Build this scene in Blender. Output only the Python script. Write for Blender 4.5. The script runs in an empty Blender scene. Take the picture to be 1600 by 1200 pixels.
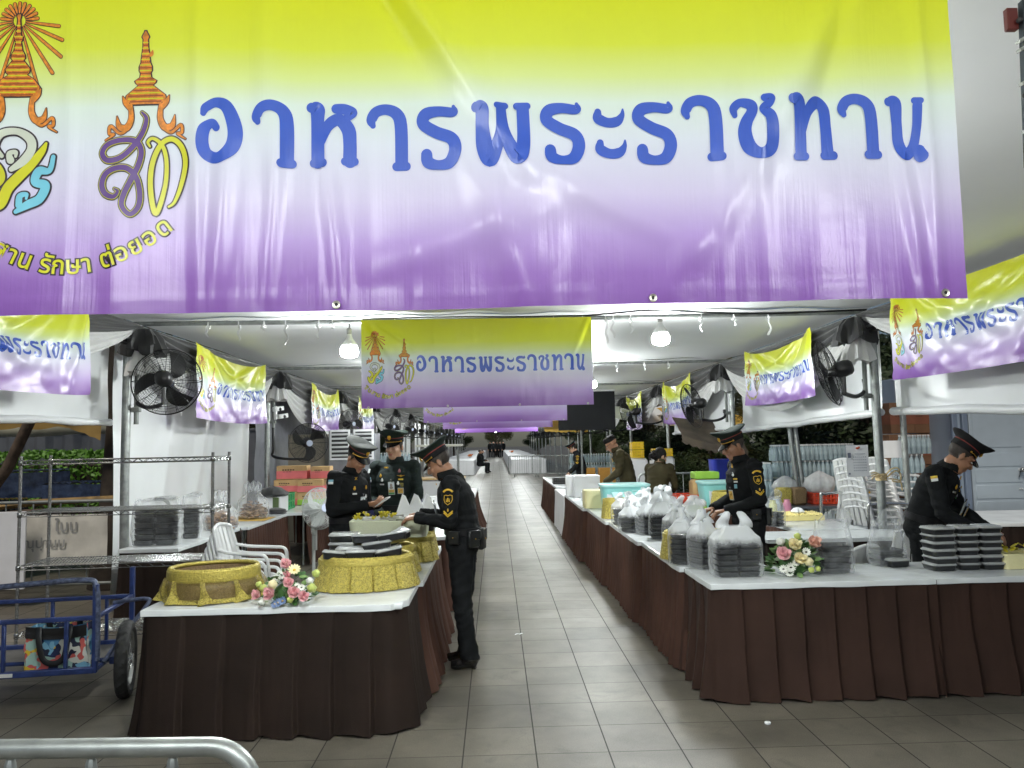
import bpy, bmesh, math, random
from mathutils import Vector, Matrix, Euler, noise
R = math.radians
PI = math.pi
sc = bpy.context.scene
COL = sc.collection
rng = random.Random(7)

# ---------------------------------------------------------------- camera
cam_d = bpy.data.cameras.new('camera')
cam = bpy.data.objects.new('camera', cam_d)
COL.objects.link(cam)
cam_d.lens = 27.0
cam_d.sensor_width = 36.0
cam_d.clip_start = 0.05
cam_d.clip_end = 600.0
_psi, _th, _rl = 0.0223, 0.0746, 0.02
_f = Vector((math.sin(_psi)*math.cos(_th), math.cos(_psi)*math.cos(_th), math.sin(_th)))
_r = Vector((math.cos(_psi), -math.sin(_psi), 0))
_u = _r.cross(_f)
_r2 = _r*math.cos(_rl) - _u*math.sin(_rl)
_u2 = _u*math.cos(_rl) + _r*math.sin(_rl)
cam.matrix_world = Matrix(((_r2.x, _u2.x, -_f.x, 0), (_r2.y, _u2.y, -_f.y, 0), (_r2.z, _u2.z, -_f.z, 1.7), (0, 0, 0, 1)))
sc.camera = cam

# ---------------------------------------------------------------- sky, sun, exposure
world = bpy.data.worlds.new('World')
sc.world = world
world.use_nodes = True
wn = world.node_tree.nodes
bg = wn['Background']
sky = wn.new('ShaderNodeTexSky')
sky.sky_type = 'NISHITA'
sky.sun_disc = False
sky.sun_elevation = R(58)
sky.sun_rotation = R(202)
world.node_tree.links.new(sky.outputs[0], bg.inputs[0])
bg.inputs[1].default_value = 0.038
sun_d = bpy.data.lights.new('sun', 'SUN')
sun_d.energy = 2.2
sun_d.angle = R(14)
sun_d.color = (1.0, 0.93, 0.82)
sun = bpy.data.objects.new('sun', sun_d)
COL.objects.link(sun)
# the lamp shines along its -Z: elevation 58 degrees, from behind and left of the camera
sun.rotation_euler = (R(32), 0, R(-22))
BULB = 620.0
sc.view_settings.view_transform = 'Standard'
sc.view_settings.look = 'None'
sc.view_settings.exposure = 0.0
sc.view_settings.gamma = 1.0
sc.view_settings.use_curve_mapping = False
sc.cycles.use_denoising = True
sc.cycles.max_bounces = 8
sc.cycles.diffuse_bounces = 4
sc.cycles.glossy_bounces = 3
sc.cycles.transparent_max_bounces = 24
sc.cycles.transmission_bounces = 4
sc.cycles.sample_clamp_indirect = 6.0
sc.cycles.caustics_reflective = False
sc.cycles.caustics_refractive = False
# ---------------------------------------------------------------- helpers
class MB:
    """collects faces; build() links them as ONE mesh object"""
    def __init__(s):
        s.v = []; s.f = []; s.m = []; s.uv = {}
    def add(s, vs, fs, m=0):
        o = len(s.v)
        s.v.extend([tuple(p) for p in vs])
        for f in fs:
            s.f.append(tuple(i+o for i in f)); s.m.append(m)
        return o
    def box(s, c, d, m=0, rot=None, ch=None):
        """chamfered box: centre, size"""
        hx, hy, hz = d[0]/2, d[1]/2, d[2]/2
        k = min(hx, hy, hz)*0.25 if ch is None else min(ch, min(hx, hy, hz)*0.9)
        vs = []; idx = {}
        for sx in (-1, 1):
            for sy in (-1, 1):
                for sz in (-1, 1):
                    for ax in range(3):
                        p = [sx*(hx-k), sy*(hy-k), sz*(hz-k)]
                        p[ax] = (sx*hx, sy*hy, sz*hz)[ax]
                        idx[(sx, sy, sz, ax)] = len(vs); vs.append(Vector(p))
        fs = []
        for ax in range(3):
            a, b = [i for i in range(3) if i != ax]
            for sg in (-1, 1):
                q = []
                for (p1, p2) in ((-1, -1), (1, -1), (1, 1), (-1, 1)):
                    t = [0, 0, 0]; t[ax] = sg; t[a] = p1; t[b] = p2
                    q.append(idx[(t[0], t[1], t[2], ax)])
                fs.append(q)
        for ax in range(3):      # edges running along ax
            a, b = [i for i in range(3) if i != ax]
            for sa in (-1, 1):
                for sb in (-1, 1):
                    q = []
                    for (e, w) in ((-1, a), (1, a), (1, b), (-1, b)):
                        t = [0, 0, 0]; t[ax] = e; t[a] = sa; t[b] = sb
                        q.append(idx[(t[0], t[1], t[2], w)])
                    fs.append(q)
        for sx in (-1, 1):
            for sy in (-1, 1):
                for sz in (-1, 1):
                    fs.append([idx[(sx, sy, sz, i)] for i in range(3)])
        c = Vector(c)
        if rot is not None:
            M = rot if isinstance(rot, Matrix) else Euler(rot).to_matrix()
            vs = [M @ p for p in vs]
        s.add([p+c for p in vs], fs, m)
    def tube(s, pts, r, n=8, m=0, closed=False, caps=True, sq=None):
        """tube along points; r a number or a list; sq=(a,b) squashes the section"""
        pts = [Vector(p) for p in pts]
        N = len(pts)
        rs = r if isinstance(r, (list, tuple)) else [r]*N
        up = None; rings = []
        for i, p in enumerate(pts):
            if closed: t = pts[(i+1) % N]-pts[i-1]
            else: t = pts[min(i+1, N-1)]-pts[max(i-1, 0)]
            if t.length < 1e-9: t = Vector((0, 0, 1))
            t.normalize()
            if up is None:
                up = Vector((0, 0, 1)) if abs(t.z) < 0.9 else Vector((0, 1, 0))
            up = up-t*up.dot(t)
            if up.length < 1e-6: up = t.orthogonal()
            up.normalize()
            w = t.cross(up)
            ring = []
            for k in range(n):
                a = 2*PI*k/n
                ca, sa = math.cos(a)*rs[i], math.sin(a)*rs[i]
                if sq: ca *= sq[0]; sa *= sq[1]
                ring.append(p+w*ca+up*sa)
            rings.append(ring)
        vs = [q for g in rings for q in g]; fs = []
        for i in range(N if closed else N-1):
            j = (i+1) % N
            for k in range(n):
                k2 = (k+1) % n
                fs.append((i*n+k, i*n+k2, j*n+k2, j*n+k))
        if caps and not closed:
            fs.append(tuple(range(n-1, -1, -1))); fs.append(tuple((N-1)*n+k for k in range(n)))
        s.add(vs, fs, m)
    def lathe(s, prof, n=24, c=(0, 0, 0), m=0, sx=1.0, sy=1.0, rot=None, caps=(True, True), fn=None):
        """profile [(r,z)] about z; sx, sy squash; fn(ang,i,r,z)->(r,z) modulates"""
        vs = []; fs = []
        for i, (r, z) in enumerate(prof):
            for k in range(n):
                a = 2*PI*k/n
                rr, zz = (r, z) if fn is None else fn(a, i, r, z)
                vs.append(Vector((rr*math.cos(a)*sx, rr*math.sin(a)*sy, zz)))
        for i in range(len(prof)-1):
            for k in range(n):
                k2 = (k+1) % n
                fs.append((i*n+k, i*n+k2, (i+1)*n+k2, (i+1)*n+k))
        if caps[0]: fs.append(tuple(range(n-1, -1, -1)))
        if caps[1]: fs.append(tuple((len(prof)-1)*n+k for k in range(n)))
        M = None
        if rot is not None: M = rot if isinstance(rot, Matrix) else Euler(rot).to_matrix()
        c = Vector(c)
        s.add([(M @ p if M else p)+c for p in vs], fs, m)
    def grid(s, fn, nu, nv, m=0, uv=False, flip=False):
        vs = [fn(i/nu, j/nv) for j in range(nv+1) for i in range(nu+1)]
        fs = []
        for j in range(nv):
            for i in range(nu):
                a = j*(nu+1)+i
                q = (a, a+1, a+nu+2, a+nu+1)
                fs.append(q[::-1] if flip else q)
        o = s.add(vs, fs, m)
        if uv:
            for j in range(nv+1):
                for i in range(nu+1):
                    s.uv[o+j*(nu+1)+i] = (i/nu, j/nv)
    def ball(s, c, r, n=10, m=0, rot=None):
        r = (r, r, r) if not isinstance(r, (tuple, list)) else r
        k = max(4, n//2+1)
        prof = [(max(1e-4, math.sin(PI*i/k)), -math.cos(PI*i/k)) for i in range(k+1)]
        vs = []; fs = []
        M = None
        if rot is not None: M = rot if isinstance(rot, Matrix) else Euler(rot).to_matrix()
        c = Vector(c)
        for (pr, pz) in prof:
            for j in range(n):
                a = 2*PI*j/n
                p = Vector((pr*math.cos(a)*r[0], pr*math.sin(a)*r[1], pz*r[2]))
                vs.append((M @ p if M else p)+c)
        for i in range(k):
            for j in range(n):
                j2 = (j+1) % n
                fs.append((i*n+j, i*n+j2, (i+1)*n+j2, (i+1)*n+j))
        s.add(vs, fs, m)
    def poly(s, pts, h, m=0, M=None):
        """extruded convex-ish outline in xy, height h along z"""
        n = len(pts)
        vs = [Vector((p[0], p[1], 0)) for p in pts]+[Vector((p[0], p[1], h)) for p in pts]
        fs = [tuple(range(n-1, -1, -1)), tuple(range(n, 2*n))]
        for i in range(n):
            j = (i+1) % n
            fs.append((i, j, n+j, n+i))
        if M is not None: vs = [M @ p for p in vs]
        s.add(vs, fs, m)
    def merge(s, o, M=None, m=None):
        vs = [M @ Vector(p) for p in o.v] if M is not None else o.v
        k = len(s.v)
        s.v.extend([tuple(p) for p in vs])
        for f, mm in zip(o.f, o.m):
            s.f.append(tuple(i+k for i in f)); s.m.append(mm if m is None else m)
    def build(s, name, mats, parent=None, smooth=True, loc=None, rotz=0.0, angle=40):
        me = bpy.data.meshes.new(name)
        me.from_pydata(s.v, [], s.f)
        if not isinstance(mats, (list, tuple)): mats = [mats]
        for mt in mats: me.materials.append(mt)
        me.polygons.foreach_set('material_index', s.m)
        if s.uv:
            ul = me.uv_layers.new(name='UVMap')
            for lp in me.loops:
                ul.data[lp.index].uv = s.uv.get(lp.vertex_index, (0, 0))
        me.validate()
        if not s.uv and len(s.f) < 120000:
            bm = bmesh.new(); bm.from_mesh(me)
            bmesh.ops.recalc_face_normals(bm, faces=bm.faces)
            bm.to_mesh(me); bm.free()
        me.update()
        if smooth:
            me.polygons.foreach_set('use_smooth', [True]*len(me.polygons))
            if angle and angle < 180:
                try: me.set_sharp_from_angle(angle=R(angle))
                except Exception: pass
        o = bpy.data.objects.new(name, me)
        COL.objects.link(o)
        if parent is not None: o.parent = parent
        if loc is not None: o.location = loc
        o.rotation_euler.z = rotz
        return o

def tag(o, label=None, cat=None, group=None, kind=None):
    if label: o['label'] = label
    if cat: o['category'] = cat
    if group: o['group'] = group
    if kind: o['kind'] = kind
    return o

def thing(name, label, cat, loc=(0, 0, 0), rotz=0.0, group=None):
    o = bpy.data.objects.new(name, None)
    COL.objects.link(o)
    o.empty_display_size = 0.1
    o.location = loc
    o.rotation_euler = (0, 0, rotz)
    return tag(o, label, cat, group)

def dup(root, loc=None, rotz=None, label=None, group=None, scale=None):
    """a copy of a thing with copies of its parts and sub-parts"""
    r = root.copy(); COL.objects.link(r)
    if loc is not None: r.location = loc
    if rotz is not None: r.rotation_euler = (0, 0, rotz)
    if scale is not None: r.scale = scale if isinstance(scale, (tuple, list)) else (scale,)*3
    if label: r['label'] = label
    if group: r['group'] = group
    def rec(src, dst):
        for ch in list(src.children):
            c = ch.copy(); COL.objects.link(c); c.parent = dst
            rec(ch, c)
    rec(root, r)
    return r

def crom(pts, per=6, closed=False):
    """Catmull-Rom through tuples of any length"""
    out = []; n = len(pts)
    for i in range(n if closed else n-1):
        p0 = pts[(i-1) % n] if closed or i > 0 else pts[0]
        p1 = pts[i]; p2 = pts[(i+1) % n]
        p3 = pts[(i+2) % n] if closed or i+2 < n else pts[n-1]
        for k in range(per):
            t = k/per
            out.append(tuple(0.5*((2*b)+(-a+c)*t+(2*a-5*b+4*c-d)*t*t+(-a+3*b-3*c+d)*t**3) for a, b, c, d in zip(p0, p1, p2, p3)))
    if not closed: out.append(tuple(pts[-1]))
    return out

def nz(x, y=0.0, z=0.0):
    return noise.noise(Vector((x, y, z)))

def smooth01(t):
    t = max(0.0, min(1.0, t)); return t*t*(3-2*t)

# ---------------------------------------------------------------- materials
_M = {}
def srgb(r, g, b):
    f = lambda c: (c/255/12.92) if c/255 <= 0.04045 else ((c/255+0.055)/1.055)**2.4
    return (f(r), f(g), f(b))

def mat(name, col=(0.5, 0.5, 0.5), rough=0.5, metal=0.0, var=0.12, vscale=6.0, bump=0.0, bscale=60.0, spec=0.5, emit=None, estr=0.0,
        coat=0.0, sheen=0.0, trans=0.0, bstretch=None, col2=None):
    """principled material whose colour wanders a little over the surface"""
    if name in _M: return _M[name]
    m = bpy.data.materials.new(name); m.use_nodes = True
    nt = m.node_tree; N = nt.nodes; L = nt.links
    p = N['Principled BSDF']
    p.inputs['Roughness'].default_value = rough
    p.inputs['Metallic'].default_value = metal
    p.inputs['Specular IOR Level'].default_value = spec
    p.inputs['Coat Weight'].default_value = coat
    p.inputs['Sheen Weight'].default_value = sheen
    tc = N.new('ShaderNodeTexCoord')
    no = N.new('ShaderNodeTexNoise'); no.inputs['Scale'].default_value = vscale; no.inputs['Detail'].default_value = 5
    L.new(tc.outputs['Object'], no.inputs['Vector'])
    rp = N.new('ShaderNodeValToRGB')
    rp.color_ramp.elements[0].position = 0.3; rp.color_ramp.elements[1].position = 0.7
    c2 = col2 if col2 else tuple(min(1, c*(1+var)) for c in col)
    rp.color_ramp.elements[0].color = tuple(c*(1-var) for c in col)+(1,)
    rp.color_ramp.elements[1].color = tuple(c2)+(1,)
    L.new(no.outputs['Fac'], rp.inputs['Fac'])
    L.new(rp.outputs['Color'], p.inputs['Base Color'])
    if bump > 0:
        n2 = N.new('ShaderNodeTexNoise'); n2.inputs['Scale'].default_value = bscale; n2.inputs['Detail'].default_value = 4
        if bstretch:
            mp = N.new('ShaderNodeMapping'); mp.inputs['Scale'].default_value = bstretch
            L.new(tc.outputs['Object'], mp.inputs['Vector']); L.new(mp.outputs['Vector'], n2.inputs['Vector'])
        else: L.new(tc.outputs['Object'], n2.inputs['Vector'])
        bp = N.new('ShaderNodeBump'); bp.inputs['Strength'].default_value = bump; bp.inputs['Distance'].default_value = 0.01
        L.new(n2.outputs['Fac'], bp.inputs['Height']); L.new(bp.outputs['Normal'], p.inputs['Normal'])
    if emit:
        p.inputs['Emission Color'].default_value = tuple(emit)+(1,)
        p.inputs['Emission Strength'].default_value = estr
    if trans > 0:      # thin cloth that lets part of the light through
        tr = N.new('ShaderNodeBsdfTranslucent')
        L.new(rp.outputs['Color'], tr.inputs['Color'])
        mx = N.new('ShaderNodeMixShader'); mx.inputs[0].default_value = trans
        out = N['Material Output']
        L.new(p.outputs[0], mx.inputs[1]); L.new(tr.outputs[0], mx.inputs[2]); L.new(mx.outputs[0], out.inputs['Surface'])
    _M[name] = m
    return m

def film(name, col, clear=0.5, rough=0.15, milky=0.5):
    """thin clear plastic: part see-through, part glossy, part milky"""
    if name in _M: return _M[name]
    m = bpy.data.materials.new(name); m.use_nodes = True
    nt = m.node_tree; N = nt.nodes; L = nt.links
    p = N['Principled BSDF']; out = N['Material Output']
    p.inputs['Base Color'].default_value = tuple(col)+(1,)
    p.inputs['Roughness'].default_value = rough
    tr = N.new('ShaderNodeBsdfTransparent')
    tc = N.new('ShaderNodeTexCoord')
    no = N.new('ShaderNodeTexNoise'); no.inputs['Scale'].default_value = 22; no.inputs['Detail'].default_value = 6
    L.new(tc.outputs['Object'], no.inputs['Vector'])
    mr = N.new('ShaderNodeMapRange'); mr.inputs[1].default_value = 0.3; mr.inputs[2].default_value = 0.7
    mr.inputs[3].default_value = clear*0.86; mr.inputs[4].default_value = min(1, clear*1.10)
    L.new(no.outputs['Fac'], mr.inputs[0])
    lw = N.new('ShaderNodeLayerWeight'); lw.inputs[0].default_value = 0.35
    inv = N.new('ShaderNodeMath'); inv.operation = 'MULTIPLY_ADD'; inv.inputs[1].default_value = -0.6; inv.inputs[2].default_value = 1.0
    L.new(lw.outputs['Facing'], inv.inputs[0])
    mu = N.new('ShaderNodeMath'); mu.operation = 'MULTIPLY'
    L.new(inv.outputs[0], mu.inputs[0]); L.new(mr.outputs[0], mu.inputs[1])
    bp = N.new('ShaderNodeBump'); bp.inputs['Strength'].default_value = 0.5; bp.inputs['Distance'].default_value = 0.01
    L.new(no.outputs['Fac'], bp.inputs['Height']); L.new(bp.outputs['Normal'], p.inputs['Normal'])
    mx = N.new('ShaderNodeMixShader')
    L.new(mu.outputs[0], mx.inputs[0]); L.new(p.outputs[0], mx.inputs[1]); L.new(tr.outputs[0], mx.inputs[2])
    L.new(mx.outputs[0], out.inputs['Surface'])
    _M[name] = m
    return m
# ---------------------------------------------------------------- printed banners
# the print is drawn in one layout space: x 0..1565, y 0 (bottom) .. 541 (top)
BW, BH = 1565.0, 541.0
def _c(pts, ox, oy, k=0.25):      # strokes measured on the print -> layout space
    return [(ox+p[0]*k+57, 470-(oy+p[1]*k), p[2]*k) for p in pts]
def _g3(p): return _c(p, 300, 100)
def _g4(p): return _c(p, 700, 100)
def _g5(p): return _c(p, 1100, 100)
def _sh(st, dx, dy=0): return [[(x+dx, y+dy, w) for x, y, w in s] for s in st]
_o = [_g3([(84, 297, 30), (103, 255, 52), (165, 227, 62), (235, 268, 76), (281, 400, 86), (262, 505, 80), (180, 566, 68), (105, 540, 72), (80, 470, 72), (92, 388, 66), (135, 352, 54), (164, 382, 46)])]
_a = [_g3([(418, 352, 36), (409, 318, 62), (440, 268, 66), (505, 254, 66), (570, 285, 76), (594, 365, 80), (594, 590, 80)]), _g3([(562, 603, 54), (624, 603, 54)])]
_h = [_g3([(742, 256, 64), (776, 268, 92), (779, 340, 80), (781, 590, 84)]), _g3([(755, 596, 54), (810, 596, 54)]),
      _g3([(806, 470, 40), (838, 372, 66), (905, 328, 74), (964, 385, 86), (975, 470, 82), (973, 580, 84)]), _g3([(945, 583, 52), (1002, 583, 52)]),
      _g3([(893, 262, 60), (950, 266, 66), (998, 285, 52), (950, 322, 46)])]
_r = [_g4([(797, 262, 22), (795, 296, 56), (700, 286, 64), (622, 302, 76), (606, 358, 74), (685, 412, 74), (780, 455, 76), (804, 522, 78), (770, 596, 74), (700, 612, 58), (634, 592, 74), (624, 545, 70)])]
_ph = [_g4([(166, 282, 60), (202, 295, 82), (203, 400, 84), (216, 520, 104), (246, 594, 98), (285, 525, 84), (318, 430, 66), (322, 290, 62)]), _g4([(298, 274, 42), (347, 274, 42)]),
       _g4([(322, 300, 60), (336, 420, 66), (375, 525, 84), (426, 588, 98), (458, 500, 84), (458, 290, 78)]), _g4([(420, 274, 44), (486, 274, 44)])]
_aa = [_g4([(930, 312, 44), (932, 352, 66), (990, 378, 60), (1050, 370, 60), (1082, 332, 34), (1088, 296, 12)]),
       _g4([(938, 504, 44), (940, 544, 66), (998, 570, 60), (1058, 562, 60), (1090, 524, 34), (1096, 488, 12)])]
_ch = [_g5([(192, 350, 34), (186, 308, 52), (228, 272, 52), (285, 288, 66), (296, 330, 62), (258, 400, 72), (245, 470, 80), (268, 560, 84), (335, 598, 64), (402, 560, 80), (415, 450, 82), (405, 372, 72), (365, 325, 56), (400, 290, 52), (412, 256, 54), (378, 254, 52)])]
_th = [_g5([(548, 266, 58), (592, 280, 84), (600, 400, 76), (598, 590, 74)]), _g5([(575, 609, 52), (624, 609, 52)]),
       _g5([(620, 450, 40), (655, 335, 62), (720, 268, 76), (768, 305, 76), (771, 420, 74), (772, 580, 80)]), _g5([(750, 604, 54), (812, 602, 54)])]
_n = [_g5([(1198, 262, 56), (1240, 270, 80), (1242, 400, 68), (1245, 520, 72), (1284, 594, 76), (1338, 545, 62), (1368, 420, 54), (1380, 290, 54)]), _g5([(1368, 256, 44), (1394, 262, 44)]),
      _g5([(1372, 565, 62), (1378, 602, 86)])]
HEAD = _o+_a+_h+_sh(_a, 175, -3)+_sh(_r, -193, -1)+_r+_ph+_aa+_sh(_r, 145)+_sh(_a, 669, 1)+_ch+_th+_sh(_a, 920, 2)+_n

# crests: (colour index, centre line) in the same layout space
def _k1(p): return _c(p, 0, 0)
def _k2(p): return _c(p, 0, 200)
def _mir(s, cx): return [(2*cx-x, y, w) for x, y, w in s]
SAA = _k2([(908, -118, 18), (936, -78, 30), (915, 0, 36), (860, 80, 38), (780, 150, 38), (700, 166, 38), (668, 122, 36), (700, 72, 36), (780, 46, 36), (868, 55, 38), (905, 110, 38), (890, 195, 40), (842, 290, 40), (800, 380, 38), (795, 445, 34), (842, 492, 34), (890, 450, 38), (900, 370, 38), (876, 272, 38), (820, 217, 38), (750, 215, 38), (690, 250, 38), (670, 312, 38), (690, 366, 38), (740, 386, 32), (766, 355, 24), (745, 338, 14)])
THO = _k2([(958, 88, 16), (946, 62, 22), (972, 40, 22), (1012, 60, 26), (1046, 112, 28), (1060, 205, 28), (1050, 335, 30), (998, 490, 34), (965, 350, 34), (972, 200, 34), (1022, 82, 34), (1090, 45, 34), (1150, 92, 34), (1176, 190, 34), (1150, 320, 30), (1110, 420, 22), (1074, 450, 16)])
WHI = _k1([(68, 935, 26), (26, 878, 42), (58, 802, 46), (150, 785, 40), (228, 830, 52), (240, 895, 52), (195, 965, 52), (128, 1015, 30)]), _k1([(120, 960, 44), (112, 920, 30), (148, 912, 26), (150, 938, 16)])
YEL = _k2([(326, 60, 18), (300, 110, 44), (236, 195, 54), (170, 262, 62), (112, 330, 64), (70, 425, 60), (0, 420, 60), (-40, 330, 50)]), _k2([(-20, 170, 24), (40, 200, 50), (66, 270, 54), (20, 330, 40), (8, 380, 24)])
BLU = _k2([(372, 140, 26), (352, 222, 34), (290, 226, 52), (268, 290, 48), (330, 315, 56), (300, 392, 54), (232, 428, 50), (165, 470, 26)]), _k2([(180, 430, 40), (184, 378, 36), (222, 366, 24), (222, 392, 14)])
SPIRE2 = [(190, 2), (205, 12), (225, 21), (240, 13), (290, 15), (335, 22), (380, 27), (405, 38), (430, 38), (445, 30), (470, 34), (490, 66), (505, 60), (518, 44), (540, 72), (575, 118), (592, 124), (610, 118), (632, 88)]
SPIRE1 = [(70, 10), (84, 11), (100, 6), (200, 13), (208, 24), (226, 24), (240, 14), (290, 24), (320, 40), (340, 42), (352, 32), (385, 58), (408, 76), (430, 68), (440, 56), (470, 100), (515, 134), (540, 132), (572, 100)]
def _legs(cx, y0, hw):
    a = [(cx+hw, y0, 26), (cx+hw-4, y0+80, 34), (cx+hw+24, y0+132, 40), (cx+hw+68, y0+122, 34), (cx+hw+84, y0+60, 4)]
    b = [(cx+hw+6, y0+10, 30), (cx+hw+34, y0-24, 28), (cx+hw+50, y0-60, 3)]
    c = [(cx+hw+4, y0+130, 12), (cx+hw+60, y0+165, 16), (cx+hw+120, y0+120, 18), (cx+hw+128, y0+165, 18), (cx+hw+100, y0+172, 14), (cx+hw+150, y0+205, 8)]
    out = []
    for s in (a, b, c):
        out.append(_k1(s)); out.append(_k1([(2*cx-x, y, w) for x, y, w in s]))
    return out
RAYS = []
for q in range(22):
    a = 2*PI*q/22+0.14
    ln = 70+190*(0.5+0.5*math.sin(a-0.0))**2 if math.sin(a) > 0 else 36
    x1, y1 = 145+math.cos(a)*42, 108+math.sin(a)*42
    x2, y2 = 145+math.cos(a)*(60+ln*1.4), 108+math.sin(a)*(60+ln*1.4)
    RAYS.append(_k1([(x1, y1, 5), ((x1+x2)/2, (y1+y2)/2, 15), (x2, y2, 18)]))

def ribbon_mesh(mb, pts, S, off, m, grow=0.0, per=4, scale=1.0, step=0.0, caps=True):
    """a flat brush stroke laid on the cloth S(u,v,offset)"""
    c = crom(pts, per)
    if scale != 1.0 or grow: c = [(x, y, max(1.2, w*scale+grow)) for x, y, w in c]
    n = len(c); L = []; Rr = []
    if n < 2: return
    for i, (x, y, w) in enumerate(c):
        x0, y0, _ = c[max(0, i-1)]; x1, y1, _ = c[min(n-1, i+1)]
        dx, dy = x1-x0, y1-y0; d = math.hypot(dx, dy) or 1.0
        nx, ny = -dy/d*w/2, dx/d*w/2
        L.append((x+nx, y+ny)); Rr.append((x-nx, y-ny))
    vs = []; fs = []
    def P(p, i): return S(p[0]/BW, p[1]/BH, off+step*i/n)
    for i in range(n):
        vs.append(P(L[i], i)); vs.append(P(((L[i][0]+Rr[i][0])/2, (L[i][1]+Rr[i][1])/2), i)); vs.append(P(Rr[i], i))
    for i in range(n-1):
        a = i*3
        fs.append((a, a+3, a+4, a+1)); fs.append((a+1, a+4, a+5, a+2))
    mb.add(vs, fs, m)
    if caps:
        for (i, sg) in ((0, -1), (n-1, 1)):
            x, y, w = c[i]
            j = 1 if i == 0 else n-2
            dx, dy = x-c[j][0], y-c[j][1]
            base = math.atan2(dy, dx)
            fan = [P((x, y), i)]
            K = 8
            for k in range(K+1):
                a = base-PI/2+PI*k/K
                fan.append(P((x+math.cos(a)*w/2, y+math.sin(a)*w/2), i))
            mb.add(fan, [(0, k+1, k+2) for k in range(K)], m)

def spire_mesh(mb, prof, cx, S, off, m, grow=0.0):
    pts = []
    for i in range(len(prof)-1):
        for k in range(3):
            t = k/3
            pts.append((prof[i][0]*(1-t)+prof[i+1][0]*t, prof[i][1]*(1-t)+prof[i+1][1]*t))
    pts.append(prof[-1])
    vs = []
    n = len(pts)
    for i, (y, hw) in enumerate(pts):
        yy = y + (-grow if i == 0 else grow if i == n-1 else 0)
        for sx in (-1, 0, 1):
            vs.append(S((0.25*(cx+sx*(hw+grow))+57)/BW, (470-0.25*yy)/BH, off))
    fs = []
    for i in range(n-1):
        a = i*3
        fs.append((a, a+3, a+4, a+1)); fs.append((a+1, a+4, a+5, a+2))
    mb.add(vs, fs, m)

def spire_bands(mb, prof, cx, S, off, m, m2):
    # rows of dark red and yellow beading across the spire
    y = prof[0][0]+70; k = 0
    while y < prof[-1][0]-6:
        for i in range(len(prof)-1):
            if prof[i][0] <= y <= prof[i+1][0]:
                t = (y-prof[i][0])/(prof[i+1][0]-prof[i][0]); hw = prof[i][1]*(1-t)+prof[i+1][1]*t
        n = max(2, int(hw/9))
        for q in range(-n, n+1):
            x = cx+q*hw*0.86/n
            ribbon_mesh(mb, _k1([(x-4, y+3, 6), (x, y-3, 7), (x+4, y+3, 6)]), S, off, m if k % 2 else m2, per=1, caps=False)
        y += 17; k += 1
# the arched motto uses the bundled fallback face for Thai
_tx = {}
def text_tris(s, bold=0.0):
    key = (s, bold)
    if key in _tx: return _tx[key]
    cu = bpy.data.curves.new('motto', 'FONT')
    cu.body = s; cu.size = 1.0; cu.align_x = 'CENTER'; cu.offset = bold; cu.resolution_u = 3
    o = bpy.data.objects.new('motto', cu); COL.objects.link(o)
    dg = bpy.context.evaluated_depsgraph_get(); dg.update()
    me = bpy.data.meshes.new_from_object(o.evaluated_get(dg))
    vs = [tuple(v.co) for v in me.vertices]; fs = [tuple(p.vertices) for p in me.polygons]
    bpy.data.objects.remove(o); bpy.data.curves.remove(cu); bpy.data.meshes.remove(me)
    _tx[key] = (vs, fs)
    return _tx[key]
MOTTO = [('สื', 30), ('บ', 28), ('ส', 29), ('า', 21), ('น', 28), (' ', 15), ('รั', 23), ('ก', 27), ('ษ', 30), ('า', 21), (' ', 15), ('ต่', 28), ('อ', 26), ('ย', 27), ('อ', 26), ('ด', 28)]
def motto_mesh(mb, S, off, m, bold):
    tot = sum(w for _, w in MOTTO); x = 118-tot/2*0.78
    for ch, w in MOTTO:
        w *= 0.78
        xc = x+w/2; x += w
        if ch == ' ': continue
        y = 405-0.0027*(xc-118)**2
        sl = -2*0.0027*(xc-118)
        a = math.atan(-sl)
        vs, fs = text_tris(ch, bold)
        out = []
        for (px, py, _) in vs:
            px, py = px*37, py*37-6
            X = xc+px*math.cos(a)-py*math.sin(a)
            Yy = y-(px*math.sin(a)+py*math.cos(a))
            out.append(S((X+57)/BW, (470-Yy)/BH, off))
        mb.add(out, fs, m)

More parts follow.
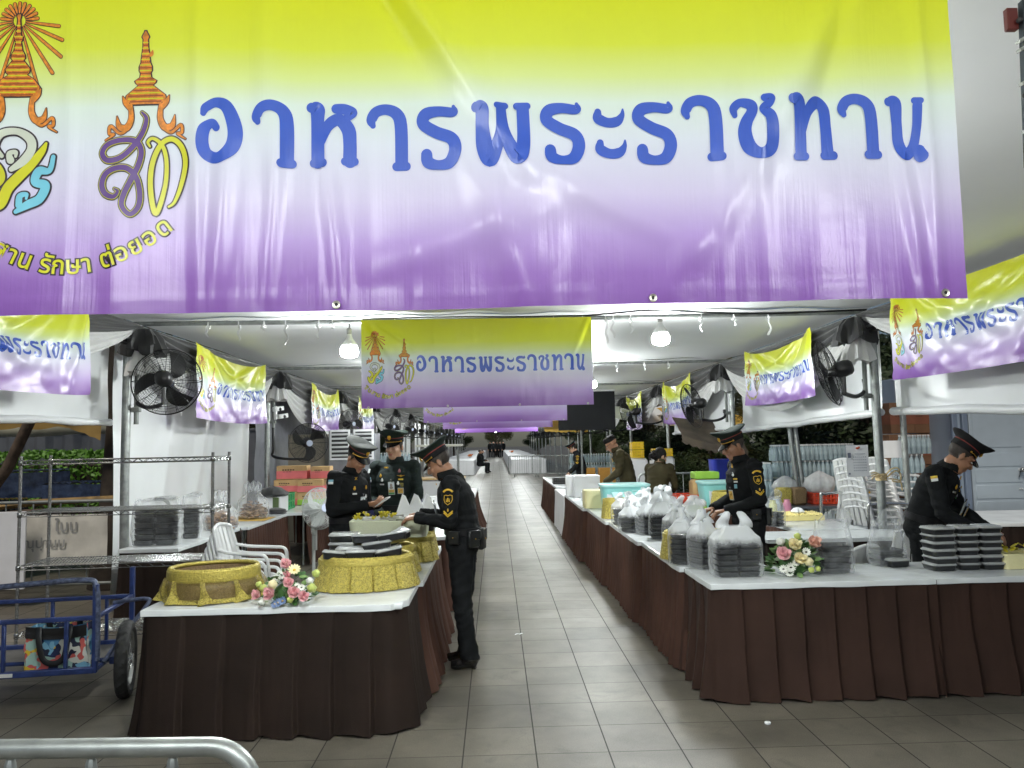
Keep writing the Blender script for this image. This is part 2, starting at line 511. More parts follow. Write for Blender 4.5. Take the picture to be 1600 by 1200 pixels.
def banner_material():
    m = bpy.data.materials.new('vinyl print'); m.use_nodes = True
    nt = m.node_tree; N = nt.nodes; L = nt.links
    p = N['Principled BSDF']
    uv = N.new('ShaderNodeUVMap'); uv.uv_map = 'UVMap'
    sp = N.new('ShaderNodeSeparateXYZ'); L.new(uv.outputs[0], sp.inputs[0])
    tc = N.new('ShaderNodeTexCoord')
    n0 = N.new('ShaderNodeTexNoise'); n0.inputs['Scale'].default_value = 1.3; n0.inputs['Detail'].default_value = 2
    L.new(uv.outputs[0], n0.inputs['Vector'])
    ma = N.new('ShaderNodeMath'); ma.operation = 'MULTIPLY_ADD'; ma.inputs[1].default_value = 0.10
    L.new(n0.outputs['Fac'], ma.inputs[0]); 
    sb = N.new('ShaderNodeMath'); sb.operation = 'SUBTRACT'; sb.inputs[1].default_value = 0.05
    L.new(sp.outputs[1], sb.inputs[0]); L.new(sb.outputs[0], ma.inputs[2])
    rp = N.new('ShaderNodeValToRGB'); L.new(ma.outputs[0], rp.inputs['Fac'])
    stops = [(0.0, (0.225, 0.090, 0.385)), (0.085, (0.300, 0.145, 0.490)), (0.18, (0.48, 0.33, 0.70)), (0.30, (0.68, 0.61, 0.85)), (0.46, (0.76, 0.80, 0.90)),
             (0.575, (0.76, 0.87, 0.78)), (0.65, (0.72, 0.83, 0.30)), (0.74, (0.70, 0.77, 0.055)), (0.88, (0.66, 0.70, 0.012)), (1.0, (0.62, 0.64, 0.01))]
    cr = rp.color_ramp
    while len(cr.elements) < len(stops): cr.elements.new(0.5)
    for e, (t, c) in zip(cr.elements, stops): e.position = t; e.color = c+(1,)
    L.new(rp.outputs[0], p.inputs['Base Color'])
    p.inputs['Roughness'].default_value = 0.31
    p.inputs['Specular IOR Level'].default_value = 0.42
    # the woven scrim under the vinyl shows as fine vertical lines
    mp = N.new('ShaderNodeMapping'); mp.inputs['Scale'].default_value = (260, 3, 1)
    L.new(uv.outputs[0], mp.inputs['Vector'])
    n1 = N.new('ShaderNodeTexNoise'); n1.inputs['Scale'].default_value = 1.0; n1.inputs['Detail'].default_value = 2
    L.new(mp.outputs[0], n1.inputs['Vector'])
    mp2 = N.new('ShaderNodeMapping'); mp2.inputs['Scale'].default_value = (34, 12, 1)
    L.new(uv.outputs[0], mp2.inputs['Vector'])
    n2 = N.new('ShaderNodeTexNoise'); n2.inputs['Scale'].default_value = 1.0; n2.inputs['Detail'].default_value = 6
    L.new(mp2.outputs[0], n2.inputs['Vector'])
    b1 = N.new('ShaderNodeBump'); b1.inputs['Strength'].default_value = 0.16; b1.inputs['Distance'].default_value = 0.004
    b2 = N.new('ShaderNodeBump'); b2.inputs['Strength'].default_value = 0.26; b2.inputs['Distance'].default_value = 0.006
    L.new(n1.outputs['Fac'], b1.inputs['Height']); L.new(n2.outputs['Fac'], b2.inputs['Height'])
    L.new(b1.outputs[0], b2.inputs['Normal']); L.new(b2.outputs[0], p.inputs['Normal'])
    return m
VINYL = banner_material()
INK = mat('blue print', srgb(58, 92, 194), 0.3, var=0.05, bump=0.12, bscale=120, bstretch=(1, 1, 0.1))
C_DARK = mat('print dark outline', (0.03, 0.018, 0.03), 0.35)
C_GOLD = mat('print gold', srgb(214, 130, 40), 0.35, var=0.35, vscale=90)
C_YEL = mat('print yellow', srgb(214, 212, 34), 0.35)
C_PUR = mat('print purple', srgb(92, 58, 132), 0.35)
C_WHI = mat('print white', srgb(216, 222, 206), 0.35)
C_RED = mat('print dark red', srgb(150, 62, 34), 0.35)
C_BLU = mat('print sky blue', srgb(120, 200, 222), 0.35)
EYELET = mat('eyelet metal', (0.55, 0.52, 0.45), 0.35, 0.9)
TIE = mat('black tie', (0.015, 0.015, 0.015), 0.6)
CORD = mat('white cord', (0.75, 0.75, 0.72), 0.7)

def banner(label, w, h, loc, rotz, D, group='printed banners under the canopy', nu=60, nv=30, per=3, sub=(0.0, 1.0), ties=4, fine=True, sag=0.0):
    """D(u,v): how far the cloth bulges towards the reader (local -y). The top edge is at z=0."""
    root = thing('banner', label, 'banner', loc, rotz, group)
    e = 1e-3
    def S0(u, v, off=0.0):
        return Vector(((u-0.5)*w*(1-0.03*sag*v), -(D(u, v)+off), (v-1)*h-sag*0.16*(4*u*(1-u))**0.7*(0.25+0.75*v)))
    cloth = MB()
    cloth.grid(lambda u, v: S0(u, v), nu, nv, 0, uv=True)
    cloth.build('banner_sheet', VINYL, root, angle=180)
    S = lambda u, v, off: S0(min(1, max(0, u)), min(1, max(0, v)), off)
    t = MB()
    for i, s in enumerate(HEAD): ribbon_mesh(t, s, S, 0.0016+0.0004*(i % 4), 0, per=per)
    t.build('lettering', INK, root, angle=180)
    g = 3.2
    c1 = MB()
    for q in RAYS:
        ribbon_mesh(c1, q, S, 0.0010, 0, grow=2.0, per=1); ribbon_mesh(c1, q, S, 0.0016, 1, per=1)
    spire_mesh(c1, SPIRE1, 145, S, 0.0020, 0, grow=8); spire_mesh(c1, SPIRE1, 145, S, 0.0026, 1)
    for q in _legs(145, 585, 92):
        ribbon_mesh(c1, q, S, 0.0014, 0, grow=2.4, per=per); ribbon_mesh(c1, q, S, 0.0022, 1, per=per)
    for grp, mi in ((WHI, 3), (YEL, 2), (BLU, 4)):
        for q in grp:
            ribbon_mesh(c1, q, S, 0.0012, 0, grow=5, per=per, step=0.0006); ribbon_mesh(c1, q, S, 0.0024, mi, per=per, step=0.0006)
    spire_bands(c1, SPIRE1, 145, S, 0.0032, 5, 2)
    c1.build('crest', [C_DARK, C_GOLD, C_YEL, C_WHI, C_BLU, C_RED], root, angle=180)
    c2 = MB()
    spire_mesh(c2, SPIRE2, 930, S, 0.0020, 0, grow=8); spire_mesh(c2, SPIRE2, 930, S, 0.0026, 1)
    ribbon_mesh(c2, _k1([(940, 345, 8), (965, 330, 26), (974, 306, 4)]), S, 0.0028, 1, per=per)
    for q in _legs(930, 640, 94):
        ribbon_mesh(c2, q, S, 0.0014, 0, grow=2.4, per=per); ribbon_mesh(c2, q, S, 0.0022, 1, per=per)
    for q, mi in ((SAA, 3), (THO, 2)):
        ribbon_mesh(c2, q, S, 0.0012, 0, grow=3.4, per=per, step=0.0006)
        if mi == 3: ribbon_mesh(c2, q, S, 0.0021, 2, grow=0.6, per=per, step=0.0006); ribbon_mesh(c2, q, S, 0.0027, 3, grow=-1.2, per=per, step=0.0006)
        else: ribbon_mesh(c2, q, S, 0.0024, 2, grow=-1.0, per=per, step=0.0006)
    spire_bands(c2, SPIRE2, 930, S, 0.0032, 4, 2)
    c2.build('crest', [C_DARK, C_GOLD, C_YEL, C_PUR, C_RED], root, angle=180)
    mo = MB()
    motto_mesh(mo, S, 0.0012, 0, 0.07); motto_mesh(mo, S, 0.0022, 1, 0.012)
    mo.build('motto', [C_DARK, C_YEL], root, angle=180)
    if fine:
        for u in ((0.03, 0.37, 0.68, 0.975) if ties else ()):
            ey = MB()
            p = S0(u, 0.015, 0.002)
            ey.lathe([(0.004*h/0.83, -0.001), (0.0085*h/0.83, -0.001), (0.0098*h/0.83, 0.001), (0.0085*h/0.83, 0.003), (0.004*h/0.83, 0.002)], 14, (0, 0, 0), 0, rot=(PI/2, 0, 0), caps=(False, False))
            ey.lathe([(0.0001, -0.0005), (0.005*h/0.83, -0.0005)], 14, (0, 0, 0), 1, rot=(PI/2, 0, 0), caps=(False, False))
            ey.build('eyelet', [EYELET, TIE], root, loc=p)
    return root

def ridge(u, v, u0, v0, u1, v1, width, amp, asp=2.9):
    """a crease: gaussian across a segment, fading to its ends (u scaled by the sheet's aspect)"""
    x, y, x0, y0, x1, y1 = u*asp, v, u0*asp, v0, u1*asp, v1
    dx, dy = x1-x0, y1-y0; L2 = dx*dx+dy*dy
    t = ((x-x0)*dx+(y-y0)*dy)/L2
    tt = max(0, min(1, t))
    px, py = x0+tt*dx, y0+tt*dy
    d = math.hypot(x-px, y-py)/width
    if d > 3: return 0.0
    return amp*math.exp(-d*d)*(0.35+0.65*math.sin(PI*min(1, max(0, tt*0.9+0.08))))

def D_front(u, v):
    d = 0.010*math.sin(u*9.2+0.6)*(1-v)+0.006*math.sin(u*23+v*3)*(0.3+0.7*(1-v))
    # long diagonal folds from the ties along the top
    d += ridge(u, v, 0.42, 1.0, 0.565, 0.36, 0.040, 0.020)
    d += ridge(u, v, 0.565, 0.40, 0.72, 0.16, 0.05, 0.016)
    d += ridge(u, v, 0.385, 1.02, 0.47, 0.62, 0.035, -0.014)
    d += ridge(u, v, 0.93, 1.02, 0.78, 0.40, 0.060, 0.022)
    d += ridge(u, v, 0.905, 1.02, 0.86, 0.55, 0.040, -0.018)
    d += ridge(u, v, 0.80, 0.42, 0.70, 0.05, 0.05, 0.010)
    d += ridge(u, v, 0.30, 1.0, 0.31, 0.35, 0.045, 0.016)
    d += ridge(u, v, 0.235, 1.0, 0.236, 0.0, 0.018, 0.010)
    d += ridge(u, v, 0.27, 0.62, 0.25, 0.0, 0.028, 0.012)
    d += ridge(u, v, 0.315, 0.5, 0.30, 0.0, 0.022, 0.009)
    d += ridge(u, v, 0.36, 0.45, 0.375, 0.0, 0.030, 0.012)
    d += ridge(u, v, 0.50, 0.45, 0.56, 0.02, 0.05, 0.016)
    d += ridge(u, v, 0.60, 0.30, 0.40, 0.12, 0.05, 0.010)
    d += ridge(u, v, 0.965, 1.0, 0.972, 0.0, 0.020, 0.012)
    d += ridge(u, v, 0.94, 0.40, 0.955, 0.0, 0.020, 0.010)
    d += 0.009*nz(u*6, v*1.6, 1.3)+0.004*nz(u*17, v*3, 4.1)+0.0011*nz(u*60, v*5, 9.0)+0.0005*nz(u*40, v*26, 2.0)
    for k in range(14):
        uk = 0.03+0.071*k+0.02*math.sin(k*2.7); vt = 0.55+0.4*math.sin(k*1.9)
        d += ridge(u, v, uk, vt, uk+0.015*math.sin(k*3.1), 0.0, 0.010+0.006*(k % 3), 0.0022+0.0018*math.sin(k*1.3))
    if v < 0.06: d += 0.0015*smooth01((0.06-v)/0.02)
    return d
def D_mid(seed, amp=1.0):
    def f(u, v):
        d = 0.012*math.sin(u*8+seed)*(1-v)+0.010*nz(u*6+seed*7, v*3, seed)+0.004*nz(u*20, v*8, seed+3)
        d += ridge(u, v, 0.02, 1.0, 0.16, 0.45, 0.03, 0.02)+ridge(u, v, 0.05, 1.0, 0.26, 0.62, 0.025, 0.015)+ridge(u, v, 0.985, 1.0, 0.90, 0.45, 0.03, 0.02)
        d += 0.003*nz(u*70, v*4, seed+5)
        return d*amp
    return f
def D_side(seed, amp=1.0):
    """a banner tied at its corners only: the top edge slumps into deep swags"""
    def f(u, v):
        s = 0.0
        for i in range(5):
            a = (i*0.37+seed*0.11) % 1.0
            s += ridge(u, v, 0.02+0.05*i, 1.0, 0.15+0.17*i+0.05*math.sin(seed+i), 0.05+0.1*i, 0.06, 0.05*math.cos(i*1.7+seed), 2.6)
            s += ridge(u, v, 0.98-0.05*i, 1.0, 0.85-0.15*i, 0.02+0.12*i, 0.055, 0.045*math.sin(i*1.3+seed), 2.6)
        s += 0.035*nz(u*4+seed*3, v*2.5, seed)+0.014*nz(u*11, v*6, seed+2)+0.006*nz(u*28, v*12, seed+4)
        return s*amp
    return f
# ---------------------------------------------------------------- ground
def ground_material():
    m = bpy.data.materials.new('terrazzo tiles'); m.use_nodes = True
    nt = m.node_tree; N = nt.nodes; L = nt.links
    p = N['Principled BSDF']
    tc = N.new('ShaderNodeTexCoord'); sp = N.new('ShaderNodeSeparateXYZ'); L.new(tc.outputs['Object'], sp.inputs[0])
    def math_(op, a, b=None, c=None):
        n = N.new('ShaderNodeMath'); n.operation = op
        for i, q in enumerate((a, b, c)):
            if q is None: continue
            if isinstance(q, (int, float)): n.inputs[i].default_value = q
            else: L.new(q, n.inputs[i])
        return n.outputs[0]
    T = 0.398
    def line(s, off, wd):
        q = math_('FRACT', math_('DIVIDE', math_('ADD', s, off), T))
        d = math_('ABSOLUTE', math_('SUBTRACT', q, 0.5))      # 0.5 at the joints
        return math_('GREATER_THAN', d, 0.5-wd)
    lx = line(sp.outputs[0], 0.21+40*T, 0.0095); ly = line(sp.outputs[1], 0.06, 0.0062)
    joint = math_('MAXIMUM', lx, ly)
    # one tone per tile
    cx = math_('FLOOR', math_('DIVIDE', math_('ADD', sp.outputs[0], 0.21+40*T), T))
    cy = math_('FLOOR', math_('DIVIDE', math_('ADD', sp.outputs[1], 0.06), T))
    cb = N.new('ShaderNodeCombineXYZ'); L.new(cx, cb.inputs[0]); L.new(cy, cb.inputs[1])
    wn_ = N.new('ShaderNodeTexWhiteNoise'); wn_.noise_dimensions = '2D'; L.new(cb.outputs[0], wn_.inputs['Vector'])
    n1 = N.new('ShaderNodeTexNoise'); n1.inputs['Scale'].default_value = 170; n1.inputs['Detail'].default_value = 3; n1.inputs['Roughness'].default_value = 0.75
    n2 = N.new('ShaderNodeTexNoise'); n2.inputs['Scale'].default_value = 1.1; n2.inputs['Detail'].default_value = 7; n2.inputs['Roughness'].default_value = 0.65
    n3 = N.new('ShaderNodeTexVoronoi'); n3.inputs['Scale'].default_value = 26
    for n in (n1, n2, n3): L.new(tc.outputs['Object'], n.inputs['Vector'])
    r1 = N.new('ShaderNodeValToRGB'); r1.color_ramp.elements[0].position = 0.32; r1.color_ramp.elements[1].position = 0.66
    r1.color_ramp.elements[0].color = (0.082, 0.072, 0.056, 1); r1.color_ramp.elements[1].color = (0.190, 0.169, 0.134, 1)
    L.new(n1.outputs['Fac'], r1.inputs['Fac'])
    dirt = N.new('ShaderNodeMapRange'); dirt.inputs[1].default_value = 0.36; dirt.inputs[2].default_value = 0.66; dirt.inputs[3].default_value = 0.58; dirt.inputs[4].default_value = 1.14
    L.new(n2.outputs['Fac'], dirt.inputs[0])
    tone = math_('MULTIPLY_ADD', wn_.outputs['Value'], 0.26, 0.84)
    spk = math_('GREATER_THAN', n3.outputs['Distance'], 0.085)
    spk = math_('MULTIPLY_ADD', spk, 0.25, 0.75)
    n4 = N.new('ShaderNodeTexNoise'); n4.inputs['Scale'].default_value = 2.7; n4.inputs['Detail'].default_value = 8; n4.inputs['Roughness'].default_value = 0.72; n4.inputs['Distortion'].default_value = 1.2
    L.new(tc.outputs['Object'], n4.inputs['Vector'])
    sm = N.new('ShaderNodeMapRange'); sm.inputs[1].default_value = 0.56; sm.inputs[2].default_value = 0.70; sm.inputs[3].default_value = 1.03; sm.inputs[4].default_value = 0.66
    L.new(n4.outputs['Fac'], sm.inputs[0])
    spk = math_('MULTIPLY', spk, sm.outputs[0])      # old spills and foot dirt
    k = math_('MULTIPLY', math_('MULTIPLY', tone, dirt.outputs[0]), spk)
    mx = N.new('ShaderNodeMix'); mx.data_type = 'RGBA'; mx.blend_type = 'MULTIPLY'; mx.inputs[0].default_value = 1.0
    L.new(r1.outputs[0], mx.inputs[6]); L.new(k, mx.inputs[7])
    m2 = N.new('ShaderNodeMix'); m2.data_type = 'RGBA'; L.new(joint, m2.inputs[0]); L.new(mx.outputs[2], m2.inputs[6]); m2.inputs[7].default_value = (0.022, 0.020, 0.017, 1)
    L.new(m2.outputs[2], p.inputs['Base Color'])
    rr = N.new('ShaderNodeMapRange'); rr.inputs[3].default_value = 0.50; rr.inputs[4].default_value = 0.34
    L.new(n2.outputs['Fac'], rr.inputs[0])
    L.new(math_('MULTIPLY_ADD', joint, 0.4, rr.outputs[0]), p.inputs['Roughness'])
    bp = N.new('ShaderNodeBump'); bp.inputs['Strength'].default_value = 0.35; bp.inputs['Distance'].default_value = 0.003
    L.new(math_('MULTIPLY_ADD', joint, -1.0, math_('MULTIPLY', n1.outputs['Fac'], 0.25)), bp.inputs['Height'])
    L.new(bp.outputs[0], p.inputs['Normal'])
    return m
g = MB()
g.grid(lambda u, v: ((u-0.5)*500, (v-0.5)*500, 0), 2, 2)
tag(g.build('ground', ground_material(), smooth=False), 'grey speckled terrazzo floor tiles laid in a square grid', kind='structure')

# ---------------------------------------------------------------- canopy
BAY = 4.85
BY = [3.05+BAY*i for i in range(-1, 19)]       # beam lines across the aisle
XL, XR, EZ = -3.75, 3.95, 2.98
CANVAS = mat('white canopy cloth', (0.80, 0.82, 0.82), 0.45, var=0.03, vscale=1.2, bump=0.12, bscale=9, trans=0.05)
SHEET = mat('white vinyl sheet', (0.78, 0.80, 0.81), 0.32, var=0.05, vscale=1.5, bump=0.25, bscale=5, bstretch=(1.6, 1.6, 0.35))
GALV = mat('galvanised steel', (0.36, 0.38, 0.37), 0.42, 0.75, var=0.25, vscale=14, bump=0.08, bscale=40)
GALV_D = mat('dull painted steel', (0.20, 0.215, 0.205), 0.5, 0.3, var=0.25, vscale=10)
BLACK = mat('black plastic', (0.012, 0.012, 0.013), 0.38, var=0.3)
RUBBER = mat('black rubber', (0.016, 0.016, 0.016), 0.7, var=0.2, bump=0.3, bscale=80)
CLOTH_B = mat('black satin cloth', (0.010, 0.010, 0.011), 0.55, var=0.3, sheen=0.3, bump=0.1, bscale=120)
CLOTH_W = mat('white satin cloth', (0.74, 0.74, 0.73), 0.42, var=0.06, sheen=0.3, bump=0.08, bscale=90, trans=0.1)
names_bay = ['behind the entrance', 'at the entrance', 'over the first tables', 'over the bay with the second banner', 'over the third bay', 'over the fourth bay']
def canopy_label(i):
    return ['white canopy cloth over the entrance behind the big banner', 'white canopy cloth over the front tables with the first row of bulbs', 'white canopy cloth beyond the second banner',
            'white canopy cloth over the dark screen', 'white canopy cloth past the dark screen'][i] if i < 5 else 'distant white canopy cloth of the long aisle'
for i in range(len(BY)-1):
    if i == 1: continue       # the first cloth covers two bays
    y0, y1 = BY[i]+0.01, BY[i+1 if i else 2]-0.01
    c = MB()
    def f(u, v, y0=y0, y1=y1, i=i):
        x = XL-0.05+(XR-XL+0.10)*u; y = y0+(y1-y0)*v
        z = EZ+0.05+0.10*math.sin(PI*v)*math.sin(PI*u)**0.6-0.03*math.sin(PI*2*v)*math.sin(PI*u)
        z += 0.012*nz(x*0.9, y*1.1, i*3.0)+0.006*nz(x*3, y*2, i+7.0)
        for e in (0.0, 1.0):      # little puckers where the ribbons tie the hem to the pipe
            dd = abs(v-e)
            if dd < 0.12: z += 0.010*math.sin(u*58)*(1-dd/0.12)
        return (x, y, z)
    c.grid(f, 46, 30, 0)
    o = c.build('canopy', CANVAS, angle=180)
    lab = {0: 'white canopy cloth over the entrance and the front tables, above the big banner', 2: 'white canopy cloth above the second bay behind the hanging second banner', 3: 'white canopy cloth over the bay with the dark screen',
           4: 'white canopy cloth just past the dark screen'}.get(i, 'distant white canopy cloth over the far end of the long aisle')
    tag(o, lab, 'canopy', 'white canopies over the aisle')

def side_name(s): return 'left' if s < 0 else 'right'
ordn = ['nearest', 'second', 'third', 'fourth', 'fifth', 'sixth', 'seventh', 'eighth', 'ninth', 'tenth', 'eleventh', 'twelfth', 'thirteenth', 'fourteenth', 'fifteenth', 'sixteenth', 'seventeenth', 'eighteenth', 'nineteenth', 'last']
# poles, cross pipes and eave pipes
for i, y in enumerate(BY):
    if i < 2: continue
    for s, x in ((-1, XL), (1, XR)):
        if i == 1: continue       # the entrance poles stand outside the picture
        t = thing('tent_pole', f'grey steel canopy pole, {ordn[i-2]} from the camera on the {side_name(s)} side of the aisle', 'pole', (x, y, 0), 0, 'steel poles carrying the canopy')
        a = MB(); a.tube([(0, 0, 0.012), (0.012*s, 0, 1.4), (0, 0, EZ-0.03)], 0.043, 14, 0)
        a.build('pole', GALV, t)
        b = MB(); b.box((0, 0, 0.006), (0.2, 0.2, 0.012), 0, ch=0.002)
        b.lathe([(0.06, 0.012), (0.06, 0.05), (0.046, 0.055)], 14, (0, 0, 0), 0)
        b.build('base_plate', GALV_D, t)
        if i < 6:
            st = MB(); st.tube([(0.085*-s, 0.02, 1.95), (0.085*-s, 0.02, 2.66)], 0.024, 10, 0)
            st.build('fan_mast', GALV_D, t)
            for zc in (2.1, 2.52):
                cl = MB(); cl.box((0.045*-s, 0.02, zc), (0.16, 0.06, 0.05), 0); cl.tube([(0.045*-s, -0.05, zc), (0.045*-s, 0.10, zc)], 0.008, 8, 0)
                cl.build('clamp', GALV_D, t)
    b = MB(); b.tube([(XL, y, EZ), (XL/2, y, EZ-0.012), (0.1, y, EZ-0.02), (XR/2, y, EZ-0.012), (XR, y, EZ)], 0.024, 10, 0)
    lab = (f'grey steel cross pipe holding the {["", "second", "third", "fourth", "fifth"][i-1]} banner' if 1 <= i <= 5 else 'distant grey steel cross pipe under the canopy')
    tag(b.build('canopy_beam', GALV), lab, 'pipe', 'pipes carrying the canopy')
for s, x in ((-1, XL), (1, XR)):
    b = MB(); b.tube([(x, BY[0], EZ), (x, BY[-1], EZ)], 0.024, 10, 0)
    b.tube([(x-0.10*s, BY[0], EZ-0.17), (x-0.10*s, BY[-1], EZ-0.17)], 0.014, 8, 0)
    for k in range(44):
        yy = BY[0]+k*1.2
        b.tube([(x, yy, EZ), (x-0.10*s, yy+0.6, EZ-0.17), (x, yy+1.2, EZ)], 0.007, 5, 0)
    tag(b.build('eave_truss', GALV), f'steel lattice eave rail running along the {side_name(s)} side of the canopy', 'rail', 'pipes carrying the canopy')
    # cables lashed along the eave
    cb = MB()
    for q in range(7):
        pts = []
        for k in range(150):
            yy = BY[1]+k*0.28
            pts.append((x-0.03*s-0.05*nz(yy*0.5, q*2.0)*s-0.02*q*s*0.5, yy, EZ-0.09-0.025*q*0.6+0.05*nz(yy*0.7, q*1.3, 5)-0.05*abs(math.sin(PI*(yy-BY[1])/BAY*1.0+q))))
        cb.tube(pts, 0.007+0.003*(q % 3), 5, 0)
    tag(cb.build('cable_bundle', BLACK), f'bundle of black power cables lashed along the {side_name(s)} eave', 'cables', 'cable bundles along the eaves')
# the cable along the second pipe
cb = MB()
cb.tube(crom([(0.95, BY[2]-0.03, 2.985), (1.3, BY[2]-0.03, 3.01), (1.7, BY[2]-0.04, 3.03), (2.2, BY[2]-0.03, 3.0), (2.8, BY[2]-0.04, 2.975), (3.3, BY[2]-0.03, 2.985), (3.9, BY[2]-0.03, 3.0)], 6), 0.010, 6)
cb.tube(crom([(-1.35, BY[2]-0.03, 2.985), (-0.6, BY[2]-0.035, 2.995), (0.3, BY[2]-0.03, 2.985), (1.0, BY[2]-0.03, 2.99)], 6), 0.008, 6)
tag(cb.build('power_cable', BLACK), 'black power cable draped along the pipe above the second banner', 'cable')

# white tie ribbons hanging from the cross pipes
RIB = mat('white ribbon', (0.82, 0.83, 0.83), 0.6, var=0.03)
def ribbon(x, y, z, ln, wob, label):
    t = MB(); n = 9; vs = []
    for k in range(n+1):
        q = k/n
        cx = wob*math.sin(q*3.0)*0.5+0.012*math.sin(q*9+x*5)
        cy = -0.03-0.012*math.cos(q*7+x)
        hw = 0.009+0.004*math.sin(q*6+x*3)
        vs += [(cx-hw, cy, -ln*q), (cx+hw, cy-0.006, -ln*q), (cx+hw, cy-0.0045, -ln*q), (cx-hw, cy+0.0015, -ln*q)]
    fs = []
    for k in range(n):
        for j in range(4):
            j2 = (j+1) % 4
            fs.append((k*4+j, k*4+j2, k*4+4+j2, k*4+4+j))
    t.add(vs, fs)
    t.tube([(0, -0.032, -0.03), (0, -0.028, 0.03), (0, 0.03, 0.03), (0, 0.03, -0.03)], 0.007, 5, 0, closed=True)
    t.tube([(0.0, -0.03, 0), (0.02*(1 if wob > 0 else -1), -0.04, -0.02), (0.03*(1 if wob > 0 else -1), -0.035, -0.045)], [0.006, 0.007, 0.002], 5)
    tag(t.build('ribbon', RIB, loc=(x, y, z)), label, 'ribbon', 'white tie ribbons on the cross pipes')
r1 = random.Random(3)
for x, ln in ((-2.66, 0.16), (-2.35, 0.07), (-2.12, 0.20), (-1.95, 0.06), (-1.72, 0.09)):
    pass
for x, ln, lab in ((-2.62, .17, 'white ribbon with a long twisted tail near the left end of the second pipe'), (-2.36, .08, 'short white bow ribbon between two long ribbons left of the second banner'), (-2.14, .22, 'longest white ribbon left of the glowing bulb beside the second banner'),
                   (-1.80, .15, 'white ribbon second to the left of the bulb beside the second banner'), (-1.66, .07, 'stubby white ribbon just left of the bulb beside the second banner'), (-2.93, .12, 'white ribbon closest to the black knot at the left pole'),
                   (-1.02, .10, 'white ribbon tied over the top of the second banner near its crest'), (0.32, .11, 'white ribbon tied over the middle of the second banner'), (0.62, .09, 'white ribbon tied over the second banner right of its middle'), (0.92, .13, 'white ribbon tied at the right top corner of the second banner'),
                   (1.16, .26, 'long white ribbon in the bunch beside the right edge of the second banner'), (1.24, .20, 'second white ribbon in the bunch beside the right edge of the second banner'), (1.42, .16, 'white ribbon left of the glowing bulb right of the second banner'), (2.16, .15, 'white ribbon right of the glowing bulb on the right half of the pipe'),
                   (2.50, .10, 'thin white ribbon between the bulb and the right eave'), (2.86, .20, 'white ribbon hanging near the right side banner')):
    ribbon(x, BY[2], EZ-0.03, ln, 0.02 if int(x*50) % 2 else -0.025, lab)
for x, ln in ((-2.2, .12), (-1.7, .14), (1.2, .10), (1.65, .12), (2.05, .13), (2.5, .11), (2.9, .09)):
    ribbon(x, BY[3], EZ-0.03, ln, 0.02 if int(x*50) % 2 else -0.02, 'small white ribbon on the pipe across the aisle beyond the second banner')

# ---------------------------------------------------------------- bulbs (the lamps of the place)
LAMP = bpy.data.materials.new('lit lamp dome'); LAMP.use_nodes = True
lp = LAMP.node_tree.nodes['Principled BSDF']
lp.inputs['Base Color'].default_value = (0.9, 0.9, 0.9, 1); lp.inputs['Emission Color'].default_value = (0.95, 1.0, 0.985, 1); lp.inputs['Emission Strength'].default_value = BULB
LBODY = mat('white lamp housing', (0.72, 0.73, 0.72), 0.4, var=0.04)
LAMP2 = LAMP.copy(); LAMP2.name = 'dimmer lamp dome'
LAMP2.node_tree.nodes['Principled BSDF'].inputs['Emission Strength'].default_value = BULB*0.47
LAMP3 = LAMP.copy(); LAMP3.name = 'middling lamp dome'
LAMP3.node_tree.nodes['Principled BSDF'].inputs['Emission Strength'].default_value = BULB*0.62
def bulb(x, y, z, label, lamp=None):
    t = thing('led_bulb', label, 'light bulb', (x, y, z), 0, 'large lit bulbs hanging under the canopy')
    d = MB(); d.lathe([(0.090, 0.0), (0.093, -0.03), (0.088, -0.062), (0.070, -0.082), (0.035, -0.092), (0.0005, -0.094)], 20, (0, 0, 0), 0, caps=(False, False))
    d.build('diffuser', lamp or LAMP, t, angle=180)
    h = MB(); h.lathe([(0.086, 0.004), (0.088, 0.03), (0.078, 0.055), (0.050, 0.085), (0.032, 0.12), (0.026, 0.15)], 24, (0, 0, 0), 0, fn=lambda a, i, r, zz: (r*(0.93+0.07*math.cos(a*12)), zz))
    h.build('housing', LBODY, t)
    s = MB(); s.lathe([(0.024, 0.15), (0.026, 0.16), (0.026, 0.205), (0.018, 0.215)], 14)
    s.build('socket', mat('lamp socket', (0.35, 0.35, 0.33), 0.5), t)
    top = max(0.24, EZ-0.03-z)
    c = MB(); c.tube([(0, 0, 0.215), (0.004, 0, 0.5*(0.215+top)), (0, 0, top)], 0.006, 6)
    c.build('cord', BLACK, t)
    return t
bulb(-1.50, BY[2]+0.03, 2.69, 'glowing white bulb hanging left of the second banner')
bulb(1.74, BY[2]+0.03, 2.765, 'glowing white bulb hanging right of the second banner')
bulb(1.62, BY[3]+0.10, 2.66, 'far glowing bulb peeping past the right edge of the second banner')
for (x, y) in ((-1.55, BY[3]+0.1), (-1.55, BY[4]), (1.6, BY[4]), (-1.55, BY[5]), (1.6, BY[5]), (-1.5, BY[6]), (1.5, BY[6]), (-1.2, BY[7]+1), (1.3, BY[7]+1), (-1.2, BY[8]+1), (1.3, BY[8]+1), (-1.2, BY[9]+1), (1.3, BY[9]+1), (-1.2, BY[11]), (1.3, BY[11]), (-1.2, BY[13]), (1.3, BY[13]), (-1.2, BY[15]), (1.3, BY[15]), (-1.2, BY[17]), (1.3, BY[17]), (0, BY[18]+1)):
    bulb(x, y, 2.70 if y < 45 else 2.86, 'glowing white bulb further down the aisle, hidden behind the hanging banners', LAMP3)
for (x, l_) in ((-1.1, LAMP3), (0.95, LAMP3)):
    bulb(x, 3.5, 2.48, f'{side_name(x)} one of the two glowing bulbs hidden just behind the big banner', l_)
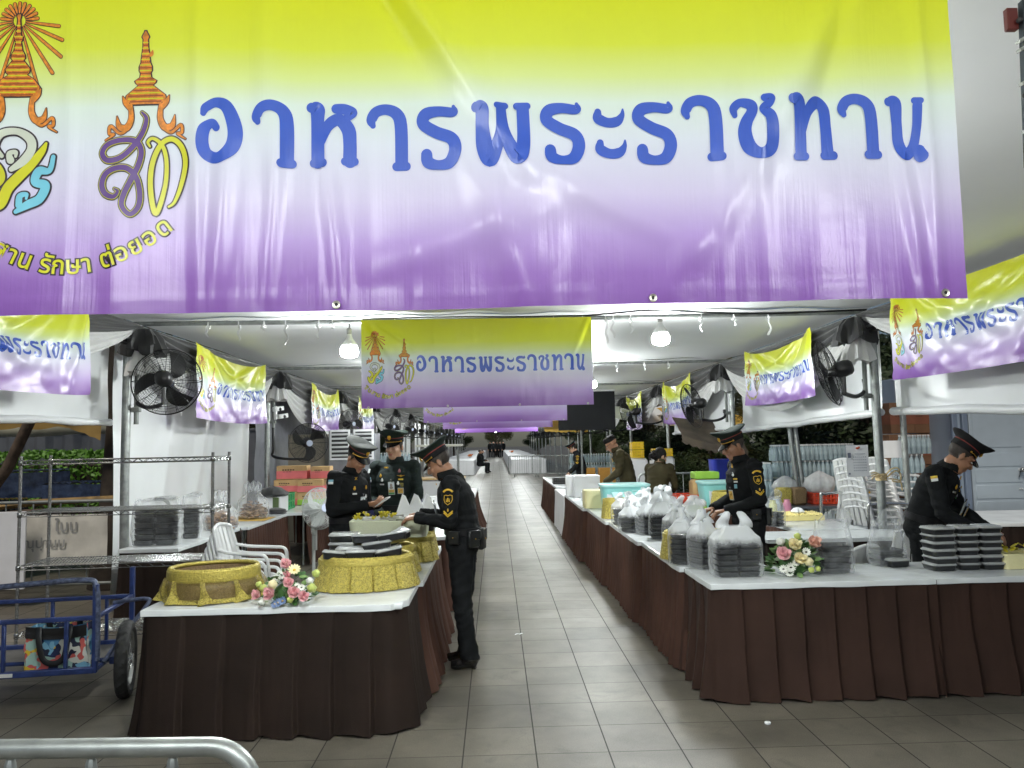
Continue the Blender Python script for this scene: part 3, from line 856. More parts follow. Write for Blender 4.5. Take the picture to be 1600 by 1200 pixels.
for (x, nm) in ((-1.35, 'left'), (0.0, 'middle'), (1.75, 'right')):
    bulb(x, -0.15, 2.70, f'{nm} one of the dimmer glowing bulbs over the entrance, in front of the big banner', LAMP2)

# ---------------------------------------------------------------- black and white swags with their knots
def swag(mb, y0, y1, x, z, d0, d1, m, seed, folds=6, bulge=0.05, inward=1):
    def f(u, v):
        q = 4*u*(1-u)
        zz = z-(d0+(d1-d0)*v)*(q**0.85)-0.02*v
        xx = x+inward*(0.02+bulge*q*(0.5+0.5*math.sin(v*folds*PI*2+seed+0.5*math.sin(u*5+seed)))+0.012*nz(u*6, v*5, seed))
        return (xx, y0+(y1-y0)*u, zz+0.01*nz(u*5, v*9, seed+3))
    mb.grid(f, 26, 34, m)
for s, x in ((-1, XL), (1, XR)):
    for i in range(1, 7):
        y0, y1 = BY[i if i > 1 else 0]+0.05, BY[i+1]-0.05
        far = i > 3
        w = MB(); swag(w, y0, y1, x-0.10*s, EZ-0.06, 0.20, 0.86, 0, i*1.7+s, 5, 0.07, -s)
        tag(w.build('white_drape', CLOTH_W, angle=180), f'white satin swag hung under the {side_name(s)} eave, {ordn[i-1]} bay from the camera', 'drape', 'white swags along the eaves')
        b = MB(); swag(b, y0, y1, x-0.155*s, EZ-0.03, 0.03, 0.42, 0, i*2.3+s, 3, 0.05, -s)
        tag(b.build('black_drape', CLOTH_B, angle=180), f'black satin swag above the white one under the {side_name(s)} eave, {ordn[i-1]} bay from the camera', 'drape', 'black swags along the eaves')
    for i in range(2, 8):
        k = thing('drape_knot', f'black and white gathered cloth knot at the top of the {ordn[i-2]} {side_name(s)} pole', 'drape', (x-0.17*s, BY[i], EZ-0.12), 0, 'cloth knots on the pole tops')
        q = MB()
        q.lathe([(0.03, 0.07), (0.09, 0.05), (0.15, -0.02), (0.19, -0.12), (0.20, -0.20), (0.16, -0.19), (0.03, -0.05)], 40, (0, 0, 0), 0,
                fn=lambda a, j, r, z: (r*(1+0.22*math.sin(a*7+j*0.6)+0.1*math.sin(a*13)), z-0.05*math.sin(a*5+1)*(j/6)))
        q.build('black_rosette', CLOTH_B, k)
        q = MB()
        q.lathe([(0.04, -0.06), (0.08, -0.16), (0.13, -0.30), (0.15, -0.40), (0.13, -0.40)], 40, (0.02*s, 0, 0), 0,
                fn=lambda a, j, r, z: (r*(1+0.20*math.sin(a*9+j*0.4)), z-0.03*math.sin(a*4)*(j/4)), caps=(True, True))
        q.build('white_tail', CLOTH_W, k)

# ---------------------------------------------------------------- white side sheets
def side_sheet(x, y0, y1, ztop, z0, z1, label, roll=True, seed=0.0, rz=0.035):
    t = thing('side_curtain', label, 'curtain', (x, y0, 0), 0, 'white vinyl side curtains')
    s = -1 if x < 0 else 1
    c = MB()
    def f(u, v):
        zb = z0+(z1-z0)*u
        q = ztop+(zb-ztop)*v
        dx = 0.03*nz(u*5, v*2, seed)+0.02*math.sin(u*19+seed+2*v)*v+0.012*nz(u*14, v*3, seed+4)
        if not roll:
            dx += 0.05*ridge(u, 1-v, 0.60, 0.9, 0.38, 0.0, 0.05, 1.0, 2.4)+0.05*ridge(u, 1-v, 0.66, 0.9, 0.50, 0.0, 0.03, 1.0, 2.4)+0.04*ridge(u, 1-v, 0.30, 0.8, 0.20, 0.0, 0.06, 1.0, 2.4)+0.04*math.sin(u*24)*smooth01((u-0.6)/0.3)
        return (dx, (y1-y0)*u, q)
    c.grid(f, 60, 30, 0)
    c.build('sheet', SHEET, t, angle=180)
    if roll:
        r_ = MB()
        pts = [(0.02*nz(u*5, 1, seed)-0.02*s, (y1-y0)*u, z0+(z1-z0)*u+0.015*nz(u*7, seed)) for u in [k/24 for k in range(25)]]
        r_.tube(pts, [rz*(1+0.25*nz(k*0.6, seed, 2)) for k in range(25)], 12)
        r_.build('rolled_hem', SHEET, t)
    return t
side_sheet(-3.92, 7.98, 12.4, 2.9, 0.05, 0.05, 'tall white vinyl side curtain behind the left long table', roll=False, seed=2.0)
side_sheet(-3.90, 2.4, 7.82, 2.9, 1.93, 1.97, 'white side curtain rolled half up over the chrome rack', seed=4.0)
side_sheet(4.10, 2.4, 7.80, 2.9, 1.78, 1.93, 'white side curtain rolled half up beside the blue-grey cabin', seed=6.0, rz=0.04)
side_sheet(4.08, 8.0, 12.6, 2.9, 1.93, 1.80, 'white side curtain rolled half up above the stacked bottles on the right', seed=8.0, rz=0.04)
side_sheet(4.06, 12.9, 17.4, 2.9, 1.86, 1.80, 'white side curtain rolled half up behind the third bay on the right', seed=10.0)

# ---------------------------------------------------------------- banners
banner('large yellow to purple vinyl banner with blue Thai lettering hanging across the entrance', 2.477, 0.897, (0.0, 0, 0), 0, D_front, nu=240, nv=96, per=10)
front = COL.objects['banner']
front.location = (-0.062, 1.85, 2.026+0.897)
front.rotation_euler = (0, R(-0.3), R(0.5))
for i, (y, w, lab) in enumerate(((7.82, 2.36, 'second yellow to purple banner with blue Thai lettering hanging over the aisle'), (12.62, 2.36, 'third banner over the aisle, only its purple lower part showing below the second'), (17.5, 2.5, 'fourth banner over the aisle, a pink purple strip below the third'), (23.2, 2.5, 'fifth banner over the aisle, the farthest thin purple strip'))):
    b = banner(lab, w, 0.905, (-0.175 if i == 0 else (-0.02, 0, 0.05, 0.02)[i], y, 2.965 if i == 0 else 2.955-0.02*i), R(0.4), D_mid(i*2.1+0.4), nu=110 if i == 0 else 50, nv=46 if i == 0 else 24, per=6 if i == 0 else 3, fine=i < 2)
# hung along the eaves, facing the aisle
for (x, y, w, h, s, lab, sg, z) in (
        (XL+0.30, 5.35, 2.5, 0.80, 1, 'slumped banner on the left eave above the chrome rack, cut by the picture edge', 1.0, 2.99),
        (XL+0.30, 10.3, 2.75, 0.90, 2, 'slumped glossy banner on the left eave right of the big black fan', 0.9, 2.97),
        (XL+0.30, 15.8, 2.6, 0.90, 3, 'small far banner on the left eave above the vented cabinets', 1.2, 2.95),
        (XL+0.35, 20.3, 2.4, 0.90, 4, 'farthest narrow banner on the left eave behind a fan', 1.2, 2.95),
        (XR-0.26, 5.78, 2.5, 0.80, 5, 'slumped banner on the right eave nearest the camera, its crests showing', 0.45, 3.02),
        (XR-0.26, 10.0, 2.45, 0.80, 6, 'slumped banner on the right eave left of the big black fan', 0.8, 2.98),
        (XR-0.26, 15.6, 2.5, 0.92, 7, 'banner on the right eave partly hidden by a far fan', 1.2, 2.97),
        (XR-0.30, 20.2, 2.3, 0.95, 8, 'farthest small banner on the right eave beside the dark screen', 1.2, 2.95)):
    banner(lab, w, h, (x, y, z-0.02), R(90) if x < 0 else R(-90), D_side(s*1.37, 0.8), nu=64, nv=36, per=4, fine=False, sag=sg)
# ---------------------------------------------------------------- skirted tables
def skirt_material(name, a, b):
    m = mat(name, a, 0.75, var=0.0, vscale=2.2, bump=0.25, bscale=260, spec=0.15, col2=b)
    return m
SKIRT = skirt_material('brown pleated cloth', (0.052, 0.026, 0.019), (0.088, 0.043, 0.031))  # aisle-row tone of the one brown cloth, its lit look put into the colour
SKIRT_HALF_SHADE = skirt_material('half-shaded box-pleated cloth', (0.030, 0.0165, 0.0125), (0.049, 0.026, 0.0195))  # same cloth, darkened in colour for the partly shaded front right tables
SKIRT_SHADE = skirt_material('shaded pleated cloth', (0.017, 0.0115, 0.0092), (0.027, 0.0170, 0.0132))  # same cloth again, shade as on the backlit front left table painted in
TOPW = mat('white vinyl table cover', (0.70, 0.73, 0.74), 0.22, var=0.10, vscale=3, bump=0.45, bscale=9)
SHEEN = mat('white table sheet', (0.74, 0.74, 0.76), 0.5, var=0.04, vscale=3, bump=0.3, bscale=5)
def arc_path(pts, rad=0.05, step=0.012):
    """polyline with rounded corners resampled to about step; returns points and outward normals (outline runs so that outward is on the right)"""
    out = []
    n = len(pts)
    for i, p in enumerate(pts):
        p = Vector(p)
        if 0 < i < n-1:
            a = (Vector(pts[i-1])-p).normalized(); b = (Vector(pts[i+1])-p).normalized()
            for k in range(7):
                t = k/6
                q0 = p+a*rad; q2 = p+b*rad
                out.append((1-t)*(1-t)*q0+2*t*(1-t)*p+t*t*q2)
        else: out.append(p)
    res = []
    L = 0.0
    for i in range(len(out)-1):
        d = (out[i+1]-out[i]); ln = d.length
        k = max(1, int(ln/step))
        for j in range(k):
            res.append((out[i]+d*(j/k), L+ln*j/k))
        L += ln
    res.append((out[-1], L))
    P = []
    for i in range(len(res)):
        a = res[max(0, i-2)][0]; b = res[min(len(res)-1, i+2)][0]
        t = (b-a).normalized()
        P.append((res[i][0], Vector((t.y, -t.x)), res[i][1]))
    return P
def skirt(mb, pts, ztop, zbot, pleat, depth, flare, seed, m=0, box=False):
    """pleated cloth following an outline; box=True gives broad box pleats with overlap lines"""
    pts = [Vector(p) for p in pts]
    pts[0] = pts[0]+(pts[0]-pts[1]).normalized()*0.012; pts[-1] = pts[-1]+(pts[-1]-pts[-2]).normalized()*0.012
    P = arc_path(pts, 0.05, 0.006 if box else 0.012)
    rows = [0.0, 0.04, 0.1, 0.2, 0.35, 0.5, 0.65, 0.8, 0.92, 1.0]
    nP = len(P); vs = []
    for j, q in enumerate(rows):
        for (p, nrm, s) in P:
            ph = s/pleat+0.35*nz(s*1.3, seed)+0.12*nz(s*0.9, q*1.5, seed+2)
            fr = ph-math.floor(ph); cell = math.floor(ph)
            if box:
                # flat panel, then a quick tuck
                e = 0.055
                prof = (-0.9+1.9*(fr-e)/(1-e)) if fr > e else 1.0-1.9*fr/e
                prof += 0.10*math.sin(fr*PI)
            else:
                prof = (abs(math.sin(PI*ph))*2-1)+0.35*math.sin(2*PI*ph*0.5+seed)
            am = depth*(0.07+0.93*q**0.7)*(0.75+0.5*abs(nz(cell*1.7, seed)))
            d = am*prof*0.5+flare*q*q+0.012*nz(s*2.2, q*1.2, seed+5)*q+0.006*nz(s*9, q*3, seed+8)*q+0.003*nz(s*30, q*5, seed+9)
            z = ztop+(zbot-ztop)*q
            if q == 1.0: z += 0.012*nz(s*4, seed)+0.006*math.sin(s*23)
            vs.append((p.x+nrm.x*d, p.y+nrm.y*d, z))
    fs = []
    for j in range(len(rows)-1):
        for i in range(nP-1):
            a = j*nP+i
            fs.append((a, a+1, a+nP+1, a+nP))
    mb.add(vs, fs, m)
def table(label, x0, y0, x1, y1, z=0.75, sides='frlb', pleat=0.09, depth=0.035, flare=0.05, seed=0.0, box=False, group='skirted tables', sm=None, name='table', top=None, cham=0.0):
    """x0..x1, y0..y1 in the world; sides: which of front (low y), right, left, back carry the skirt"""
    t = thing(name, label, 'table', (x0, y0, 0), 0, group)
    w, d = x1-x0, y1-y0
    tp = MB()
    ol = [(0, 0), (w, 0), (w, d), (0, d)]
    if cham > 0: ol = [(0, 0), (w-cham, 0), (w, cham*1.4), (w, d), (0, d)]
    # cover: top face as a fine sheet, with a lip that hangs over the edge
    nx, ny = max(6, int(w/0.06)), max(6, int(d/0.06))
    def f(u, v):
        xx, yy = w*u, d*v
        if cham > 0:
            lim = w-cham*max(0, 1-yy/(cham*1.4)); xx = lim*u
        e = min(u*w, (1-u)*w, v*d, (1-v)*d)
        zz = z+0.0025*nz((x0+xx)*3, (y0+yy)*3, seed)-(0.004 if e < 0.001 else 0)
        return (xx, yy, zz)
    tp.grid(f, nx, ny, 0)
    o2 = []
    n = len(ol)
    lip = []
    ci = [(p[0], p[1]) for p in ol]+[ol[0]]
    for i in range(n):
        a, b = Vector(ci[i]), Vector(ci[i+1])
        k = max(2, int((b-a).length/0.05))
        nr = Vector(((b-a).y, -(b-a).x)).normalized()
        for j in range(k):
            lip.append((a+(b-a)*(j/k), nr))
    vs = []; fs = []
    nl = len(lip)
    for (h, o) in ((-0.004, 0.0), (-0.006, 0.006), (-0.022, 0.009), (-0.04, 0.008)):
        for i, (p, nr) in enumerate(lip):
            vs.append((p.x+nr.x*o, p.y+nr.y*o, z+h+(0.005*nz(i*0.25, seed, 3) if h < -0.01 else 0)))
    for j in range(3):
        for i in range(nl):
            i2 = (i+1) % nl
            fs.append((j*nl+i, j*nl+i2, (j+1)*nl+i2, (j+1)*nl+i))
    tp.add(vs, fs, 0)
    tp.box((w/2, d/2, z-0.025), (w-0.04, d-0.04, 0.03), 0)
    tp.build('tabletop', top or TOPW, t, angle=50)
    runs = {'f': [ol[0], ol[1]], 'r': [ol[-3], ol[-2]], 'b': [ol[-2], ol[-1]], 'l': [ol[-1], ol[0]]}
    path = []
    seq = ['l', 'f', 'r', 'b']
    cur = []
    paths = []
    for k in seq:
        if k in sides:
            r_ = runs[k] if not (k == 'f' and cham > 0) else [ol[0], ol[1], ol[2]]
            if cur and (Vector(cur[-1])-Vector(r_[0])).length < 1e-6: cur += r_[1:]
            else:
                if cur: paths.append(cur)
                cur = list(r_)
        else:
            if cur: paths.append(cur); cur = []
    if cur: paths.append(cur)
    for i, p in enumerate(paths):
        sk = MB(); skirt(sk, p, z-0.012, 0.012, pleat, depth, flare, seed+i*3.3, 0, box)
        sk.build('skirt', sm or SKIRT, t, angle=180)
    lg = None
    for (lx, ly) in ((0.06, 0.06), (w-0.06, 0.06), (w-0.06, d-0.06), (0.06, d-0.06)):
        lg = MB(); lg.tube([(lx, ly, 0), (lx, ly, z-0.03)], 0.014, 8); lg.build('leg', GALV_D, t)
    return t

table('front left table with white cover and brown box pleats, gold baskets on it', -2.12, 4.68, -0.56, 5.42, sides='lfrb', pleat=0.235, depth=0.085, flare=0.055, seed=1.2, box=True, sm=SKIRT_SHADE, cham=0.09)
table('narrow brown-skirted table behind the front left one, in front of the soldiers', -1.20, 5.42, -0.53, 7.25, sides='lfrb', pleat=0.16, depth=0.05, flare=0.10, seed=2.5)
table('brown-skirted table behind the soldiers on the left of the aisle', -1.15, 7.95, -0.52, 9.75, sides='flrb', pleat=0.13, depth=0.05, flare=0.08, seed=3.1)
table('brown-skirted table with the coffee urn further along the left of the aisle', -1.12, 10.2, -0.42, 12.2, sides='flrb', pleat=0.12, depth=0.05, flare=0.08, seed=4.4)
table('farthest brown-skirted table on the left of the aisle', -1.1, 13.4, -0.40, 16.2, sides='flrb', pleat=0.12, depth=0.06, flare=0.16, seed=5.4, top=SHEEN)
# long tables along the left curtain
table('long white-topped table end against the left curtain, with plastic-wrapped box stacks', -3.62, 7.5, -3.06, 9.3, sides='lfr', pleat=0.17, depth=0.05, flare=0.04, seed=6.1, sm=SKIRT_SHADE)
table('second table along the left curtain, bags of dried pods on it', -3.60, 9.32, -2.98, 11.1, sides='r', pleat=0.10, depth=0.05, flare=0.06, seed=6.9)
table('third table along the left curtain, with the green crate and red boxes', -3.55, 11.12, -2.72, 13.6, sides='rb', pleat=0.11, depth=0.05, flare=0.07, seed=7.7)
# right-hand row
table('front right table with broad brown pleats, food boxes and a bouquet on it', 1.38, 5.06, 2.86, 5.72, sides='lfb', pleat=0.21, depth=0.075, flare=0.05, seed=8.2, box=True, sm=SKIRT_HALF_SHADE)
table('brown-skirted table at the right picture edge, stacked black food boxes on it', 2.865, 5.08, 4.6, 5.74, sides='frb', pleat=0.23, depth=0.075, flare=0.05, seed=9.4, box=True, sm=SKIRT_HALF_SHADE)
table('first brown pleated table behind the front right corner, gold basket on it', 1.34, 5.75, 1.98, 7.2, sides='lfr', pleat=0.085, depth=0.045, flare=0.05, seed=10.1)
table('second brown pleated table along the right of the aisle, covered with bagged meals', 1.30, 7.22, 1.94, 9.0, sides='lfr', pleat=0.085, depth=0.045, flare=0.05, seed=11.3)
table('third brown pleated table along the right of the aisle, under the aqua bins', 1.26, 9.02, 1.92, 10.8, sides='lfr', pleat=0.085, depth=0.045, flare=0.05, seed=12.2)
table('fourth brown pleated table along the right of the aisle, white boxes at its far end', 1.20, 10.82, 1.88, 13.6, sides='lfrb', pleat=0.085, depth=0.045, flare=0.06, seed=13.8)
table('white-sheeted table between the brown tables on the right of the aisle', 1.18, 13.75, 1.95, 15.7, z=0.72, sides='lfr', pleat=0.16, depth=0.03, flare=0.03, seed=14.8, sm=SHEEN, top=SHEEN)
table('far brown-skirted table on the right of the aisle with the dark grid tray', 1.22, 15.9, 1.95, 20.3, sides='lfr', pleat=0.10, depth=0.05, flare=0.06, seed=15.8)
# the work corner behind the right-hand front tables
table('white-topped work table behind the soldier packing bags on the right', 2.50, 7.15, 3.95, 7.75, sides='flr', pleat=0.14, depth=0.04, flare=0.03, seed=16.2, sm=SKIRT_SHADE)
table('white-topped inner table carrying the yellow egg tray', 3.05, 7.80, 3.75, 9.6, sides='flr', pleat=0.12, depth=0.04, flare=0.03, seed=17.2)
table('white-topped table in front of the blue-grey cabin door', 5.0, 8.0, 7.2, 9.3, sides='fl', pleat=0.15, depth=0.05, flare=0.03, seed=18.2, sm=SKIRT_SHADE)
# ---------------------------------------------------------------- gold baskets
def gold_material():
    m = mat('gold sequin cloth', srgb(186, 170, 84), 0.38, 0.4, var=0.35, vscale=60, bump=0.9, bscale=230)
    nt = m.node_tree; N = nt.nodes; L = nt.links; p = N['Principled BSDF']
    tc = N.new('ShaderNodeTexCoord'); v = N.new('ShaderNodeTexVoronoi'); v.inputs['Scale'].default_value = 210
    L.new(tc.outputs['Object'], v.inputs['Vector'])
    sp = N.new('ShaderNodeSeparateColor'); L.new(v.outputs['Color'], sp.inputs[0])
    mr = N.new('ShaderNodeMapRange'); mr.inputs[3].default_value = 0.12; mr.inputs[4].default_value = 0.6
    L.new(sp.outputs[0], mr.inputs[0]); L.new(mr.outputs[0], p.inputs['Roughness'])
    return m
GOLD = gold_material()
GOLDB = mat('gold braid', srgb(186, 170, 84), 0.4, 0.4, var=0.2, vscale=60, bump=0.6, bscale=120)
WICK = mat('brown wicker', (0.20, 0.13, 0.06), 0.6, var=0.4, vscale=90, bump=0.6, bscale=90, bstretch=(1, 1, 4))
GMESH = film('gold mesh', srgb(150, 132, 66), clear=0.80, rough=0.4)
BOXB = mat('black food box', (0.014, 0.015, 0.017), 0.28, var=0.3, bump=0.05, bscale=30)
LIDC = film('clear box lid', (0.60, 0.62, 0.62), clear=0.50, rough=0.12)
FOOD = mat('rice and curry', (0.55, 0.50, 0.42), 0.6, var=0.35, vscale=28, bump=0.8, bscale=50)
def basket(label, x, y, z, rx, ry, h, rotz, seed, tied=False, cat='basket'):
    t = thing('gold_basket', label, cat, (x, y, z), rotz, 'gold cloth covered baskets')
    b = MB()
    b.lathe([(0.86, 0.004), (0.88, h*0.5), (0.885, h-0.012), (0.85, h-0.012), (0.84, 0.02), (0.0005, 0.018)], 44, (0, 0, 0), 0, sx=rx, sy=ry, caps=(True, False))
    b.build('basket_body', WICK, t)
    r_ = MB()
    for k in range(2):
        ring = [((0.90-0.03*k)*rx*math.cos(2*PI*q/52), (0.90-0.03*k)*ry*math.sin(2*PI*q/52), h+0.004*k) for q in range(52)]
        r_.tube(ring, 0.011, 8, 0, closed=True)
    # the twisted edge
    for ph in (0, PI):
        ring = []
        for q in range(208):
            a = 2*PI*q/208; w = a*46+ph
            ring.append((rx*0.885*math.cos(a)+0.010*math.cos(w)*math.cos(a), ry*0.885*math.sin(a)+0.010*math.cos(w)*math.sin(a), h+0.004+0.010*math.sin(w)))
        r_.tube(ring, 0.0045, 5, 0, closed=True)
    r_.build('rim', GOLDB, t)
    s = MB()
    if not tied:
        nn = 300
        prof = [(0.95, h-0.03), (0.98, h-0.05), (1.01, h*0.6), (1.05, h*0.3), (1.10, 0.004)]
        def fn(a, i, r, zz):
            ph = a*13/(2*PI)*1.0+0.35*nz(a*1.5, seed); fr = ph-math.floor(ph)
            e = 0.13; pr = 1.0 if fr > e else abs(fr/e*2-1)
            k = (i/4)
            return (r*(1-0.11*(1-pr)*(0.35+0.65*k))+0.035*k*nz(a*3, i*0.4, seed), zz+(0.004*nz(a*8, seed) if i == 4 else 0))
        s.lathe(prof, nn, (0, 0, 0), 0, sx=rx, sy=ry, caps=(False, False), fn=fn)
        s.build('gold_skirt', GOLD, t, angle=60)
        bd = MB()
        bd.lathe([(0.915, h+0.002), (0.965, h-0.004), (0.975, h-0.022), (0.97, h-0.036), (0.93, h-0.034)], 90, (0, 0, 0), 0, sx=rx, sy=ry, caps=(False, False), fn=lambda a, i, r, zz: (r*(1+0.008*math.sin(a*70)), zz))
        bd.build('gold_band', GOLDB, t)
    else:
        # a band of braid, and gauze gathered into panels below it
        bd = MB()
        bd.lathe([(0.90, h+0.002), (0.945, h-0.004), (0.955, h-0.05), (0.94, h-0.062)], 90, (0, 0, 0), 0, sx=rx, sy=ry, caps=(False, False))
        bd.build('gold_band', GOLDB, t)
        def fn2(a, i, r, zz):
            k = i/6
            panel = abs(math.sin(a*3+0.5))
            return (r*(0.94+0.10*math.sin(PI*k)*panel+0.05*nz(a*6, k*3, seed)), zz)
        s.lathe([(0.93, h-0.055), (1.0, h*0.72), (1.03, h*0.58), (1.05, h*0.42), (1.04, h*0.28), (1.04, h*0.14), (1.06, 0.006)], 120, (0, 0, 0), 0, sx=rx, sy=ry, caps=(False, False), fn=fn2)
        s.build('gauze', GMESH, t, angle=180)
        p = MB()
        for q in range(9):
            a = q*2*PI/9+0.35
            pts = [((0.95+0.10*k/5)*rx*math.cos(a+0.10*k/5), (0.95+0.10*k/5)*ry*math.sin(a+0.10*k/5), h-0.05-(h-0.055)*k/5) for k in range(6)]
            p.tube(pts, [0.012, 0.014, 0.016, 0.024, 0.036, 0.05], 10, 0, sq=(1.0, 0.35))
        p.lathe([(0.97, 0.003), (1.02, 0.004), (1.01, 0.03), (0.97, 0.03)], 70, (0, 0, 0), 0, sx=rx, sy=ry, caps=(False, False))
        p.build('gold_pleats', GOLD, t)
    return t
def food_box(name, label, loc, rotz, group, w=0.19, d=0.13, h=0.045, tilt=None, lid=True, parent=None, food=True):
    """a black lidded tray; with parent it is a part of something"""
    t = thing(name, label, 'food box', loc, rotz, group)
    if tilt: t.rotation_euler = (tilt[0], tilt[1], rotz)
    b = MB(); tray(b, w, d, h, 0); b.build('tray', BOXB, t)
    l = MB(); lid_mesh(l, w, d, h, 0); l.build('lid', LIDC, t)
    if food:
        f = MB(); f.grid(lambda u, v: ((u-0.5)*w*0.84, (v-0.5)*d*0.82, h-0.006+0.004*nz(u*5, v*5, w*50)), 8, 6)
        f.build('food', FOOD, t, angle=180)
    return t
def rr(w, d, r, n=3):
    out = []
    for (cx, cy, a0) in ((w/2-r, d/2-r, 0), (-w/2+r, d/2-r, PI/2), (-w/2+r, -d/2+r, PI), (w/2-r, -d/2+r, 1.5*PI)):
        for k in range(n+1):
            a = a0+PI/2*k/n
            out.append((cx+r*math.cos(a), cy+r*math.sin(a)))
    return out
def shell(mb, prof, m=0, M=None, cap0=True, cap1=False):
    """prof: list of (w,d,z) rounded rectangles"""
    rings = []
    for (w, d, z) in prof:
        rings.append([Vector((p[0], p[1], z)) for p in rr(w, d, min(w, d)*0.16)])
    n = len(rings[0]); vs = [p for r_ in rings for p in r_]; fs = []
    for i in range(len(rings)-1):
        for k in range(n):
            k2 = (k+1) % n
            fs.append((i*n+k, i*n+k2, (i+1)*n+k2, (i+1)*n+k))
    if cap0: fs.append(tuple(range(n-1, -1, -1)))
    if cap1: fs.append(tuple((len(rings)-1)*n+k for k in range(n)))
    if M is not None: vs = [M @ p for p in vs]
    mb.add(vs, fs, m)
def tray(mb, w, d, h, m, M=None):
    shell(mb, [(w*0.86, d*0.84, 0), (w*0.90, d*0.88, 0.004), (w*0.95, d*0.94, h-0.008), (w, d, h-0.006), (w*1.01, d*1.01, h-0.001), (w*0.97, d*0.96, h), (w*0.90, d*0.87, 0.006)], m, M, cap1=True)
def lid_mesh(mb, w, d, h, m, M=None):
    shell(mb, [(w*1.02, d*1.02, h-0.003), (w*1.025, d*1.025, h+0.004), (w*0.97, d*0.955, h+0.006), (w*0.94, d*0.92, h+0.013), (w*0.90, d*0.87, h+0.014)], m, M, cap0=False, cap1=True)

basket('empty tied gold basket with gauze panels at the left end of the front left table', -1.80, 4.985, 0.753, 0.295, 0.235, 0.19, R(14), 1.0, tied=True)
basket('big gold pleated basket full of food boxes on the front left table', -0.885, 5.26, 0.753, 0.325, 0.235, 0.20, R(10), 2.0)
basket('gold pleated basket just behind the big one with a few boxes in it', -0.90, 5.80, 0.753, 0.30, 0.22, 0.19, R(8), 3.0)
basket('gold pleated basket under the corner of the foam box', -0.80, 6.36, 0.753, 0.29, 0.21, 0.20, R(5), 4.0)
basket('gold pleated basket in front of the aisle soldier, farthest of the left ones', -0.82, 6.88, 0.753, 0.27, 0.21, 0.21, R(3), 5.0)
basket('round gold pleated basket of food boxes on the right aisle table', 1.56, 6.14, 0.753, 0.255, 0.20, 0.20, R(-4), 6.0)
bb = 'black food boxes heaped in the gold baskets'
for i, (x, y, z, rz, tl, lab) in enumerate((
        (-1.06, 5.16, 0.945, .15, (-.10, .12), 'lowest left food box sticking out of the big gold basket'), (-0.90, 5.14, 0.948, .05, (-.12, .0), 'food box at the front middle of the big gold basket'), (-0.73, 5.20, 0.952, .15, (-.05, -.18), 'food box at the front right of the big gold basket'),
        (-0.99, 5.30, 0.955, -.05, (.02, .02), 'food box in the second row of the big gold basket'), (-0.82, 5.30, 0.985, .18, (-.08, -.1), 'raised food box in the second row of the big gold basket'), (-0.72, 5.33, 1.03, .25, (-.28, -.12), 'tilted food box showing its clear lid on top of the heap'),
        (-0.90, 5.36, 1.02, .1, (-.22, .0), 'food box leaning beside the tilted topmost one'), (-1.07, 5.45, 0.97, 0, (0, 0), 'lower box of the pair at the back left of the heap'), (-1.07, 5.45, 1.03, .04, (0, 0), 'upper box of the pair at the back left of the heap'),
        (-0.74, 5.76, 0.99, .5, (.1, -.4), 'food box standing askew in the second gold basket'), (-0.95, 5.78, 0.96, .1, (.0, .1), 'food box lying flat in the second gold basket'))):
    food_box('food_box', lab, (x, y, z), rz, bb, tilt=tl, w=0.20, d=0.15)
for i, (x, y, z, rz, tl, lab) in enumerate((
        (1.50, 6.06, 0.95, .1, (-.15, .1), 'flat food box in the front of the right gold basket'), (1.60, 6.14, 0.965, -.3, (-.1, -.45), 'curled black food box tilting out of the right gold basket'), (1.55, 6.24, 0.955, .2, (.0, .1), 'food box at the back of the right gold basket'))):
    food_box('food_box', lab, (x, y, z), rz, bb, tilt=tl, w=0.20, d=0.15)

# stack of black food boxes on the front right table
for i, (x, n, lab) in enumerate(((3.07, 6, 'left column'), (3.255, 6, 'middle column'), (3.42, 6, 'right column'))):
    for k in range(n):
        pos = ['bottom', 'second from the bottom', 'third from the bottom', 'third from the top', 'second from the top', 'top'][k]
        food_box('food_box', f'{pos} black food box in the {lab} of the right-hand stack', (x+0.006*math.sin(k*2.1+i), 5.36+0.008*math.cos(k*1.7+i)+(0.02 if i else 0), 0.753+k*0.0495), 0.03*math.sin(k*3+i)+(0.06 if i == 0 else 0), 'stacked black food boxes', w=0.175 if i == 0 else 0.15, d=0.17, h=0.038)
food_box('food_box', 'lone black food box lying left of the tall stack', (2.86, 5.55, 0.753), 0.1, 'stacked black food boxes', w=0.16, d=0.13)

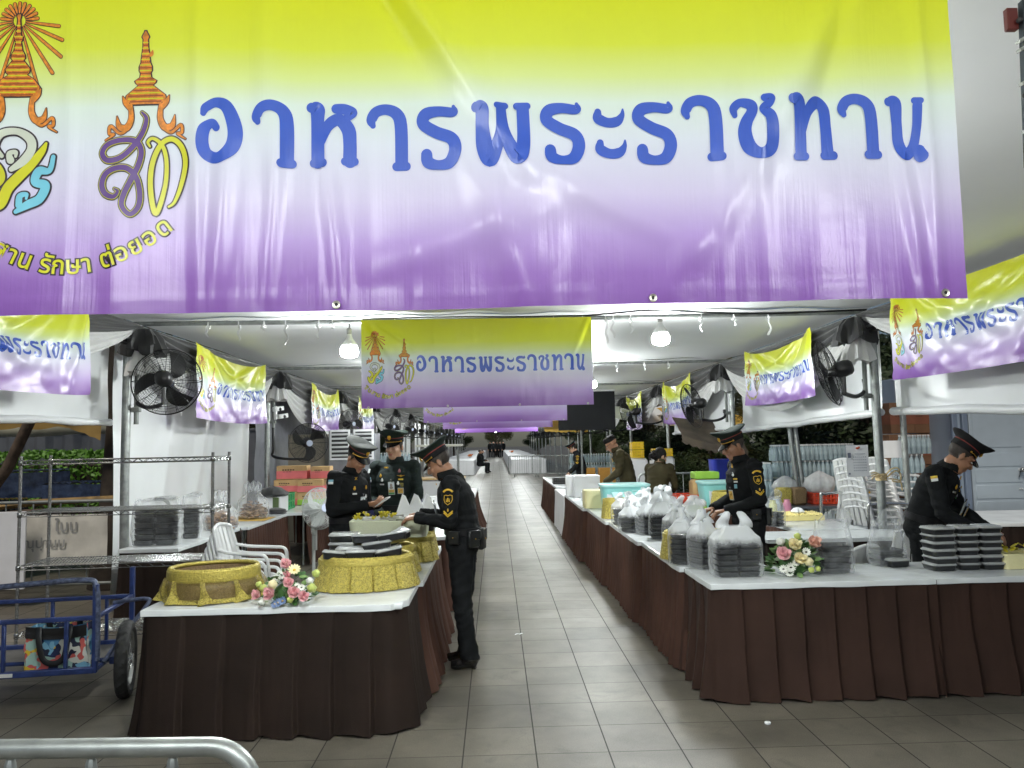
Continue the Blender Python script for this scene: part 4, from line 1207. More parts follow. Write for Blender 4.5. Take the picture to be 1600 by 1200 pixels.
# ---------------------------------------------------------------- plastic carrier bags of stacked boxes
def carrier_material():
    # one thin film: clear where it is stretched over the boxes, milky where it is bunched above them (v runs up the bag)
    m = film('carrier bag film', (0.88, 0.91, 0.93), clear=1.12, rough=0.16)
    nt = m.node_tree; N = nt.nodes; L = nt.links
    uv = N.new('ShaderNodeUVMap'); uv.uv_map = 'UVMap'
    sp = N.new('ShaderNodeSeparateXYZ'); L.new(uv.outputs[0], sp.inputs[0])
    n2 = N.new('ShaderNodeTexNoise'); n2.inputs['Scale'].default_value = 26; n2.inputs['Detail'].default_value = 4
    tc = [n for n in N if n.type == 'TEX_COORD'][0]; L.new(tc.outputs['Object'], n2.inputs['Vector'])
    ad = N.new('ShaderNodeMath'); ad.operation = 'MULTIPLY_ADD'; ad.inputs[1].default_value = 0.30; L.new(n2.outputs['Fac'], ad.inputs[0]); L.new(sp.outputs[1], ad.inputs[2])
    mr = N.new('ShaderNodeMapRange'); mr.interpolation_type = 'SMOOTHSTEP'; mr.inputs[1].default_value = 0.98; mr.inputs[2].default_value = 1.28; mr.inputs[3].default_value = 1.0; mr.inputs[4].default_value = 0.42
    L.new(ad.outputs[0], mr.inputs[0])
    mx = [n for n in N if n.type == 'MIX_SHADER'][0]
    old = mx.inputs[0].links[0].from_socket
    mu = N.new('ShaderNodeMath'); mu.operation = 'MULTIPLY'; L.new(old, mu.inputs[0]); L.new(mr.outputs[0], mu.inputs[1]); L.new(mu.outputs[0], mx.inputs[0])
    return m
BAGU = carrier_material()
BAGC = film('clear bag film', (0.80, 0.83, 0.85), clear=0.98, rough=0.12)
def bag(label, x, y, z, n, rotz, seed, w=0.2, d=0.15, handles=True, hh=0.032, film_=None, top=0.13, group='bagged meals on the tables', lean=0.0, cols=1):
    t = thing('bagged_meals', label, 'bag', (x, y, z), rotz, group)
    rg = random.Random(int(seed*100))
    for k in range(n):
        for cidx in range(cols):
            b = MB()
            M = Matrix.Translation((rg.uniform(-.006, .006)+lean*k+(cidx-(cols-1)/2)*w*1.02, rg.uniform(-.006, .006), 0.004+k*(hh+0.006))) @ Matrix.Rotation(rg.uniform(-.05, .05), 4, 'Z')
            tray(b, w, d, hh, 0, M); 
            b.build('food_box', [BOXB, LIDC], t)
    H = n*(hh+0.006)+0.012
    W = w*cols
    bg_ = MB()
    N = 56
    rows = [(1.06, 1.10, 0.0), (1.12, 1.16, 0.012), (1.15, 1.2, H*0.35), (1.13, 1.22, H*0.7), (1.135, 1.2, H*0.88), (1.10, 1.15, H*1.0), (1.06, 1.10, H+0.02), (0.85, 0.8, H+0.05), (0.6, 0.5, H+0.05+top*0.4)]
    if not handles: rows = [(1.06, 1.10, 0.0), (1.12, 1.16, 0.012), (1.16, 1.2, H*0.3), (1.14, 1.22, H*0.6), (1.15, 1.2, H*0.92), (1.08, 1.02, H+0.04), (1.0, 0.75, H+0.09), (1.02, 0.25, H+0.09+top*0.5)]
    vs = []; fs = []
    for i, (a, b_, zz) in enumerate(rows):
        for k in range(N):
            an = 2*PI*k/N
            ca, sa = math.cos(an), math.sin(an)
            ex = 0.36
            px = math.copysign(abs(ca)**ex, ca)*W/2*a; py = math.copysign(abs(sa)**ex, sa)*d/2*b_
            f_ = 0.035*nz(an*2.2, i*0.55, seed)+0.02*nz(an*7, i*1.3, seed+2)
            if i >= 6: f_ += 0.02*math.sin(an*9+seed)
            vs.append((px*(1+f_*1.6)+lean*zz*6*0.1, py*(1+f_*1.9), zz+(0.012*nz(an*3, i, seed+5) if i > 5 else 0)))
    for i in range(len(rows)-1):
        for k in range(N):
            k2 = (k+1) % N
            fs.append((i*N+k, i*N+k2, (i+1)*N+k2, (i+1)*N+k))
    bg_.add(vs, fs, 0)
    if handles:
        for s in (-1, 1):
            x0 = s*W*0.19
            base = H+0.045+top*0.3
            sec = []
            for q in range(9):
                u = q/8
                hw = 0.045*(1-0.45*u)
                cx = x0+s*0.025*math.sin(u*2.5+seed); zz = base+(top*0.85)*u
                if q == 8: hw *= 0.5
                fl = 0.010*math.sin(u*7+seed+s)
                sec.append([(cx-hw, -0.022*(1-u*0.6)+fl, zz), (cx, -0.032*(1-u*0.7)+fl, zz), (cx+hw, -0.022*(1-u*0.6)+fl, zz), (cx+hw, 0.022*(1-u*0.6)+fl, zz), (cx, 0.032*(1-u*0.7)+fl, zz), (cx-hw, 0.022*(1-u*0.6)+fl, zz)])
            vv = [p for r_ in sec for p in r_]; ff = []
            for i in range(8):
                for k in range(6):
                    k2 = (k+1) % 6
                    ff.append((i*6+k, i*6+k2, (i+1)*6+k2, (i+1)*6+k))
            bg_.add(vv, ff, 0)
    else:
        # knotted / flopped over mouth of the bag
        pts = [(W*0.42, 0, H+0.10), (W*0.45, -d*0.12, H+0.10+top*0.5), (W*0.10, -d*0.05, H+0.09+top*0.75), (-W*0.36, d*0.05, H+0.08+top*0.4)]
        bg_.tube(crom(pts, 6), [0.012+0.016*math.sin(PI*k/18) for k in range(19)], 9, 0, sq=(1.6, 0.5))
    for q, p in enumerate(bg_.v): bg_.uv[q] = (0.5, p[2]/H)
    bg_.build('plastic_bag', film_ or BAGU, t, angle=180)
    return t
bag('front white carrier bag with six black meal boxes at the right table corner', 1.63, 5.32, 0.753, 6, R(2), 1.1, w=0.150, d=0.17, top=0.13, cols=2)
bag('white carrier bag squeezed behind the front carrier bag, boxes seen end-on', 1.50, 5.66, 0.753, 6, R(24), 2.3, w=0.15, d=0.18, top=0.12)
bag('slim white carrier bag between the gold basket and the corner bags', 1.40, 5.86, 0.753, 6, R(60), 2.9, w=0.14, d=0.17, top=0.12)
bag('clear bag of five meal boxes with a flopped mouth right of the bouquet', 2.325, 5.36, 0.753, 5, R(-5), 3.7, w=0.21, d=0.16, handles=False, film_=BAGC, top=0.14)
bag('clear bag with only three meal boxes under its empty top, beside the white chair', 2.84, 5.63, 0.753, 3, R(8), 4.2, w=0.20, d=0.16, handles=False, film_=BAGC, top=0.2)
for i, (x, y, n, rz, lab) in enumerate((
        (1.45, 8.15, 6, 5, 'carrier bag with clearly showing black boxes at the front left of the bagged row'), (1.53, 7.75, 5, 20, 'white carrier bag second from the near end of the bagged row'), (1.56, 7.35, 6, -10, 'white carrier bag in the middle of the bagged row'),
        (1.62, 6.95, 5, 15, 'white carrier bag at the near end of the bagged row'), (1.76, 7.55, 5, 0, 'white carrier bag on the inner side of the bagged row'), (1.74, 8.1, 6, 10, 'tall-eared white carrier bag at the inner back of the row'), (1.40, 8.55, 5, 30, 'white carrier bag at the far end beside the gold pleated basket'),
        (1.80, 7.05, 6, -15, 'white carrier bag with two raised ears behind the gold basket of boxes'), (1.66, 8.6, 5, 0, 'white carrier bag farthest back in front of the aqua bin'), (1.38, 7.95, 4, 45, 'low white carrier bag at the table edge in the middle of the row'), (1.60, 7.95, 5, -20, 'white carrier bag wedged in the heart of the bagged row'), (1.80, 8.35, 6, 25, 'white carrier bag at the inner edge near the loose aqua lid'))):
    bag(lab, x, y, 0.753, n, R(rz), 5.1+i*1.37, w=0.215, d=0.175, top=0.10+0.02*(i % 3), cols=1)
bag('wrapped double stack of black meal boxes at the near end of the left curtain table', -3.36, 7.74, 0.753, 6, R(0), 21.3, w=0.20, d=0.16, handles=False, film_=BAGC, top=0.02, cols=2, hh=0.050)
bag('small wrapped stack of meal boxes behind the larger wrapped stack on the left', -3.22, 8.25, 0.753, 6, R(10), 22.3, w=0.16, d=0.16, handles=False, film_=BAGC, top=0.02, hh=0.05)

# bags of dried pods on the left table
POD = mat('brown dried pods', (0.27, 0.17, 0.10), 0.6, var=0.5, vscale=20)
def pod_bag(label, x, y, z, seed, sc_=1.0):
    t = thing('pod_bag', label, 'bag', (x, y, z), seed, 'clear bags of brown pods')
    rg = random.Random(int(seed*31))
    p = MB()
    for k in range(150):
        a = rg.uniform(0, 2*PI); r_ = 0.15*math.sqrt(rg.random()); zz = rg.uniform(0.015, 0.20)*(1-0.5*(r_/0.15)**2)
        d = Vector((math.cos(a*3+k), math.sin(a*3+k), rg.uniform(-.25, .25))).normalized()*rg.uniform(0.03, 0.045)
        c = Vector((r_*math.cos(a), r_*math.sin(a), zz))
        p.tube([c-d, c-d*0.3+Vector((0, 0, .003)), c+d*0.4, c+d], [0.004, 0.010, 0.010, 0.004], 6, 0)
    p.build('pods', POD, t)
    b = MB()
    b.lathe([(0.15, 0.0), (0.175, 0.02), (0.185, 0.09), (0.175, 0.17), (0.15, 0.215), (0.11, 0.25), (0.07, 0.30), (0.06, 0.36)], 44, (0, 0, 0), 0,
            fn=lambda a, i, r_, z_: (r_*(1+0.14*nz(a*2.5, i*0.5, seed)+0.05*math.sin(a*11)*(i > 4)), z_+0.03*nz(a*3, seed)*(i > 5)), caps=(True, False))
    for s in range(4):
        a = s*1.6+seed
        b.tube([(0.05*math.cos(a), 0.05*math.sin(a), 0.30), (0.07*math.cos(a), 0.07*math.sin(a), 0.38), (0.05*math.cos(a+.4), 0.05*math.sin(a+.4), 0.43)], [0.03, 0.022, 0.002], 6, 0, sq=(1.5, 0.3))
    b.build('plastic_bag', BAGC, t, angle=180)
    t.scale = (sc_,)*3
    return t
pod_bag('clear bag of brown pods behind the chrome rack post', -3.20, 9.05, 0.753, 1.0, 1.05)
pod_bag('clear bag of brown pods between the rack post and the stacked chairs', -3.42, 9.6, 0.753, 2.2, 1.0)
pod_bag('clear bag of brown pods on a yellow sheet at the middle of the left table', -3.22, 10.3, 0.757, 3.1, 1.15)
m_ = MB(); m_.box((0, 0, 0.002), (0.5, 0.5, 0.004), 0, ch=0.001)
tag(m_.build('paper_sheet', mat('yellow card', srgb(206, 168, 84), 0.7), loc=(-3.22, 10.22, 0.753)), 'yellow card under a bag of brown pods', 'paper')

# ---------------------------------------------------------------- bouquets
PET = {k: mat('petal '+k, c, 0.55, var=0.12, vscale=40, sheen=0.2, trans=0.15) for k, c in (('pink', srgb(242, 200, 200)), ('rose', srgb(230, 168, 174)), ('cream', srgb(238, 226, 178)), ('white', srgb(232, 234, 224)), ('lime', srgb(196, 208, 110)), ('blue', srgb(112, 134, 176)), ('peach', srgb(228, 178, 158)))}
LEAF = mat('silk leaf', (0.050, 0.13, 0.035), 0.5, var=0.45, vscale=25)
LEAF2 = mat('pale silk leaf', (0.16, 0.26, 0.09), 0.5, var=0.35, vscale=25)
CENT = mat('flower centre', (0.03, 0.02, 0.012), 0.7)
CENTY = mat('yellow flower centre', srgb(226, 190, 60), 0.7)
def petal(mb, M, ln, wd, cup, m):
    vs = []; fs = []
    n = 5
    for i in range(n+1):
        t = i/n
        w = wd*math.sin(PI*(0.12+0.80*t))**0.8
        for j in (-1, 0, 1):
            vs.append(M @ Vector((j*w*0.5, ln*t, cup*t*t*ln+0.25*w*abs(j)*cup+0.02*ln*nz(t*3, j))))
    for i in range(n):
        for j in range(2):
            a = i*3+j
            fs.append((a, a+1, a+4, a+3))
    mb.add(vs, fs, m)
def rose(mb, M, r, m, m2):
    for ring, (k, ln, cup, up) in enumerate(((5, 1.0, 0.55, 0.15), (5, 0.85, 1.0, 0.3), (4, 0.65, 1.6, 0.42), (3, 0.45, 2.4, 0.5))):
        for q in range(k):
            a = 2*PI*q/k+ring*0.6
            X = M @ Matrix.Rotation(a, 4, 'Z') @ Matrix.Translation((0, r*0.10*(3-ring)*0.4, r*up)) @ Matrix.Rotation(R(18+ring*17), 4, 'X')
            petal(mb, X, r*ln, r*1.15*(1-ring*0.12), cup, m2 if ring > 1 else m)
    mb.ball(M @ Vector((0, 0, r*0.35)), r*0.42, 8, m2)
def daisy(mb, M, r, m, mc):
    for q in range(12):
        X = M @ Matrix.Rotation(2*PI*q/12, 4, 'Z') @ Matrix.Rotation(R(12), 4, 'X')
        petal(mb, X, r, r*0.42, 0.1, m)
    mb.ball(M @ Vector((0, 0, r*0.08)), (r*0.26, r*0.26, r*0.16), 8, mc)
def bud(mb, M, r, m):
    mb.lathe([(r*0.3, 0), (r*0.62, r*0.3), (r*0.68, r*0.7), (r*0.45, r*1.15), (r*0.2, r*1.3)], 12, (0, 0, 0), m, fn=lambda a, i, rr_, z: (rr_*(1+0.14*math.sin(a*5+i*0.6)), z))
    # move the last added ring block into place
    n = 60
    for i in range(len(mb.v)-n, len(mb.v)): mb.v[i] = tuple(M @ Vector(mb.v[i]))
def bouquet(label, x, y, z, spec, seed, rx, ry, h, leaves=60):
    t = thing('bouquet', label, 'bouquet', (x, y, z), 0, 'bouquets of silk flowers')
    rg = random.Random(seed)
    lf = MB()
    for k in range(leaves):
        a = rg.uniform(0, 2*PI); e = rg.uniform(-0.1, 1.3)
        c = Vector((rx*0.78*math.cos(a)*math.cos(e), ry*0.78*math.sin(a)*math.cos(e), max(0.008, h*0.8*math.sin(e)+0.02)))
        M = Matrix.Translation(c) @ Matrix.Rotation(a-PI/2, 4, 'Z') @ Matrix.Rotation(R(rg.uniform(-15, 45)), 4, 'X') @ Matrix.Rotation(R(rg.uniform(-50, 50)), 4, 'Y')
        petal(lf, M, rg.uniform(0.035, 0.06), rg.uniform(0.022, 0.036), rg.uniform(-.3, .4), k % 2)
    lf.ball((0, 0, h*0.28), (rx*0.55, ry*0.55, h*0.35), 10, 0)
    lf.build('foliage', [LEAF, LEAF2], t)
    for (kind, col, fx, fz, fy, r_) in spec:
        mb = MB()
        p = Vector((fx, fy, fz))
        nrm = Vector((fx/rx*0.7, -0.75+fy/ry*0.4, 0.35+fz/h*0.4)).normalized()
        M = Matrix.Translation(p) @ nrm.to_track_quat('Z', 'Y').to_matrix().to_4x4()
        if kind == 'rose': rose(mb, M, r_, 0, 1); mats = [PET[col], PET['rose' if col == 'pink' else col]]
        elif kind == 'daisy': daisy(mb, M, r_, 0, 1); mats = [PET[col], CENT if col == 'white' else CENTY]
        else: bud(mb, M, r_, 0); mats = [PET[col]]
        mb.build({'rose': 'rose', 'daisy': 'daisy', 'bud': 'bud'}[kind], mats, t, angle=180)
    return t
bouquet('bouquet of pink and cream silk flowers with a blue spray on the front left table', -1.28, 4.80, 0.753, [
    ('rose', 'pink', -.16, .05, -.06, .034), ('rose', 'pink', -.075, .06, -.10, .042), ('rose', 'pink', .02, .115, -.07, .036), ('rose', 'pink', .055, .065, -.10, .040), ('rose', 'pink', .11, .045, -.11, .036), ('rose', 'pink', -.02, .20, .03, .04),
    ('daisy', 'cream', .035, .19, -.01, .040), ('daisy', 'white', -.035, .165, -.04, .036), ('daisy', 'white', -.055, .15, -.06, .032), ('daisy', 'white', .10, .10, -.10, .022), ('daisy', 'white', .075, .11, -.10, .020),
    ('bud', 'cream', -.065, .11, -.08, .042), ('bud', 'lime', .15, .085, -.08, .042), ('bud', 'lime', -.13, .085, -.04, .034), ('bud', 'white', .13, .12, -.04, .034), ('bud', 'lime', .155, .155, .0, .036), ('bud', 'white', -.12, .02, -.12, .030), ('bud', 'lime', .04, .03, -.12, .030),
    ('daisy', 'blue', -.03, .02, -.125, .028), ('daisy', 'blue', -.05, .012, -.125, .026), ('daisy', 'blue', -.005, .03, -.125, .026), ('rose', 'rose', -.005, .15, -.02, .03), ('bud', 'lime', -.17, .10, .0, .028)], 5, .17, .12, .19, 70)
bouquet('bouquet of peach roses and white daisies with dark leaves on the front right table', 2.04, 5.34, 0.753, [
    ('rose', 'pink', -.09, .12, -.10, .046), ('rose', 'cream', -.02, .165, -.07, .042), ('rose', 'peach', .085, .175, -.06, .044), ('rose', 'cream', -.01, .095, -.11, .040), ('bud', 'cream', .035, .08, -.12, .038), ('bud', 'white', -.085, .185, -.04, .036), ('bud', 'lime', .02, .21, -.01, .03),
    ('daisy', 'white', -.06, .055, -.12, .030), ('daisy', 'white', -.10, .045, -.11, .026), ('daisy', 'white', .035, .14, -.11, .028), ('daisy', 'white', -.07, .025, -.12, .026), ('daisy', 'white', -.03, .08, -.12, .022), ('bud', 'lime', .05, .035, -.12, .026), ('bud', 'lime', .09, .04, -.11, .024)], 8, .165, .12, .20, 190).scale = (1.18, 1.1, 1.15)

# ---------------------------------------------------------------- foam boxes, napkins
FOAM = mat('pale green foam', srgb(198, 202, 176), 0.6, var=0.04, bump=0.25, bscale=90)
YLF = mat('yellow blossom', srgb(212, 198, 60), 0.5, var=0.2)
FOAMY = mat('cream foam', srgb(226, 218, 168), 0.6, var=0.05, bump=0.3, bscale=80)
t = thing('foam_box', 'pale foam box with yellow blossoms on its rim, balanced on the gold baskets', 'box', (-0.87, 6.33, 0.962), R(2))
b = MB(); shell(b, [(0.60, 0.40, 0), (0.60, 0.40, 0.004), (0.62, 0.42, 0.13), (0.61, 0.41, 0.134), (0.56, 0.36, 0.13), (0.55, 0.35, 0.02)], 0, cap1=True); b.build('foam_shell', FOAM, t)
f = MB()
for k in range(26):
    a = rng.uniform(-.28, .1); q = Vector((a, -.19+rng.uniform(0, .12), .14+rng.uniform(0, .045)))
    for s in range(4): petal(f, Matrix.Translation(q) @ Matrix.Rotation(s*PI/2+k, 4, 'Z') @ Matrix.Rotation(R(35), 4, 'X'), .03, .02, .2, 0)
f.build('blossoms', YLF, t)
n_ = MB()
for k in range(4):
    M = Matrix.Translation((-.15+k*.11, -.02, .125)) @ Matrix.Rotation(k*.5, 4, 'Z')
    n_.box(M @ Vector((0, 0, .012)), (.14, .12, .02), 0, rot=M.to_3x3() @ Matrix.Rotation(R(6*k), 3, 'Y'))
n_.build('packets', SHEEN, t)
t = thing('foam_box', 'cream foam box with wilting leaf garnish at the right picture edge', 'box', (3.66, 5.42, 0.753), R(2))
b = MB(); shell(b, [(0.36, 0.24, 0), (0.36, 0.24, 0.004), (0.37, 0.25, 0.10), (0.36, 0.24, 0.104), (0.32, 0.20, 0.1), (0.32, 0.2, 0.02)], 0, cap1=True); b.build('foam_shell', FOAMY, t)
f = MB()
for k in range(22):
    q = Vector((-.16+rng.uniform(0, .34), -.10+rng.uniform(0, .2), .11+rng.uniform(0, .02)))
    petal(f, Matrix.Translation(q) @ Matrix.Rotation(k*1.1, 4, 'Z') @ Matrix.Rotation(R(20), 4, 'X'), .05, .03, .2, 0)
f.build('blossoms', YLF, t)
# folded white papers in front of the soldiers
PAPER = mat('white paper', (0.82, 0.83, 0.84), 0.7, var=0.03)
for k, (x, y, rz, lab) in enumerate(((-.80, 6.66, .2, 'folded white napkin standing left in the group of three by the soldiers'), (-.70, 6.68, -.1, 'middle folded white napkin of the three by the soldiers'), (-.60, 6.70, .3, 'folded white napkin of the three closest to the aisle soldier'))):
    t = MB()
    vs = [(-.06, -.05, 0), (.06, -.05, 0), (.07, .05, 0), (-.05, .06, 0), (-.01, .0, .17), (.015, .02, .15)]
    vs = [(a*1.2, b_*1.2, c*1.0) for a, b_, c in vs]
    t.add(vs, [(0, 1, 5, 4), (1, 2, 5), (2, 3, 4, 5), (3, 0, 4), (3, 2, 1, 0)])
    tag(t.build('napkin', PAPER, loc=(x, y, 1.1), rotz=rz, angle=20), lab, 'napkin', 'folded white napkins')
t = thing('carton_tray', 'white-lined tray under the folded napkins in front of the soldiers', 'tray', (-.74, 6.68, 0.965), 0)
b = MB(); shell(b, [(0.40, 0.34, 0), (0.42, 0.36, 0.13), (0.40, 0.34, 0.132), (0.38, 0.32, 0.12)], 0, cap1=True); b.build('tray_shell', BOXB, t)
# ---------------------------------------------------------------- chrome wire rack on the left
CHROME = mat('chrome wire', (0.27, 0.275, 0.27), 0.25, 0.9, var=0.2, vscale=30)
CHROME_D = mat('worn chrome post', (0.22, 0.22, 0.215), 0.35, 0.8, var=0.3, vscale=60)
rk = thing('wire_rack', 'tall chrome wire shelving rack standing before the left pole', 'rack', (-3.86, 6.35, 0), R(3))
RW, RD = 1.52, 0.46
for (x, y) in ((0, 0), (RW, 0), (0, RD), (RW, RD)):
    p = MB()
    p.tube([(x, y, 0.03), (x, y, 1.66)], 0.0125, 10)
    for k in range(60): p.lathe([(0.0126, 0), (0.0138, 0.003), (0.0126, 0.006)], 10, (x, y, 0.06+k*0.0262), caps=(False, False))
    p.lathe([(0.018, 0), (0.02, 0.01), (0.013, 0.035)], 10, (x, y, 0))
    p.build('post', CHROME_D, rk)
for z in (0.24, 0.775, 1.20, 1.62):
    s = MB()
    for (a, b) in (((0, 0), (RW, 0)), ((0, RD), (RW, RD)), ((0, 0), (0, RD)), ((RW, 0), (RW, RD))):
        for dz in (0, -0.032): s.tube([(a[0], a[1], z+dz), (b[0], b[1], z+dz)], 0.0042, 6)
        L_ = math.hypot(b[0]-a[0], b[1]-a[1]); n = int(L_/0.045)
        pts = []
        for k in range(n+1):
            t = k/n; pts.append((a[0]+(b[0]-a[0])*t, a[1]+(b[1]-a[1])*t, z-(0.032 if k % 2 else 0)))
        s.tube(pts, 0.0028, 5)
    if z < 1.6:
        for k in range(58):
            x = 0.02+k*(RW-0.04)/57
            s.tube([(x, 0, z+0.005), (x, RD, z+0.005)], 0.0022, 5)
        for y in (0.15, 0.31): s.tube([(0, y, z), (RW, y, z)], 0.004, 6)
    for (x, y) in ((0, 0), (RW, 0), (0, RD), (RW, RD)): s.lathe([(0.0145, -0.035), (0.018, -0.03), (0.018, 0.0), (0.0145, 0.006)], 10, (x, y, z))
    s.build('wire_shelf', CHROME, rk)

# ---------------------------------------------------------------- blue hand cart
BLUE = mat('blue painted steel', (0.022, 0.040, 0.14), 0.35, 0.2, var=0.3, vscale=18, bump=0.1, bscale=40)
BLUE_W = mat('chipped blue steel', (0.10, 0.12, 0.19), 0.4, 0.5, var=0.5, vscale=40)
ct = thing('hand_cart', 'blue tubular hand cart with one spoked wheel showing at the left picture edge', 'cart', (-2.70, 5.30, 0), R(8))
fr = MB()
def bar(a, b, w=0.028, mb=None):
    a, b = Vector(a), Vector(b); d = b-a
    (mb or fr).box((a+b)/2, (w, w, d.length), 0, rot=d.to_track_quat('Z', 'Y').to_matrix(), ch=0.004)
for z in (0.24, 0.58): 
    bar((-1.3, 0, z), (0, 0, z), 0.04 if z < .3 else 0.03); bar((-1.3, 0.75, z), (0, 0.75, z), 0.04 if z < .3 else 0.03)
    bar((0, 0, z), (0, 0.75, z))
    bar((-1.3, 0, z), (-1.3, 0.75, z))
for x in (-0.95, -0.56, -0.18): bar((x, 0, 0.26), (x, 0, 0.57), 0.024); bar((x, 0.75, 0.26), (x, 0.75, 0.57), 0.024)
for y in (0, 0.75): bar((0, y, 0.22), (0, y, 0.80), 0.034)
fr.build('frame', BLUE, ct)
hd = MB()
hd.tube(crom([(-1.35, 0.0, 0.76), (-0.9, 0.0, 0.79), (-0.4, 0, 0.82), (-0.08, 0, 0.83), (0.0, 0, 0.78), (0.012, 0.0, 0.5), (0.012, 0, 0.3)], 6), 0.019, 10)
hd.build('handle_rail', BLUE_W, ct)
gd = MB()
gd.tube(crom([(-0.02, 0.40, 0.60), (0.20, 0.38, 0.62), (0.22, 0.36, 0.58), (0.10, 0.22, 0.40), (0.02, 0.10, 0.26)], 6), 0.014, 8)
gd.build('guard_rail', BLUE_W, ct)
gd = MB()
gd.tube([(-1.25, 0.0, 0.58), (-1.05, 0.0, 0.70), (-1.0, 0.38, 0.70), (-1.05, 0.75, 0.6)], 0.014, 8)
gd.build('guard_rail', BLUE_W, ct)
fl = MB(); fl.box((-0.65, 0.375, 0.226), (1.24, 0.71, 0.012), 0, ch=0.002); fl.build('deck', mat('dull steel deck', (0.20, 0.19, 0.17), 0.4, 0.5, var=0.3, vscale=5), ct)
sg = MB(); sg.box((-0.53, -0.0215, 0.24), (0.075, 0.003, 0.024), 0, ch=0.001); sg.build('label_plate', mat('white sticker', (0.6, 0.6, 0.58), 0.5), ct)
def wheel(parent, x, y, z, r, axis='x'):
    w = bpy.data.objects.new('wheel', None); COL.objects.link(w); w.parent = parent; w.location = (x, y, z); w.rotation_euler = (0, 0, R(9))
    ty = MB()
    RT = Matrix.Rotation(PI/2, 3, 'Y')
    prof = [(r-0.075, -0.028), (r-0.05, -0.042), (r-0.02, -0.040), (r-0.004, -0.026), (r, -0.010), (r, 0.010), (r-0.004, 0.026), (r-0.02, 0.040), (r-0.05, 0.042), (r-0.075, 0.028)]
    ty.lathe(prof, 96, (0, 0, 0), 0, rot=RT, caps=(False, False), fn=lambda a, i, q, zz: (q+(0.0035*(1 if int((a*48/(2*PI)+zz*30)) % 2 else -1) if 2 < i < 7 else 0), zz))
    ty.build('tyre', RUBBER, w, angle=30)
    ri = MB()
    ri.lathe([(r-0.072, -0.03), (r-0.085, -0.03), (r-0.095, -0.012), (r-0.095, 0.012), (r-0.085, 0.03), (r-0.072, 0.03)], 48, (0, 0, 0), 0, rot=RT, caps=(False, False))
    ri.lathe([(0.0005, -0.05), (0.03, -0.05), (0.034, -0.03), (0.03, 0.03), (0.034, 0.045), (0.0005, 0.05)], 16, (0, 0, 0), 0, rot=RT, caps=(False, False))
    for k in range(18):
        a = 2*PI*k/18; b = a+0.35*(1 if k % 2 else -1)
        ri.tube([(0.03*(1 if k % 2 else -1), 0.03*math.cos(a), 0.03*math.sin(a)), (0, (r-0.09)*math.cos(b), (r-0.09)*math.sin(b))], 0.0035, 5)
    ri.build('rim', mat('bright wheel rim', (0.6, 0.61, 0.61), 0.25, 0.9, var=0.1), w)
    return w
wheel(ct, 0.145, 0.16, 0.258, 0.256); wheel(ct, -1.48, 0.30, 0.258, 0.256)
ax = MB(); ax.tube([(-1.5, 0.23, 0.258), (0.12, 0.17, 0.258)], 0.014, 8); ax.box((0.07, 0.16, 0.26), (0.05, 0.07, 0.05), 0); ax.build('axle', BLUE, ct)
# printed shopping bag in the cart
def patch_material():
    m = bpy.data.materials.new('printed bag cloth'); m.use_nodes = True
    N = m.node_tree.nodes; L = m.node_tree.links; p = N['Principled BSDF']; p.inputs['Roughness'].default_value = 0.45
    tc = N.new('ShaderNodeTexCoord')
    ns = N.new('ShaderNodeTexNoise'); ns.inputs['Scale'].default_value = 9; ns.inputs['Detail'].default_value = 2
    v = N.new('ShaderNodeTexVoronoi'); v.inputs['Scale'].default_value = 15
    mx = N.new('ShaderNodeMix'); mx.data_type = 'RGBA'; mx.inputs[0].default_value = 0.25
    L.new(tc.outputs['Object'], ns.inputs['Vector']); L.new(tc.outputs['Object'], mx.inputs[6]); L.new(ns.outputs['Color'], mx.inputs[7]); L.new(mx.outputs[2], v.inputs['Vector'])
    sp = N.new('ShaderNodeSeparateColor'); L.new(v.outputs['Color'], sp.inputs[0])
    rp = N.new('ShaderNodeValToRGB'); rp.color_ramp.interpolation = 'CONSTANT'
    cols = [srgb(26, 36, 70), srgb(120, 170, 196), srgb(206, 206, 196), srgb(214, 180, 52), srgb(40, 44, 62), srgb(70, 120, 160), srgb(190, 90, 84), srgb(150, 180, 170)]
    while len(rp.color_ramp.elements) < len(cols): rp.color_ramp.elements.new(0.5)
    for i, (e, c) in enumerate(zip(rp.color_ramp.elements, cols)): e.position = i/len(cols); e.color = c+(1,)
    L.new(sp.outputs[0], rp.inputs['Fac']); L.new(rp.outputs[0], p.inputs['Base Color'])
    return m
PRINT = patch_material()
bg2 = thing('shopping_bag', 'colourful printed shopping bag with black handles standing in the blue cart', 'bag', (-2.98, 5.40, 0.234), R(6))
b = MB()
b.grid(lambda u, v: ((u-0.5)*0.40*(1-0.06*v)+0.02*nz(v*3, u), -0.07+0.03*math.sin(PI*u)*0.4+0.01*nz(u*4, v*4, 2), 0.30*v-0.02*math.sin(PI*u)*v), 14, 12, 0)
b.grid(lambda u, v: ((u-0.5)*0.40*(1-0.06*v), 0.08-0.02*nz(u*4, v*4, 3), 0.28*v), 14, 12, 0)
for s in (-1, 1): b.grid(lambda u, v, s=s: (s*0.20*(1-0.06*v)-s*0.02*math.sin(PI*u), -0.07+0.15*u, 0.29*v), 6, 8, 0)
b.box((0, 0, 0.004), (0.38, 0.14, 0.006), 0)
b.build('bag_body', PRINT, bg2, angle=180)
b = MB(); b.grid(lambda u, v: ((u-0.5)*0.385, -0.079+0.012*math.sin(PI*u)+0.008*nz(u*4, v*2, 2), 0.22+0.075*v-0.02*math.sin(PI*u)), 14, 4, 0); b.build('bag_top_band', BLACK, bg2, angle=180)
